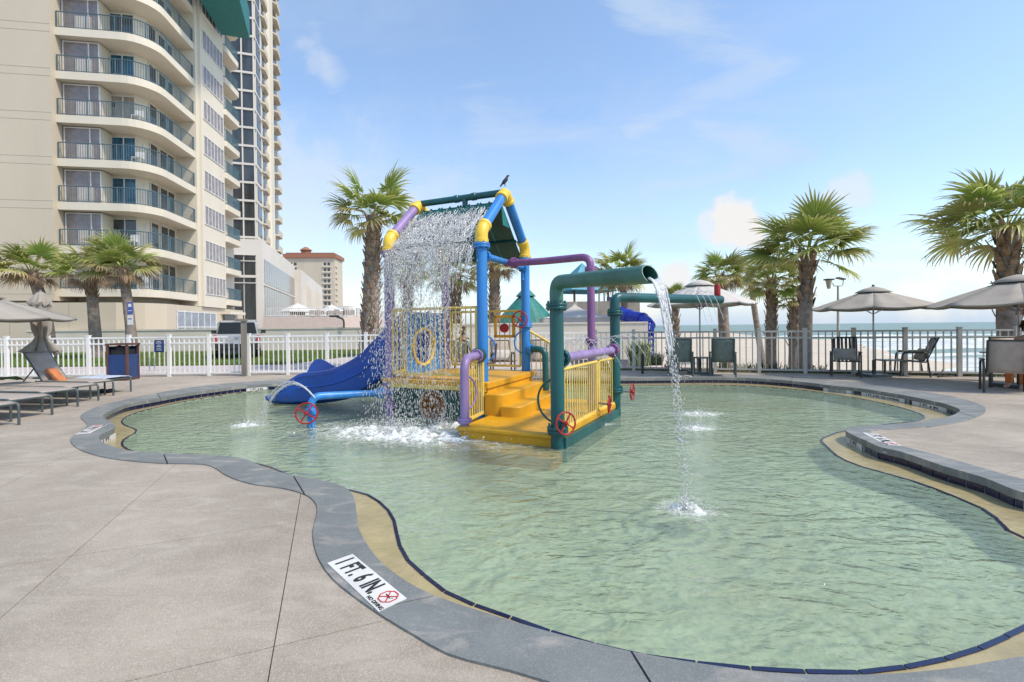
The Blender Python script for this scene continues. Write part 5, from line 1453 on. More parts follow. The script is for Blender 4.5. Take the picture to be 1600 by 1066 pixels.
# slide: moulded trough that curves down to the water
def slide():
    S = [(-1.84, .98, .70), (-2.15, .96, .62), (-2.5, .90, .43), (-2.85, .82, .22), (-3.2, .72, .08), (-3.6, .60, -.01), (-4.0, .50, -.05), (-4.4, .42, -.07), (-4.75, .36, -.08)]
    P = []
    for i in range(len(S)-1):
        for k in range(4):
            t = k/4; p0 = Vector(S[max(0, i-1)]); p1 = Vector(S[i]); p2 = Vector(S[i+1]); p3 = Vector(S[min(len(S)-1, i+2)])
            P.append(.5*((2*p1)+(-p0+p2)*t+(2*p0-5*p1+4*p2-p3)*t*t+(-p0+3*p1-3*p2+p3)*t**3))
    P.append(Vector(S[-1])); N = len(P)-1
    rows = []; 
    for i, p in enumerate(P):
        u = i/N; t = (P[min(i+1, N)]-P[max(i-1, 0)]).normalized(); sd_ = Vector((-t.y, t.x, 0)).normalized()
        w = .33+.08*max(0, (u-.6)/.4)
        hN = 1.0-.30*min(1, u/.38)-.14*max(0, min(1, (u-.35)/.25))-.42*max(0, min(1, (u-.76)/.18))**1.3
        hF = .98-.32*min(1, u/.38)-.12*max(0, min(1, (u-.35)/.20))+.24*math.exp(-((u-.80)/.10)**2)-.46*max(0, (u-.86)/.14)
        rim = .045
        prof = [(-w-rim, hN-.06), (-w-rim, hN), (-w, hN+.012), (-w+.01, hN*.5), (-w*.86, .10), (-w*.5, .02), (0, 0), (w*.5, .02), (w*.86, .10), (w-.01, hF*.5), (w, hF+.012), (w+rim, hF), (w+rim, hF-.06)]
        under = [(w+.03, hF-.06), (w+.03, hF*.45), (w*.9, .02), (w*.5, -.06), (0, -.08), (-w*.5, -.06), (-w*.9, .02), (-w-.03, hN*.45), (-w-.03, hN-.06)]
        rows.append([p+sd_*(-x)+Vector((0, 0, z)) for x, z in prof+under])
    n = len(rows[0]); vs = [v for r in rows for v in r]; fs = []
    for i in range(N):
        for j in range(n): fs.append((i*n+j, (i+1)*n+j, (i+1)*n+(j+1) % n, i*n+(j+1) % n))
    fs.append(tuple(range(n))); fs.append(tuple(N*n+j for j in range(n-1, -1, -1)))
    o = part(MB().add(vs, fs), 'slide', M_slide, None, 38)
    rb = MB(); rb.tube([r[20]+Vector((0, 0, .04)) for r in rows[5:26]], .022, 8); rb.build('rib', M_slide, o, local=True, smooth=60)
    return rows
rows = slide()
# blue side pipe with its wheel
la = lambda v: Vector(((v.x-C1.x)*UA.x+(v.y-C1.y)*UA.y, (v.x-C1.x)*UB.x+(v.y-C1.y)*UB.y, v.z))
q0 = la(D(609, 613.5, 7.72)); q1 = la(D(486, 619.5, 6.93)); q2 = Vector((q1.x, q1.y, -.31))
flange(q0+(q1-q0).normalized()*.16, (q1-q0), .062, M_blue, .05); flange(q0+(q1-q0).normalized()*.10, (q1-q0), .062, M_purp, .04)
pipe('side_pipe', [q0, q1, q2], .056, M_blue, 18, .16)
def wheel(c, d, r, m=M_red, parent=None, stem=0.0, sm=None):
    "handwheel: ring, four spokes, hub and its spindle"
    d = Vector(d).normalized(); M = axis_m(d); c = Vector(c)
    o = part(MB().torus(c, r, r*.085, M, 28, 8), 'valve_wheel', m, parent, 60)
    for k in range(4):
        a = math.pi/4+k*math.pi/2+.2; e = M @ Vector((math.cos(a), math.sin(a), 0)); MB().beam(c+e*r*.12, c+e*r*.97, r*.13, r*.09, d).build('spoke', m, o, local=True)
    MB().lathe([(r*.05, -.03), (r*.17, -.03), (r*.19, .02), (r*.10, .035)], c, 12, M).build('hub', m, o, local=True, smooth=40)
    if stem: part(MB().tube([c, c-d*stem], .016, 8), 'spindle', sm or M_steel)
# camera-facing direction in the local frame
def ldir(v): return Vector((v[0]*UA.x+v[1]*UA.y, v[0]*UB.x+v[1]*UB.y, v[2]))
wc = la(D(479, 646, 6.78)); wheel(wc, ldir((.25, -1, .1)), .150, stem=.16, sm=M_blue)
part(MB().lathe([(.075, -.05), (.085, -.03), (.085, .03), (.075, .05)], Vector((q1.x, q1.y, wc.z)), 18), 'valve_body', M_blue)
# near purple pipe with elbow into the blue column, hoops
fpd = P3(.18, -.90, 0)
pipe('feed_pipe', [P3(.18, -.90, -.31), P3(.18, -.90, .93), P3(.02, -.10, .93)], .060, M_purp, 22, .22)
flange((.065, -.32, .93), (-.2, .97, 0), .064, M_purp, .05); flange((.040, -.22, .93), (-.2, .97, 0), .074, M_teal, .12)
flange((.18, -.90, .10), (0, 0, 1), .062, M_purp, .05, bolts=0)
def hoop(c, R_, plane_dir, m, a0, a1, name='handle_hoop', r=.014):
    pd = Vector(plane_dir).normalized(); pts = []
    for k in range(21):
        a = a0+(a1-a0)*k/20; pts.append(Vector(c)+pd*R_*math.cos(a)+Vector((0, 0, R_*math.sin(a))))
    part(MB().tube(pts, r, 8), name, m, None, 60)
hoop((.18, -.90, .46), .235, (.25, 1, 0), M_purp, -math.pi/2, math.pi/2)
hoop((0, 0, 1.02), .21, (.7, .7, 0), M_blue, -math.pi/2, math.pi/2)
hoop((0, 1.79, 1.06), .22, (-.8, -.5, 0), M_blue, -math.pi/2, math.pi/2)
hoop((1.51, -.967, .44), .27, (-1, .15, 0), M_teal, -math.pi/2, math.pi/2)
part(MB().tube([P3(.06, -.02, .80), P3(.18, .05, .80), P3(.20, .08, 1.10)], .014, 8), 'lever', M_brown)
# wheel on the rear blue column
w4 = la(D(812, 499, 8.58)); wheel(w4, ldir((-.25, -1, 0)), .145, stem=.12)
# blue stub and green drop pipe on the rear column
flange((.12, 1.72, .93), (1, -.1, 0), .06, M_blue, .05)
pipe('drop_pipe', [P3(.1, 1.72, .93), P3(.42, 1.70, .93), P3(.44, 1.66, -.0)], .06, M_teal, 16, .15)
# big teal spout
t1 = P3(1.51, -.967, 0); T1w = C1+UA*1.51-UB*.967
zs = 1.89; end = la(D(1016, 428.5, 4.0)); st = Vector((t1.x, t1.y, zs))
flange((t1.x, t1.y, 1.60), (0, 0, 1), RC, M_teal, .065); flange((t1.x, t1.y, .10), (0, 0, 1), RC, M_teal, .07)
part(MB().tube([Vector((t1.x, t1.y, -.31)), Vector((t1.x, t1.y, 1.60))], RC, 24), 'column', M_teal, None, 50)
part(MB().lathe([(RC, -.24), (RC*1.08, -.22), (RC*1.08, -.12), (RC, -.10)], Vector((t1.x, t1.y, -.04)), 22), 'collar', M_teal)
pth = bend([Vector((t1.x, t1.y, 1.60)), st, end], .24, 10)
# open mouth: outer and inner wall
o_ = MB(); n = 28
def ring_pts(p, d, r, cut=None):
    M = axis_m(d); return [p+M @ Vector((r*math.cos(2*math.pi*k/n), r*math.sin(2*math.pi*k/n), 0)) for k in range(n)]
o_.tube(pth, RC*1.0, n, caps=False); k0 = (len(pth)-1)*n
dirn = (pth[-1]-pth[-2]).normalized()
last = o_.v[k0:k0+n]; cen = sum(last, Vector())/n
for k in range(n):                       # mouth cut on the slant so that the top is set back
    rel = o_.v[k0+k]-cen; o_.v[k0+k] = o_.v[k0+k]-dirn*(rel.z*.55)
inn_ = [cen+(o_.v[k0+k]-cen)*.90 for k in range(n)]; b0 = len(o_.v)
o_.v += inn_; o_.v += [v-dirn*.75 for v in inn_]
for k in range(n):
    j = (k+1) % n; o_.f.append((k0+k, k0+j, b0+j, b0+k)); o_.f.append((b0+k, b0+j, b0+n+j, b0+n+k))
o_.f.append(tuple(b0+n+k for k in range(n)))
part(o_, 'spout_pipe', M_teal2, None, 35)
mouth_w = C1+UA*end.x+UB*end.y+Vector((0, 0, end.z))
# second teal mast with its long arm
t2 = la(D(962, 646, 7.6)); t2 = Vector((t2.x, t2.y, 0))
part(MB().tube([Vector((t2.x, t2.y, -.31)), Vector((t2.x, t2.y, 1.58))], .082, 22), 'column', M_teal, None, 50)
e2_ = la(D(1126, 466.5, 9.0)); s2 = Vector((t2.x, t2.y, 1.82)); e2_.z = 1.84
pipe('spray_arm', [Vector((t2.x, t2.y, 1.58)), s2, e2_], .082, M_teal, 22, .26)
flange((t2.x, t2.y, 1.57), (0, 0, 1), .082, M_teal, .065); flange((t2.x, t2.y, .30), (0, 0, 1), .082, M_teal, .06)
ca = e2_+(s2-e2_).normalized()*.10
part(MB().lathe([(.052, 0), (.058, .02), (.058, .20), (.05, .22), (.0, .22)], ca+Vector((0, 0, .07)), 16), 'nozzle_cap', M_red)
# purple spray bar between the masts
pipe('spray_bar', [Vector((t1.x, t1.y, .955)), Vector((t2.x, t2.y, .955))], .060, M_purp)
v_ = (t2-t1).normalized()
flange(Vector((t1.x, t1.y, .955))+v_*.13, v_, .075, M_teal, .06); flange(Vector((t2.x, t2.y, .955))-v_*.13, v_, .07, M_purd, .07)
# wheels at the right
w1_ = la(D(884, 661.5, 5.45)); wheel(w1_, ldir((.45, -1, .12)), .130, stem=.13, sm=M_teal)
w2_ = la(D(952, 632, 6.75)); wheel(w2_, ldir((1.0, -.35, 0)), .130); part(MB().tube([w2_, P3(PX_, PY_, w2_.z)], .017, 8), 'spindle', M_steel)
part(MB().lathe([(.06, -.05), (.075, -.03), (.075, .03), (.06, .05)], P3(PX_, PY_, w2_.z), 16), 'valve_body', M_purp)
w3_ = la(D(988, 612.5, 7.5)); wheel(w3_, ldir((1.0, -.55, 0)), .130); part(MB().tube([w3_, Vector((t2.x, t2.y, w3_.z))], .017, 8), 'spindle', M_steel)
part(MB().lathe([(.085, -.05), (.10, -.03), (.10, .03), (.085, .05)], Vector((t2.x, t2.y, w3_.z)), 16), 'valve_body', M_teal)

# ------------------------------------------------------------------ falling water
def Wd(a, b, z): return C1+UA*a+UB*b+Vector((0, 0, z))
class Drops:
    def __init__(s): s.v = []; s.f = []
    def drop(s, p, d, r, l):
        d = d.normalized() if d.length > 1e-6 else Vector((0, 0, 1)); a = d.orthogonal().normalized(); b = d.cross(a); o = len(s.v)
        ang = rnd.random()*3
        a2 = a*math.cos(ang)+b*math.sin(ang); b2 = d.cross(a2)
        s.v += [p+d*l, p-d*l, p+a2*r, p-a2*r*.9, p+b2*r, p-b2*r*.8]
        s.f += [(o, o+2, o+4), (o, o+4, o+3), (o, o+3, o+5), (o, o+5, o+2), (o+1, o+4, o+2), (o+1, o+3, o+4), (o+1, o+5, o+3), (o+1, o+2, o+5)]
    def build(s, name, label, cat, m=None):
        me = bpy.data.meshes.new(name); me.from_pydata([tuple(v) for v in s.v], [], s.f); me.update(); me.shade_smooth(); me.materials.append(m or M_drop)
        return stuff(put(name, me), label, cat)
dp = Drops()
strands = [rnd.uniform(-1.70, -.06) for _ in range(90)]
g_ = 9.81
for k in range(21000):
    if rnd.random() < .72: a = rnd.choice(strands)+rnd.gauss(0, .016)
    else: a = rnd.uniform(-1.76, -.02)
    T = .78; t = T*(rnd.random()**.80)
    v0 = rnd.uniform(.35, 1.15); vz = rnd.uniform(-.8, .5)
    dens = .70+.30*math.sin(a*9)
    if t > .3 and rnd.random() > dens: continue
    if t > .45 and rnd.random() < .30: continue
    fade = 1 if a < -.40 else .22
    if rnd.random() > fade and t < .5: continue
    b = -.04-v0*t; z = ZE+.04+vz*t-.5*g_*t*t
    if z < WZ: continue
    d = UB*(-v0)+Vector((rnd.gauss(0, .12), 0, vz-g_*t))
    dp.drop(Wd(a+rnd.gauss(0, .02), b, z), d, rnd.uniform(.0028, .0068)*(1.15-.35*t), rnd.uniform(.007, .030)*(1+.4*t))
# water that runs and bounces down the front slope in ruffled bands
r0 = Vector((0, HB-.02, ZA-.15)); r1 = Vector((0, -.03, ZE+.04))
for k in range(8500):
    s = rnd.random(); s = .12+.88*s**.75
    if (math.sin(s*21+noise.noise(Vector((rnd.random()*.1, s, 0))))*.5+.5)*.75+.25 < rnd.random(): continue
    a = -.10-rnd.random()*1.62
    if a > -.40 and rnd.random() > .18: continue
    p = r0+(r1-r0)*s; h = abs(rnd.gauss(0, .045))*(0.5+s)+.012
    dp.drop(Wd(a, p.y-h*.75, p.z+h*.65), UB*(-1)+Vector((rnd.gauss(0, .5), rnd.gauss(0, .3), -1.1)), rnd.uniform(.003, .008), rnd.uniform(.008, .026))
dp.build('water_curtain', 'curtain of white water drops falling from the teal roof into the pool', 'falling water')
# connected strings of water that leave the eave before they break up
mb = MB()
for k in range(210):
    a = rnd.uniform(-1.70, -.30) if k % 6 else rnd.uniform(-.30, -.08); v0 = rnd.uniform(.4, 1.1); vz = rnd.uniform(-.7, -.1); T0 = rnd.uniform(0, .12); T1 = T0+rnd.uniform(.10, .30); pts = []; rs = []
    for i in range(9):
        t = T0+(T1-T0)*i/8; pts.append(Wd(a+.012*math.sin(i*1.7+k), -.04-v0*t, ZE+.03+vz*t-.5*g_*t*t)); rs.append(.0045*rnd.uniform(.4, 1.5)*(1-i/11))
    mb.tube(pts, rs, 5)
for k in range(330):           # strings running down the sheet
    a = rnd.uniform(-1.70, -.12); s0 = rnd.uniform(.15, .85); s1 = min(1.02, s0+rnd.uniform(.08, .28)); pts = []; rs = []
    for i in range(7):
        s = s0+(s1-s0)*i/6; p = r0+(r1-r0)*s; pts.append(Wd(a+.02*math.sin(i*1.3+k), p.y-.02, p.z+.025+.01*math.sin(i*2+k))); rs.append(.006*rnd.uniform(.5, 1.6))
    mb.tube(pts, rs, 5)
def sheet(name, label, rows, flow, cover):
    nr, nc = len(rows), len(rows[0]); me = bpy.data.meshes.new(name)
    me.from_pydata([tuple(v) for r_ in rows for v in r_], [], [(i*nc+j, i*nc+j+1, (i+1)*nc+j+1, (i+1)*nc+j) for i in range(nr-1) for j in range(nc-1)]); me.update(); me.shade_smooth()
    a1 = me.attributes.new('flow', 'FLOAT_VECTOR', 'POINT'); a1.data.foreach_set('vector', [c for r_ in flow for v in r_ for c in v])
    a2 = me.attributes.new('cover', 'FLOAT', 'POINT'); a2.data.foreach_set('value', [c for r_ in cover for c in r_])
    me.materials.append(M_sheet); return stuff(put(name, me), label, 'falling water')
for layer in range(3):
    rows, fl_, cv = [], [], []; vs0 = (.45, .75, 1.0)[layer]; T_ = (.50, .62, .70)[layer]
    for i in range(26):
        t = T_*i/25; row, fr_2, cr = [], [], []
        for j in range(61):
            a = -1.72+1.64*j/60; w_ = noise.noise(Vector((a*5, t*4, layer*7)))
            row.append(Wd(a+.02*w_, -.04-vs0*(1+.25*w_)*t+.03*w_, ZE+.04-.3*t-.5*g_*t*t)); fr_2.append((a*26+layer*9, t*5.5, layer*3.0))
            edge_ = max(0, (a+.42)/.34); cr.append(.14-.30*(t/T_)**1.1-.22*edge_-.06*layer+.10*noise.noise(Vector((a*4, 0, layer+2))))
        rows.append(row); fl_.append(fr_2); cv.append(cr)
    sheet('water_sheet', ['inner torn sheet of water hanging from the front eave', 'middle torn sheet of water falling from the front eave', 'outer torn sheet of water thrown farthest from the eave'][layer], rows, fl_, cv)
rows, fl_, cv = [], [], []
for i in range(30):
    s_ = .14+.88*i/29; row, fr_2, cr = [], [], []
    for j in range(61):
        a = -1.72+1.62*j/60; p = r0+(r1-r0)*s_; w_ = noise.noise(Vector((a*6, s_*8, 1)))
        row.append(Wd(a, p.y-.028-.02*w_, p.z+.035+.02*w_)); fr_2.append((a*16, s_*5, 4.0))
        cr.append(-.10+.17*s_+.10*math.sin(s_*20)-.25*max(0, (a+.34)/.26))
    rows.append(row); fl_.append(fr_2); cv.append(cr)
sheet('water_sheet', 'streaked film of water sliding down the front roof slope', rows, fl_, cv)
stuff(mb.build('water_strings', M_film, None, smooth=180), 'thin strings of water running off the teal roof sheets', 'falling water')
# froth where the curtain lands
def froth(label, c, rx, ry, h, seed, rot=0.0, ndrop=500, spray=.25):
    q = random.Random(seed); mb = MB(); nx, ny = 70, 40; vs = []; fs = []; ca_, sa_ = math.cos(rot), math.sin(rot); idx = {}
    for i in range(nx+1):
        for j in range(ny+1):
            u, v = i/nx*2-1, j/ny*2-1; r = math.sqrt(u*u+v*v)
            nn_ = noise.fractal(Vector((u*rx*7, v*ry*7, seed)), .7, 2.2, 4)
            e = max(0, 1-r*r)
            z = h*(e*(.45+1.1*nn_)+.35*noise.noise(Vector((u*rx*28, v*ry*28, seed+5)))*e)-h*.22
            x, y = u*rx, v*ry
            vs.append((c.x+x*ca_-y*sa_, c.y+x*sa_+y*ca_, WZ+z))
    for i in range(nx):
        for j in range(ny):
            f = (i*(ny+1)+j, (i+1)*(ny+1)+j, (i+1)*(ny+1)+j+1, i*(ny+1)+j+1)
            if max(vs[k][2] for k in f) > WZ+.002: fs.append(f)
    mb.add(vs, fs)
    o = mb.build('splash', M_froth, None, smooth=180); stuff(o, label, 'splash')
    d_ = Drops()
    for k in range(ndrop):
        a = q.random()*6.28; r = abs(q.gauss(0, .5)); x, y = r*rx*math.cos(a), r*ry*math.sin(a)
        z = abs(q.gauss(0, spray))*max(0, 1-r*.5)
        d_.drop(Vector((c.x+x*ca_-y*sa_, c.y+x*sa_+y*ca_, WZ+.01+z)), Vector((q.gauss(0, 1), q.gauss(0, 1), q.gauss(0, 1))), q.uniform(.003, .008), q.uniform(.004, .012))
    me = bpy.data.meshes.new('spray'); me.from_pydata([tuple(v) for v in d_.v], [], d_.f); me.update(); me.materials.append(M_drop)
    s_ = put('spray', me); s_.parent = o; s_['kind'] = 'stuff'
    # thin foam that spreads out on the surface and fades
    nr, na = 10, 48; vs = []; cov = []; flw = []; fs = []
    for i in range(nr+1):
        for j in range(na):
            r_ = 1.9*i/nr; a = 2*math.pi*j/na; x, y = r_*rx*math.cos(a), r_*ry*math.sin(a)
            vs.append((c.x+x*ca_-y*sa_, c.y+x*sa_+y*ca_, WZ+.006+.0005*i)); cov.append(.20-.36*(i/nr)); k_ = 9.0; flw.append(((c.x+x)*k_*1.0, (c.y+y)*k_*1.7, seed*3.1))
    for i in range(nr):
        for j in range(na): fs.append((i*na+j, (i+1)*na+j, (i+1)*na+(j+1) % na, i*na+(j+1) % na))
    me = bpy.data.meshes.new('foam'); me.from_pydata(vs, [], fs); me.update()
    a1 = me.attributes.new('flow', 'FLOAT_VECTOR', 'POINT'); a1.data.foreach_set('vector', [q_ for v in flw for q_ in v])
    a2 = me.attributes.new('cover', 'FLOAT', 'POINT'); a2.data.foreach_set('value', cov); me.materials.append(M_sheet)
    s_ = put('foam', me); s_.parent = o; s_['kind'] = 'stuff'
def froth_mat():
    m = bpy.data.materials.new('white froth'); m.use_nodes = True; t = m.node_tree; t.nodes.clear(); L = t.links.new
    geo = t.nodes.new('ShaderNodeNewGeometry'); n = t.nodes.new('ShaderNodeTexNoise'); n.inputs['Scale'].default_value = 22; n.inputs['Detail'].default_value = 8; n.inputs['Roughness'].default_value = .7
    L(geo.outputs['Position'], n.inputs['Vector'])
    sp = t.nodes.new('ShaderNodeSeparateXYZ'); L(geo.outputs['Position'], sp.inputs[0])
    hh = t.nodes.new('ShaderNodeMapRange'); L(sp.outputs[2], hh.inputs[0]); hh.inputs[1].default_value = WZ-.01; hh.inputs[2].default_value = WZ+.045; hh.inputs[3].default_value = -.10; hh.inputs[4].default_value = .26
    ad = t.nodes.new('ShaderNodeMath'); L(n.outputs['Fac'], ad.inputs[0]); L(hh.outputs[0], ad.inputs[1])
    mr = t.nodes.new('ShaderNodeMapRange'); L(ad.outputs[0], mr.inputs[0]); mr.inputs[1].default_value = .40; mr.inputs[2].default_value = .70
    b = t.nodes.new('ShaderNodeBump'); b.inputs['Distance'].default_value = .03; L(n.outputs['Fac'], b.inputs['Height'])
    df = t.nodes.new('ShaderNodeBsdfDiffuse'); df.inputs[0].default_value = (.86, .90, .88, 1); L(b.outputs[0], df.inputs['Normal'])
    tr = t.nodes.new('ShaderNodeBsdfTransparent'); mx_ = t.nodes.new('ShaderNodeMixShader'); L(mr.outputs[0], mx_.inputs[0]); L(tr.outputs[0], mx_.inputs[1]); L(df.outputs[0], mx_.inputs[2])
    o = t.nodes.new('ShaderNodeOutputMaterial'); L(mx_.outputs[0], o.inputs[0]); return m
M_froth = froth_mat()
fc = G(622, 680, WZ)
froth('long white froth where the curtain of drops lands beside the green side panel', fc, 1.40, .52, .115, 3, math.atan2(-.30, .95), 2600, .12)
froth('splash in front of the round tunnel mouth', G(690, 668, WZ), .42, .22, .08, 4, .3, 500, .16)
froth('foam where the big spout lands in the near part of the pool', G(1072, 798, WZ), .185, .16, .06, 5, 0, 220, .05)
froth('small foam patch where the left jet comes down', G(388, 665, WZ), .30, .20, .05, 6, .2, 220, .06)
froth('farther small foam patch behind the falling spout stream', G(1092, 648, WZ), .38, .20, .05, 7, 0, 160, .05)
froth('nearer small foam patch behind the falling spout stream', G(1090, 670, WZ), .30, .17, .05, 8, 0, 160, .05)
froth('faint ripple foam at the foot of the purple pole', G(944, 664, WZ), .16, .10, .025, 9, 0, 40, .02)
lf = froth
# splash on the landing
d_ = Drops(); cl_ = Wd(1.15, .4, .03)
for k in range(260): d_.drop(cl_+Vector((rnd.gauss(0, .14), rnd.gauss(0, .2), abs(rnd.gauss(0, .03)))), Vector((rnd.gauss(0, 1), rnd.gauss(0, 1), .3)), rnd.uniform(.004, .01), rnd.uniform(.006, .016))
d_.build('landing_splash', 'white splash on the yellow landing by the teal hoop', 'splash')
# stream from the spout
def jet(label, p0, v0, T, r0, r1, seed, wob=.01, n=26, brk=.55, dn=60, spread=.02, t0=0.0, cat='water jet', m=None):
    q = random.Random(seed); d_ = Drops(); pts = []; rs = []
    for i in range(n+1):
        t = t0+(T-t0)*i/n; p = Vector(p0)+Vector(v0)*t+Vector((0, 0, -.5*g_*t*t)); u = i/n
        p = p+Vector((q.gauss(0, 1), q.gauss(0, 1), 0))*wob*u
        if u < brk: pts.append(p); rs.append((r0+(r1-r0)*u)*q.uniform(.7, 1.3))
    mb = MB().tube(pts, rs, 7)
    for k in range(dn):
        u = q.random()**.7; t = t0+(T-t0)*u; p = Vector(p0)+Vector(v0)*t+Vector((0, 0, -.5*g_*t*t))
        vel = Vector(v0)+Vector((0, 0, -g_*t)); p += Vector((q.gauss(0, 1), q.gauss(0, 1), q.gauss(0, 1)))*spread*(.3+u)
        l = q.uniform(.006, .02); r = q.uniform(.002, .0055); d_.drop(p, vel, r, l)
    o0 = len(mb.v); mb.v += d_.v; mb.f += [tuple(i+o0 for i in f) for f in d_.f]
    return mb
ld = G(1070, 797, WZ); hd = Vector((ld.x-mouth_w.x, ld.y-mouth_w.y, 0)); Hh = mouth_w.z-.06-WZ; T = math.sqrt(2*Hh/g_)
mb = MB()
lip = mouth_w+dirn.x*UA*.04+dirn.y*UB*.04-Vector((0, 0, RC*.75)); pd = Vector((-hd.y, hd.x, 0)).normalized()
for k in range(15):
    o = (k/14-.5); w0 = .10*math.cos(o*2.2)
    m_ = jet('', lip+pd*o*.115+Vector((0, 0, abs(o)*.045)), hd/T*rnd.uniform(.90, 1.05)-pd*o*.05/T*rnd.uniform(.5, 1.4), T*.995, .010, .0035, 60+k, .006, 34, rnd.uniform(.35, .62), 60, .011)
    o0 = len(mb.v); mb.v += m_.v; mb.f += [tuple(i+o0 for i in f) for f in m_.f]
stuff(mb.build('spout_stream', M_film, None, smooth=180), 'stream of water pouring from the large teal spout', 'falling water')
def jets(name, label, lst, m=M_film):
    mb = MB()
    for i, (p0, v0, T, r, dn) in enumerate(lst):
        m_ = jet('', p0, v0, T, r, r*.8, 90+i*7+len(label), .004, 26, 1.0 if dn < 50 else .8, dn, .016)
        o0 = len(mb.v); mb.v += m_.v; mb.f += [tuple(j+o0 for j in f) for f in m_.f]
    stuff(mb.build(name, m, None, smooth=180), label, 'water jet')
# left jet: thick arc from the blue side pipe
src = D(492, 622, 6.9); via = D(447, 600, 6.95); fin = G(400, 664, WZ)
Tj = .58; vz = (fin.z-src.z+.5*g_*Tj*Tj)/Tj; vj = Vector(((fin.x-src.x)/Tj, (fin.y-src.y)/Tj, vz))
jets('side_jet', 'arc of water thrown left from the blue side pipe over the slide end', [(src+Vector((0, 0, rnd.uniform(-.01, .01))), vj*rnd.uniform(.97, 1.03), Tj, .008, 110) for _ in range(6)])
# purple spray bar jets
lst = []
for k in range(6):
    f = .30+k*.10; p = Wd(t1.x+(t2.x-t1.x)*f, t1.y+(t2.y-t1.y)*f, 1.01)
    for s in (1, -.9): lst.append((p, UA*s*(.95+.12*k)*(.8 if s < 0 else 1)+Vector((0, 0, 1.75+.06*k)), .48 if s > 0 else .38, .0035, 16))
jets('spray_bar_jets', 'thin crossing jets rising from the purple spray bar', lst)
lst = []
for k in range(4):
    f = .62+k*.06; p = Wd(s2.x+(e2_.x-s2.x)*f, s2.y+(e2_.y-s2.y)*f, 1.92)
    lst.append((p, (UA*.9-UB*.4)*.9+Vector((0, 0, 1.1)), .47, .0045, 30))
jets('arm_jets', 'four small jets falling from the long teal spray arm', lst)

# ------------------------------------------------------------------ furniture
def lounger(label, foot, ang, back=0.0, w=.56):
    "foot: middle of the foot end; ang: direction in which the body stretches away"
    t = thing('sun_lounger', label, 'sun lounger', foot, ang, 'sun loungers in a row at the left')
    L, h, hw = 1.95, .33, w/2; hx = 1.22
    def fr(x): return Vector((x, 0, h))
    for s in (-1, 1):
        pts = bend([Vector((0, s*hw, 0)), Vector((-.0, s*hw, h)), Vector((.9, s*hw, h-.005)), Vector((L*.72, s*hw, h))], .09, 5)
        MB().tube(pts, .017, 8).build('side_rail', M_gfrm, t, local=True, smooth=60)
        MB().tube([Vector((1.35, s*hw, h)), Vector((1.55, s*hw, 0))], .016, 8).build('leg', M_gfrm, t, local=True, smooth=60)
        MB().tube([Vector((.62, s*hw, h)), Vector((.62, s*(hw-.01), .25)), Vector((1.1, s*hw, .22))], .013, 6).build('brace', M_gfrm, t, local=True)
    for x in (.03, .62, 1.2): MB().tube([Vector((x, -hw, h-.02)), Vector((x, hw, h-.02))], .014, 8).build('cross_bar', M_gfrm, t, local=True)
    mb = MB(); n = 12; top = []
    for i in range(n+1):
        x = .03+(hx-.03)*i/n
        for j in range(5):
            v = (j/4-.5)*w*.98; top.append((x-(0 if i else -.0), v, h+.014-.022*(1-(2*j/4-1)**2)*(.5+.5*math.sin(math.pi*i/n))-(.02 if i == 0 else 0)))
    fs = [(i*5+j, (i+1)*5+j, (i+1)*5+j+1, i*5+j+1) for i in range(n) for j in range(4)]
    o = MB().add(top, fs).build('seat_sling', M_sling, t, local=True, smooth=60); sm_ = o.modifiers.new('th', 'SOLIDIFY'); sm_.thickness = .008; sm_.offset = 0
    bl = .76; cb_, sb_ = math.cos(back), math.sin(back); top = []
    for i in range(9):
        d = bl*i/8
        for j in range(5):
            v = (j/4-.5)*w*.98; top.append((hx+d*cb_, v, h+.014+d*sb_-.02*(1-(2*j/4-1)**2)*math.sin(math.pi*i/8)))
    fs = [(i*5+j, (i+1)*5+j, (i+1)*5+j+1, i*5+j+1) for i in range(8) for j in range(4)]
    o = MB().add(top, fs).build('back_sling', M_sling, t, local=True, smooth=60); sm_ = o.modifiers.new('th', 'SOLIDIFY'); sm_.thickness = .008; sm_.offset = 0
    for s in (-1, 1): MB().tube([Vector((hx, s*hw, h)), Vector((hx+bl*cb_, s*hw, h+bl*sb_))], .016, 8).build('back_rail', M_gfrm, t, local=True, smooth=60)
    MB().tube([Vector((hx+bl*cb_, -hw, h+bl*sb_)), Vector((hx+bl*cb_, hw, h+bl*sb_))], .016, 8).build('head_bar', M_gfrm, t, local=True, smooth=60)
    if back > .3:
        for s in (-1, 1): MB().tube([Vector((hx+.35*cb_, s*hw, h+.35*sb_)), Vector((hx+.62, s*hw*.96, h-.1))], .012, 6).build('back_prop', M_gfrm, t, local=True)
    return t
LD = R(168)
feet = [((9.98), -8.55, 'farthest sun lounger, draped with a pale blue towel by the litter bin'), (9.42, -8.40, 'sun lounger with raised back and an orange towel'), (8.70, -8.12, 'third sun lounger from the litter bin, with shoes under its far side'),
        (8.02, -7.88, 'fourth sun lounger from the litter bin, lying flat'), (7.20, -7.52, 'second sun lounger from the left edge, wide open gap beneath'), (6.42, -7.22, 'nearest sun lounger, only its foot end showing at the left edge')]
for i, (y, x, lb) in enumerate(feet):
    lounger(lb, (x, y, 0), LD+R(2)*i*.3, back=R(50) if i == 1 else 0, w=.44 if i == 1 else .54)
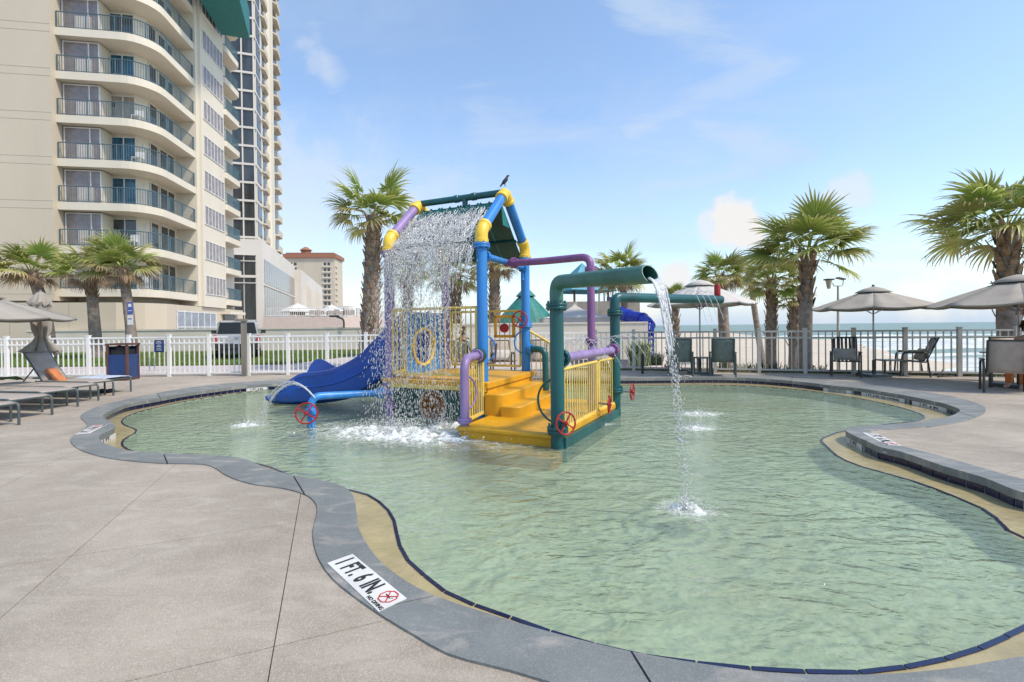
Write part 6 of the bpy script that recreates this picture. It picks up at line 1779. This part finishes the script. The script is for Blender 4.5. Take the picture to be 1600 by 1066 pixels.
def towel(name, label, cx, cy, z, a, l, w, m, sag=.05, seed=1, cat='towel'):
    t = []; n, k = 14, 8
    for i in range(n+1):
        for j in range(k+1):
            x, y = (i/n-.5)*l, (j/k-.5)*w; e = max(0, abs(2*j/k-1)-.75)*4
            t.append((x+.01*noise.noise(Vector((i, j, seed))), y, .012*noise.noise(Vector((x*9, y*9, seed)))-sag*e*e))
    o = MB().add(t, [(i*(k+1)+j, (i+1)*(k+1)+j, (i+1)*(k+1)+j+1, i*(k+1)+j+1) for i in range(n) for j in range(k)]).mesh(name, None, 60); o.materials.append(m)
    o = put(name, o, None, (cx, cy, z), (0, 0, a)); tag(o, label, cat); sm_ = o.modifiers.new('th', 'SOLIDIFY'); sm_.thickness = .012; return o
dl = Vector((math.cos(LD), math.sin(LD)))
f0 = Vector((-8.55, 9.98)); c = f0+dl*.42; towel('towel', 'pale blue towel spread over the foot of the farthest lounger', c.x, c.y, .365, LD, .85, .60, M_towb, .03)
f1 = Vector((-8.40, 9.42)); c = f1+dl*1.10
o = towel('towel', 'orange towel hanging over the seat of the raised lounger', c.x, c.y-.05, .46, LD, .42, .20, M_towo, .06, 3); o.rotation_euler = (0, R(-38), LD)
c = f1+dl*2.1-Vector((0, .55)); 
o = towel('towel', 'crumpled green patterned towel on the flat lounger behind', c.x, c.y, .40, LD+.1, .75, .45, M_towg, .05, 5)
for v in o.data.vertices: v.co.z += .07*noise.noise(v.co*6)+.03
sh_ = thing('pair_of_shoes', 'pair of black sandals on the deck between the loungers', 'shoes', G(166, 613.5))
for dx in (-.09, .09): MB().lathe([(.02, 0), (.055, .01), (.06, .03), (.045, .075), (.01, .085)], (dx, 0, 0), 12, Matrix.Diagonal((1, 1.9, 1)).to_3x3()).build('shoe', M_black, sh_, local=True, smooth=60)

def umbrella(label, base, R_, zedge, ztop, n=8, m=M_canv, rot=0.2, pole_m=M_steel, base_plate=True, vent=True):
    t = thing('umbrella', label, 'umbrella', base, 0, 'taupe pool umbrellas'); b = Vector(base)
    H = ztop-b.z; E = zedge-b.z; k = 7
    for i in range(n):
        a0, a1 = rot+2*math.pi*i/n, rot+2*math.pi*(i+1)/n; vs = []; fs = []
        for r_i in range(k+1):
            u = .10+.90*r_i/k; rr = R_*u; z = H-(H-E)*(u**1.10)
            for j in range(5):
                a = a0+(a1-a0)*j/4; ch = math.cos((a1-a0)/2)/math.cos(a-(a0+a1)/2)
                sag = .035*R_*u*(1-(2*j/4-1)**2)
                vs.append((rr*ch*math.cos(a), rr*ch*math.sin(a), z-sag*.8+(.0)))
        for r_i in range(k):
            for j in range(4): fs.append((r_i*5+j, (r_i+1)*5+j, (r_i+1)*5+j+1, r_i*5+j+1))
        # short valance hem
        o0 = len(vs)
        for j in range(5): v = vs[k*5+j]; vs.append((v[0]*.997, v[1]*.997, v[2]-.035))
        for j in range(4): fs.append((k*5+j, o0+j, o0+j+1, k*5+j+1))
        o = MB().add(vs, fs).build('canopy_panel', m, t, local=True, smooth=30); sm_ = o.modifiers.new('th', 'SOLIDIFY'); sm_.thickness = .006
        MB().tube([Vector((.1*math.cos(a0), .1*math.sin(a0), H-.05)), Vector((R_*math.cos(a0), R_*math.sin(a0), E+.0-.012))], .009, 6).build('rib', pole_m, t, local=True)
        MB().tube([Vector((.03*math.cos(a0), .03*math.sin(a0), E-.15)), Vector((.5*R_*math.cos(a0), .5*R_*math.sin(a0), H-(H-E)*.47-.02))], .007, 6).build('strut', pole_m, t, local=True)
    if vent:
        vs = []; fs = []
        for i in range(n):
            a = rot+2*math.pi*i/n
            for (rr, z) in ((.02, H+.07), (R_*.16, H-(H-E)*.02+.02), (R_*.29, H-(H-E)*.20+.015)): vs.append((rr*math.cos(a), rr*math.sin(a), z))
        for i in range(n):
            j = (i+1) % n; fs += [(i*3, i*3+1, j*3+1, j*3), (i*3+1, i*3+2, j*3+2, j*3+1)]
        o = MB().add(vs, fs).build('vent_cap', m, t, local=True, smooth=20); sm_ = o.modifiers.new('th', 'SOLIDIFY'); sm_.thickness = .006
    MB().tube([Vector((0, 0, .02)), Vector((0, 0, H+.05))], .020, 10).build('pole', pole_m, t, local=True, smooth=60)
    MB().lathe([(.01, 0), (.03, .02), (.03, .05), (.0, .075)], (0, 0, H+.05), 10).build('finial', M_dfrm, t, local=True, smooth=60)
    if base_plate:
        MB().box((0, 0, .035), (.52, .52, .07)).build('base_plate', M_gfrm, t, local=True)
        MB().tube([Vector((0, 0, .05)), Vector((0, 0, .42))], .034, 10).build('base_stem', M_dfrm, t, local=True, smooth=60)
    return t
b = D(1365, 583, 11.65); umbrella('open taupe umbrella above two dark chairs in front of the sea', (b.x, b.y, 0), 1.34, D(1365, 481, 11.65).z, D(1365, 452, 11.65).z, rot=.12)
b = D(1592, 600, 9.4); umbrella('open taupe umbrella cut off by the right edge, over the dining table', (b.x, b.y, 0), 1.45, D(1592, 475, 9.4).z, D(1592, 434, 9.4).z, rot=.0)
b = D(1094, 578, 12.7); umbrella('pale open umbrella behind the teal spray arm', (b.x, b.y, 0), 1.42, D(1094, 475, 12.7).z, D(1094, 441, 12.7).z, m=M_canl, rot=.3)
b = D(-38, 600, 8.7); umbrella('open umbrella reaching in from the left edge', (b.x, b.y, 0), 1.42, D(60, 496, 8.7).z, D(0, 458, 8.7).z, rot=.0)
# furled umbrella
fu = thing('furled_umbrella', 'furled taupe umbrella tied at its waist among the loungers', 'umbrella', (D(66, 600, 10.2).x, 10.2, 0))
mb = MB(); n = 48; vs = []; fs = []
zt = D(66, 456, 10.2).z; zb = D(66, 552, 10.2).z; zw = D(66, 525, 10.2).z
prof = [(1.0, .015), (.96, .08), (.80, .17), (.775, .12), (.74, .12), (.55, .135), (.38, .125), (.29, .095), (.26, .085), (.18, .13), (.06, .25), (0.0, .28)]
for (u, r_) in prof:
    z = zb+(zt-zb)*u
    for k in range(n):
        a = 2*math.pi*k/n; f_ = 1+(.24*math.cos(8*a+.6*math.sin(3*a)+u*2)+.10*math.cos(13*a+u*9))*(1 if r_ > .08 else .3)
        vs.append((r_*f_*math.cos(a)*1.05, r_*f_*math.sin(a), z+(.05*math.cos(8*a) if u < .05 or .79 < u < .81 else 0)))
for i in range(len(prof)-1):
    for k in range(n): fs.append((i*n+k, i*n+(k+1) % n, (i+1)*n+(k+1) % n, (i+1)*n+k))
o = MB().add(vs, fs).build('canopy', M_canv, fu, local=True, smooth=50); sm_ = o.modifiers.new('th', 'SOLIDIFY'); sm_.thickness = .006
MB().tube([Vector((0, 0, 0)), Vector((0, 0, zt+.04))], .020, 8).build('pole', M_steel, fu, local=True, smooth=60)
MB().torus((0, 0, zb+(zt-zb)*.285), .085, .014, None, 20, 6).build('tie', M_canv, fu, local=True)
MB().lathe([(.24, 0), (.24, .05), (.05, .09), (.03, .3)], (0, 0, 0), 20).build('base', M_gfrm, fu, local=True, smooth=40)

def lounge_chair(label, loc, ang, frame=M_gfrm, sling=M_gsling, strap=False, pillow=None, tilt=R(18), group='lounge chairs by the beach fence'):
    "front of the seat looks along +X before turning"
    t = thing('lounge_chair', label, 'chair', loc, ang, group)
    w, sh, d = .60, .40, .56
    st_, ct_ = math.sin(tilt), math.cos(tilt); bl = .66
    for s in (-1, 1):
        y = s*w/2
        MB().tube(bend([Vector((.28, y, 0)), Vector((.24, y, .60)), Vector((-.22, y, .62)), Vector((-.30, y, .0))], .10, 6), .020, 8).build('arm_frame', frame, t, local=True, smooth=60)
        MB().box((.02, y, .625), (.40, .055, .025)).build('arm_rest', frame, t, local=True)
        MB().tube([Vector((.26, s*(w/2-.04), sh)), Vector((-.22, s*(w/2-.04), sh-.04)), Vector((-.22-bl*st_, s*(w/2-.04), sh-.04+bl*ct_))], .017, 8).build('side_frame', frame, t, local=True, smooth=60)
        MB().tube([Vector((.02, s*(w/2-.04), sh-.02)), Vector((.02, y, sh-.02))], .014, 6).build('link', frame, t, local=True)
    tp = Vector((-.22-bl*st_, 0, sh-.04+bl*ct_))
    MB().tube([tp+Vector((0, -w/2+.04, 0)), tp+Vector((0, w/2-.04, 0))], .017, 8).build('top_bar', frame, t, local=True, smooth=60)
    MB().tube([Vector((.26, -w/2+.04, sh)), Vector((.26, w/2-.04, sh))], .017, 8).build('front_bar', frame, t, local=True, smooth=60)
    ww = w/2-.05
    def sheet(P0, P1, name, y0=-ww, y1=ww, sag=.02):
        vs = []; 
        for i in range(7):
            p = P0+(P1-P0)*(i/6)
            for j in range(3): vs.append(p+Vector((0, y0+(y1-y0)*j/2, 0))-Vector((0, 0, sag*math.sin(math.pi*i/6))))
        o = MB().add(vs, [(i*3+j, (i+1)*3+j, (i+1)*3+j+1, i*3+j+1) for i in range(6) for j in range(2)]).build(name, sling, t, local=True, smooth=60)
        sm_ = o.modifiers.new('th', 'SOLIDIFY'); sm_.thickness = .008; sm_.offset = 0
    B0 = Vector((-.20, 0, sh-.02)); S0 = Vector((.26, 0, sh+.0))
    if strap:
        for k in range(6): y0 = -ww+k*(2*ww/6)+.012; sheet(B0, tp, 'back_strap', y0, y0+2*ww/6-.034, .0)
        sheet(S0, B0, 'seat_sling')
    else:
        sheet(B0, tp, 'back_sling', sag=.0); sheet(S0, B0, 'seat_sling')
        for k in range(1, 6): MB().box((0, 0, 0), (.001, .001, .001))
    if pillow:
        pm = MB(); n = 12; vs = []
        for i in range(n+1):
            for j in range(n+1):
                u, v = i/n*2-1, j/n*2-1; th = .055*(1-u**4)*(1-v**4)
                vs.append((th+.012*noise.noise(Vector((u*3, v*3, 2))), u*.24, v*.155))
        o0 = len(vs)
        vs += [(-v[0], v[1], v[2]) for v in vs[:o0]]
        f1_ = [(i*(n+1)+j, (i+1)*(n+1)+j, (i+1)*(n+1)+j+1, i*(n+1)+j+1) for i in range(n) for j in range(n)]
        pm.add(vs, f1_+[(a+o0, d_+o0, c_+o0, b_+o0) for a, b_, c_, d_ in f1_])
        me = pm.mesh('pillow', None, 60); me.materials.append(pillow)
        M = t.matrix_basis if False else Matrix.Translation(loc) @ Matrix.Rotation(ang, 4, 'Z') @ Matrix.Translation((-.155, 0, sh+.155)) @ Matrix.Rotation(-tilt, 4, 'Y')
        po = bpy.data.objects.new('pillow', me); COL.objects.link(po); po.matrix_world = M
        tag(po, ('taupe pillow on the strap chair facing the pool' if ang < R(-90) else 'taupe pillow on the strap chair seen from the side' if ang > 1 else 'white towel roll on the chair behind the yellow railing'), 'pillow')
    return t
def gp_(x, y): v = G(x, y); return (v.x, v.y, 0)
lounge_chair('left one of the pair of slate green lounge chairs, behind the falling stream', (D(1063, 580, 12.35).x, 12.35, 0), R(72))
lounge_chair('right one of the pair of slate green lounge chairs facing the sea', (D(1129, 580, 12.1).x, 12.1, 0), R(68))
lounge_chair('dark strap chair with a pillow, facing the pool beside the umbrella base', (D(1321, 582, 11.75).x, 11.75, 0), R(-122), M_dfrm, M_dfrm, True, M_canv)
lounge_chair('dark strap chair turned sideways to the left of the long fence gap', (D(1424, 582, 11.75).x, 11.75, 0), R(152), M_dfrm, M_dfrm, True, M_canv, R(22))
def side_table(label, loc, w, h, m, ang=0.0):
    t = thing('side_table', label, 'table', loc, ang)
    MB().box((0, 0, h-.015), (w, w*.85, .03)).build('table_top', m, t, local=True)
    for i in (-1, 1):
        for j in (-1, 1): MB().box((i*(w/2-.03), j*(w*.42-.03), (h-.03)/2), (.035, .035, h-.03)).build('leg', M_dfrm, t, local=True)
side_table('small low table between the umbrella pole and the sideways chair', (D(1387, 580, 11.75).x, 11.75, 0), .46, .42, M_gfrm)
side_table('small table between the pair of slate green chairs', (D(1096, 578, 12.5).x+.02, 12.45, 0), .42, .48, M_gfrm)
sl_ = thing('sandals', 'pale sandals on the deck under the left slate green chair', 'shoes', (D(1064, 583, 12.0).x+.05, 11.95, 0))
for dx in (-.12, .10): MB().box((dx, 0, .02), (.09, .22, .03), .6*dx*8).build('sandal', M_canl, sl_, local=True)
# dining set
dt = thing('dining_table', 'dining table with a grey blue top laden with things under the right umbrella', 'table', (D(1612, 600, 9.25).x, 9.25, 0), R(12))
MB().box((0, 0, .72), (1.25, .95, .03)).build('table_top', mat('slate table top', (.16, .19, .25), .3, var=.3), dt, local=True)
for i in (-1, 1):
    for j in (-1, 1): MB().box((i*.5, j*.36, .35), (.05, .05, .70)).build('leg', M_dfrm, dt, local=True)
for i, (dx, dy, r_, h_, lb, mm) in enumerate(((-.48, .0, .035, .13, 'white cup at the near left of the dining table', M_sign), (-.32, .28, .04, .17, 'dark bottle standing at the back of the dining table', M_black), (-.22, .30, .04, .12, 'second dark jar at the back of the dining table', M_black), (-.40, .22, .05, .06, 'low pale bowl on the dining table', M_canl))):
    c = Vector((D(1612, 600, 9.25).x, 9.25, .737))+Matrix.Rotation(R(12), 3, 'Z') @ Vector((dx, dy, 0))
    o = MB().lathe([(r_*.85, 0), (r_, h_*.5), (r_*.95, h_), (r_*.5, h_)], (0, 0, 0), 12).mesh('table_item', None, 50); o.materials.append(mm); o = put('tableware', o, None, c); tag(o, lb, 'tableware')
lounge_chair('dark framed dining chair with its taupe back towards the pool', (D(1569, 600, 8.85).x, 8.85, 0), R(50), M_dfrm, M_sling, False, None, R(14), 'chairs at the dining table')
lounge_chair('dining chair on the far side of the table in front of the fence', (D(1590, 590, 10.15).x, 10.15, 0), R(-100), M_dfrm, M_sling, False, None, R(14), 'chairs at the dining table')

# litter bin
bc = D(193, 588, 12.75); bn = thing('litter_bin', 'navy litter bin with brown frame standing against the white fence', 'litter bin', (bc.x, 12.75, 0), R(9))
bw, bh = .52, .99
for i in (-1, 1):
    for j in (-1, 1): MB().box((i*(bw/2-.025), j*(bw/2-.025), bh/2), (.05, .05, bh)).build('post', M_brown, bn, local=True)
MB().box((0, 0, bh+.0), (bw+.03, bw+.03, .05)).build('lid', M_brown, bn, local=True)
for a in range(4):
    ang = a*math.pi/2; q = Vector((math.sin(ang), -math.cos(ang), 0))*(bw/2-.022)
    hh = .66 if a in (0, 1) else .88
    MB().box((q.x, q.y, .05+hh/2), (bw-.1, .02, hh), ang).build('panel', M_navy, bn, local=True)
    MB().box((q.x*1.0, q.y*1.0, .04), (bw-.1, .03, .04), ang).build('bottom_rail', M_brown, bn, local=True)
MB().box((0, 0, .45), (bw-.14, bw-.14, .8)).build('inner_bin', M_black, bn, local=True)
lm_ = MB().lathe([(.17, 0), (.17, .04), (.13, .08)], (0, -.02, .86), 14).build('bin_hood', M_black, bn, local=True)
# signs and posts
fs_ = thing('fence_sign', 'small navy notice hung on the white fence right of the litter bin', 'sign', (D(249, 541, 13.28).x, 13.27, D(249, 541, 13.28).z), R(2.5))
MB().box((0, 0, 0), (.27, .012, .35)).build('board', M_navy, fs_, local=True)
for z, w in ((.13, .12), (.09, .17), (.03, .10), (-.01, .15), (-.06, .13), (-.11, .16)): MB().box((0, -.008, z), (w, .003, .016)).build('text_line', M_sign, fs_, local=True)
ps = D(206, 590, 16.5); pk_ = thing('parking_sign', 'blue and white parking sign on a slim post behind the fence', 'sign', (ps.x, 16.5, 0))
MB().tube([(0, 0, 0), (0, 0, D(206, 473, 16.5).z)], .025, 8).build('post', M_steel, pk_, local=True)
zt = D(206, 473, 16.5).z
MB().box((0, -.03, zt-.20), (.20, .01, .42)).build('board', mat('sign blue', (.05, .09, .32), .5), pk_, local=True)
MB().box((0, -.04, zt-.10), (.11, .006, .11)).build('symbol', M_sign, pk_, local=True)
MB().box((0, -.04, zt-.29), (.14, .006, .02)).build('text_line', M_sign, pk_, local=True)
MB().box((0, -.03, zt-.62), (.20, .01, .34)).build('board', M_sign, pk_, local=True)
MB().box((0, -.04, zt-.58), (.13, .006, .03)).build('text_line', mat('sign blue', (.05, .09, .32), .5), pk_, local=True)
wp = G(382, 588); pp_ = thing('timber_post', 'weathered timber post with a short cap standing inside the fence', 'post', (wp.x, wp.y, 0))
MB().box((0, 0, .80), (.12, .12, 1.60), .2).build('shaft', M_wood, pp_, local=True)
MB().box((-.06, -.02, 1.63), (.30, .15, .07), .1).build('cap', M_wood, pp_, local=True)
bl_ = G(1004, 585); bp_ = thing('bollard', 'slim black bollard at the far edge of the pool deck', 'bollard', (D(1004, 580, 12.9).x-.0, 12.9, 0))
MB().tube([(0, 0, 0), (0, 0, .52)], .035, 10).build('shaft', M_black, bp_, local=True); MB().lathe([(.045, 0), (.045, .06), (.01, .08)], (0, 0, .50), 12).build('lamp_head', M_dfrm, bp_, local=True)
lp2 = D(508, 500, 27); lt_ = thing('flood_lamp', 'black curved lamp on the low wall below the terrace', 'lamp', (lp2.x, 29.6, 1.4))
kx = 29.6
MB().tube(bend([Vector((.15, 0, 0)), Vector((.15, 0, .55)), Vector((-.35, 0, .75))], .2, 5), .06, 8).build('arm', M_dfrm, lt_, local=True)
MB().box((-.45, 0, .76), (.55, .25, .12)).build('lamp_head', M_black, lt_, local=True)
# beach lamp post with two heads
lb = D(1310, 560, 17); lpz = D(1310, 447, 17).z
lp_o = thing('lamp_post', 'pale lamp post with two floodlight heads above the sand', 'lamp post', (lb.x, 17, -.9))
H_ = lpz+.9
MB().tube([(0, 0, 0), (0, 0, H_)], [.07, .035], 10).build('pole', M_fgrey, lp_o, local=True, smooth=60)
MB().tube(bend([Vector((-.20, 0, H_+.12)), Vector((-.16, 0, H_)), Vector((.18, 0, H_)), Vector((.20, 0, H_+.22))], .08, 5), .016, 8).build('cross_arm', M_fgrey, lp_o, local=True, smooth=60)
MB().lathe([(.055, 0), (.10, .28), (.11, .31)], (-.34, 0, H_-.10), 14).build('lamp_head', M_fgrey, lp_o, local=True, smooth=40)
MB().box((-.33, 0, H_+.24), (.27, .22, .05)).build('lamp_hood', M_dfrm, lp_o, local=True)
MB().box((.10, 0, H_+.27), (.26, .2, .045), M=Matrix.Rotation(R(14), 3, 'Y')).build('lamp_head', M_dfrm, lp_o, local=True)

# parked pickup with covered rear seen from behind
vb = D(371, 558, 21.3); car = thing('parked_pickup', 'silver pickup with a dark rear window parked on the lawn, seen from behind', 'car', (vb.x, 21.3, 0), R(29))
def sect(w, z0, z1, y, r=.1):
    return [(-w+r, y, z0), (w-r, y, z0), (w, y, z0+r), (w, y, z1-r), (w-r, y, z1), (-w+r, y, z1), (-w, y, z1-r), (-w, y, z0+r)]
def loft(secs, m, name, parent):
    n = len(secs[0]); vs = [v for s in secs for v in s]; fs = []
    for i in range(len(secs)-1):
        for j in range(n): fs.append((i*n+j, (i+1)*n+j, (i+1)*n+(j+1) % n, i*n+(j+1) % n))
    fs.append(tuple(range(n))); fs.append(tuple((len(secs)-1)*n+j for j in range(n-1, -1, -1)))
    o = MB().add(vs, fs).build(name, m, parent, local=True, smooth=40); return o
loft([sect(.90, .62, 1.12, 0, .08), sect(.95, .42, 1.16, .12, .10), sect(.97, .40, 1.16, 2.2, .10), sect(.96, .40, 1.14, 4.4, .12), sect(.86, .45, 1.0, 5.1, .15)], M_silver, 'body', car)
loft([sect(.80, 1.10, 1.70, .55, .12), sect(.84, 1.10, 1.80, .85, .16), sect(.84, 1.10, 1.80, 2.6, .16), sect(.78, 1.10, 1.55, 3.3, .15)], M_silver, 'cabin', car)
rw = MB().add([(-.66, .60, 1.18), (.66, .60, 1.18), (.60, .66, 1.62), (-.60, .66, 1.62), (-.66, .50, 1.18), (.66, .50, 1.18), (.60, .62, 1.64), (-.60, .62, 1.64)], [(4, 5, 6, 7), (0, 3, 2, 1), (0, 1, 5, 4), (1, 2, 6, 5), (2, 3, 7, 6), (3, 0, 4, 7)])
rw = MB().add([(-.80, .40, 1.13), (.80, .40, 1.13), (.70, .46, 1.70), (-.70, .46, 1.70), (-.80, .60, 1.13), (.80, .60, 1.13), (.70, .62, 1.70), (-.70, .62, 1.70)], [(3, 2, 1, 0), (4, 5, 6, 7), (0, 1, 5, 4), (1, 2, 6, 5), (2, 3, 7, 6), (3, 0, 4, 7)]).build('rear_window', M_cglass, car, local=True)
MB().box((0, .5, 1.81), (.3, .08, .04)).build('brake_lamp', M_tail, car, local=True)
for s in (-1, 1):
    MB().box((s*.86, -.02, .92), (.14, .12, .36)).build('tail_lamp', M_tail, car, local=True)
    for y in (.95, 4.1):
        wl_ = MB().lathe([(.18, -.12), (.34, -.12), (.37, -.08), (.37, .08), (.34, .12), (.18, .12)], (s*.84, y, .37), 20, Matrix.Rotation(math.pi/2, 3, 'Y')).build('wheel', M_black, car, local=True, smooth=40)
        MB().lathe([(.02, -.125), (.19, -.10), (.2, .10), (.02, .125)], (s*.84, y, .37), 12, Matrix.Rotation(math.pi/2, 3, 'Y')).build('rim', M_steel, wl_, local=True)
    MB().box((s*1.10, 2.9, 1.25), (.22, .10, .17)).build('mirror', M_black, car, local=True); MB().box((s*.96, 2.9, 1.18), (.16, .04, .04)).build('mirror_arm', M_black, car, local=True)
MB().box((0, -.14, .60), (1.75, .20, .22)).build('bumper', M_black, car, local=True); MB().box((0, -.0, .42), (1.5, .4, .26)).build('skirt', M_black, car, local=True)
MB().box((0, -.06, 1.03), (.22, .04, .07)).build('tailgate_handle', M_black, car, local=True)
MB().box((0, -.06, .74), (.32, .02, .16)).build('number_plate', M_sign, car, local=True); MB().box((.55, -.05, .72), (.2, .02, .12)).build('sticker', M_orng, car, local=True)

# bird on the apex
bw_ = Wd(0, HB, ZA+RC*1.17)
def skin(name, pts, edges, rad, m, parent=None, sub=2, root=0, loc=None):
    me = bpy.data.meshes.new(name); me.from_pydata([tuple(p) for p in pts], edges, []); me.update()
    o = bpy.data.objects.new(name, me); COL.objects.link(o)
    if parent: o.parent = parent
    if loc is not None: o.location = loc
    md = o.modifiers.new('skin', 'SKIN'); md.use_smooth_shade = True
    lay_ = me.skin_vertices[0].data
    for i, r in enumerate(rad): lay_[i].radius = (r, r) if not isinstance(r, tuple) else r; lay_[i].use_root = (i == root)
    s = o.modifiers.new('sub', 'SUBSURF'); s.levels = sub; s.render_levels = sub
    me.materials.append(m); return o
bd = thing('bird', 'black bird perched on the near roof apex', 'bird', bw_)
pts = [(-.085, 0, -.01), (-.045, 0, .045), (0, 0, .085), (.028, 0, .130), (.040, 0, .165), (.056, 0, .190), (.085, 0, .193)]
skin('body', pts, [(i, i+1) for i in range(6)], [.010, .018, .036, .034, .021, .022, .005], M_bird, bd, 2, 2)
for s in (-1, 1): MB().tube([(.0, s*.012, .05), (.004, s*.014, 0)], .004, 5).build('leg', M_bird, bd, local=True)
MB().add([(-.05, .02, .05), (-.05, -.02, .05), (-.125, -.016, -.055), (-.125, .016, -.055), (-.055, .02, .04), (-.055, -.02, .04), (-.13, -.016, -.062), (-.13, .016, -.062)], [(0, 1, 2, 3), (7, 6, 5, 4), (0, 4, 5, 1), (1, 5, 6, 2), (2, 6, 7, 3), (3, 7, 4, 0)]).build('tail', M_bird, bd, local=True)
MB().lathe([(.006, 0), (.004, .012), (0, .026)], (.075, 0, .192), 8, axis_m((1, 0, .05))).build('beak', M_dfrm, bd, local=True)
bd.rotation_euler = (0, 0, R(15))

# ------------------------------------------------------------------ people
def hand(parent, wrist, d, up, m, s=1.0):
    d = Vector(d).normalized(); up = Vector(up).normalized(); sd_ = d.cross(up).normalized()
    pts = [Vector(wrist), Vector(wrist)+d*.05*s, Vector(wrist)+d*.085*s]; ed = [(0, 1), (1, 2)]; rd = [.022*s, .032*s, .030*s]
    skin('hand', pts, ed, [(r, r*.6) for r in rd], m, parent, 1, 1)
    for k, ln in enumerate((.065, .075, .070, .055)):
        b0 = Vector(wrist)+d*.085*s+sd_*(k-1.5)*.019*s; skin('finger', [b0, b0+d*ln*.5*s, b0+d*ln*.85*s-up*.02*s], [(0, 1), (1, 2)], [.0095*s, .0085*s, .007*s], m, parent, 1)
    b0 = Vector(wrist)+d*.03*s-sd_*.03*s; skin('thumb', [b0, b0+d*.03*s-sd_*.02*s, b0+d*.06*s-sd_*.022*s], [(0, 1), (1, 2)], [.011*s, .010*s, .008*s], m, parent, 1)
def seated(label, loc, ang, skinm, shirt, pants, hair, seat=.43, name='person', lean=.05, legs_m=None):
    "sits facing +X before turning"
    t = thing(name, label, 'person', loc, ang); z = seat+.09
    hipL, hipR = Vector((0, .10, z)), Vector((0, -.10, z))
    P = [Vector((0, 0, z)), Vector((-.01, 0, z+.18)), Vector((lean, 0, z+.36)), Vector((lean, 0, z+.50)), Vector((lean+.01, 0, z+.57)), Vector((lean+.03, 0, z+.66)), Vector((lean+.04, 0, z+.76)),
         Vector((lean, .17, z+.46)), Vector((lean+.06, .21, z+.22)), Vector((lean+.28, .17, z+.16)), Vector((lean, -.17, z+.46)), Vector((lean+.06, -.21, z+.22)), Vector((lean+.28, -.17, z+.16)),
         Vector((.42, .11, z+.01)), Vector((.44, .11, .10)), Vector((.56, .12, .035)), Vector((.42, -.11, z+.01)), Vector((.44, -.11, .10)), Vector((.56, -.12, .035)), hipL, hipR]
    E = [(0, 1), (1, 2), (2, 3), (3, 4), (4, 5), (5, 6), (3, 7), (7, 8), (8, 9), (3, 10), (10, 11), (11, 12), (0, 19), (19, 13), (13, 14), (14, 15), (0, 20), (20, 16), (16, 17), (17, 18)]
    Rr = [.13, .12, .135, .10, .052, .080, .075, .062, .043, .030, .062, .043, .030, .062, .042, .030, .062, .042, .030, .095, .095]
    skin('body', P, E, Rr, skinm, t, 2, 0)
    sh_i = [0, 1, 2, 3, 7, 8, 10, 11]; mp_ = {a: i for i, a in enumerate(sh_i)}
    skin('shirt', [P[i] for i in sh_i], [(mp_[a], mp_[b]) for a, b in E if a in mp_ and b in mp_], [Rr[i]+.014 for i in sh_i], shirt, t, 2, 0)
    pi_ = [0, 19, 13, 14, 20, 16, 17] if legs_m is None else [0, 19, 13, 20, 16]; mp_ = {a: i for i, a in enumerate(pi_)}
    skin('trousers', [P[i] for i in pi_], [(mp_[a], mp_[b]) for a, b in E if a in mp_ and b in mp_], [Rr[i]+.013 for i in pi_], pants, t, 2, 0)
    hd_ = P[5]+Vector((.0, 0, .03)); skin('hair', [hd_+Vector((-.035, 0, -.03)), hd_+Vector((-.02, 0, .05)), hd_+Vector((.02, 0, .075))], [(0, 1), (1, 2)], [.078, .088, .070], hair, t, 2, 1)
    MB().lathe([(.013, 0), (.010, .02), (.0, .03)], hd_+Vector((.078, 0, -.02)), 8, axis_m((1, 0, -.2))).build('nose', skinm, t, local=True)
    for s in (-1, 1):
        MB().lathe([(.009, 0), (.006, .006)], hd_+Vector((.076, s*.030, .01)), 8, axis_m((1, 0, 0))).build('eye', M_black, t, local=True)
        MB().lathe([(.018, -.006), (.02, 0), (.012, .008)], hd_+Vector((.005, s*.082, -.01)), 8, axis_m((0, s, 0))).build('ear', skinm, t, local=True)
    hand(t, P[9], (1, -.2, -.25), (0, 0, 1), skinm); hand(t, P[12], (1, .2, -.25), (0, 0, 1), skinm)
    return t
seated('person in a pale grey shirt seated with back to the pool beyond the platform', (D(722, 560, 13.0).x, 13.0, 0), R(80), M_skin2, M_shirt, M_pant, M_hair)
lounge_chair('chair under the seated person beyond the play platform', (D(722, 560, 13.0).x+.0, 13.0, 0), R(80), M_dfrm, M_sling, False, None, R(18), 'chairs along the back fence')
lounge_chair('chair with a white towel behind the yellow railing, left of another', (D(785, 560, 12.9).x, 12.95, 0), R(-80), M_dfrm, M_sling, False, M_canl, R(25), 'chairs along the back fence')
lounge_chair('chair behind the rear blue column along the back fence', (D(838, 560, 12.9).x, 12.95, 0), R(-100), M_dfrm, M_sling, False, None, R(25), 'chairs along the back fence')
seated('person in a pink patterned shirt at the dining table, mostly beyond the right edge', (D(1628, 590, 9.05).x, 9.25-.0, 0), R(196), M_skin, M_pink, M_oshort, M_hair)
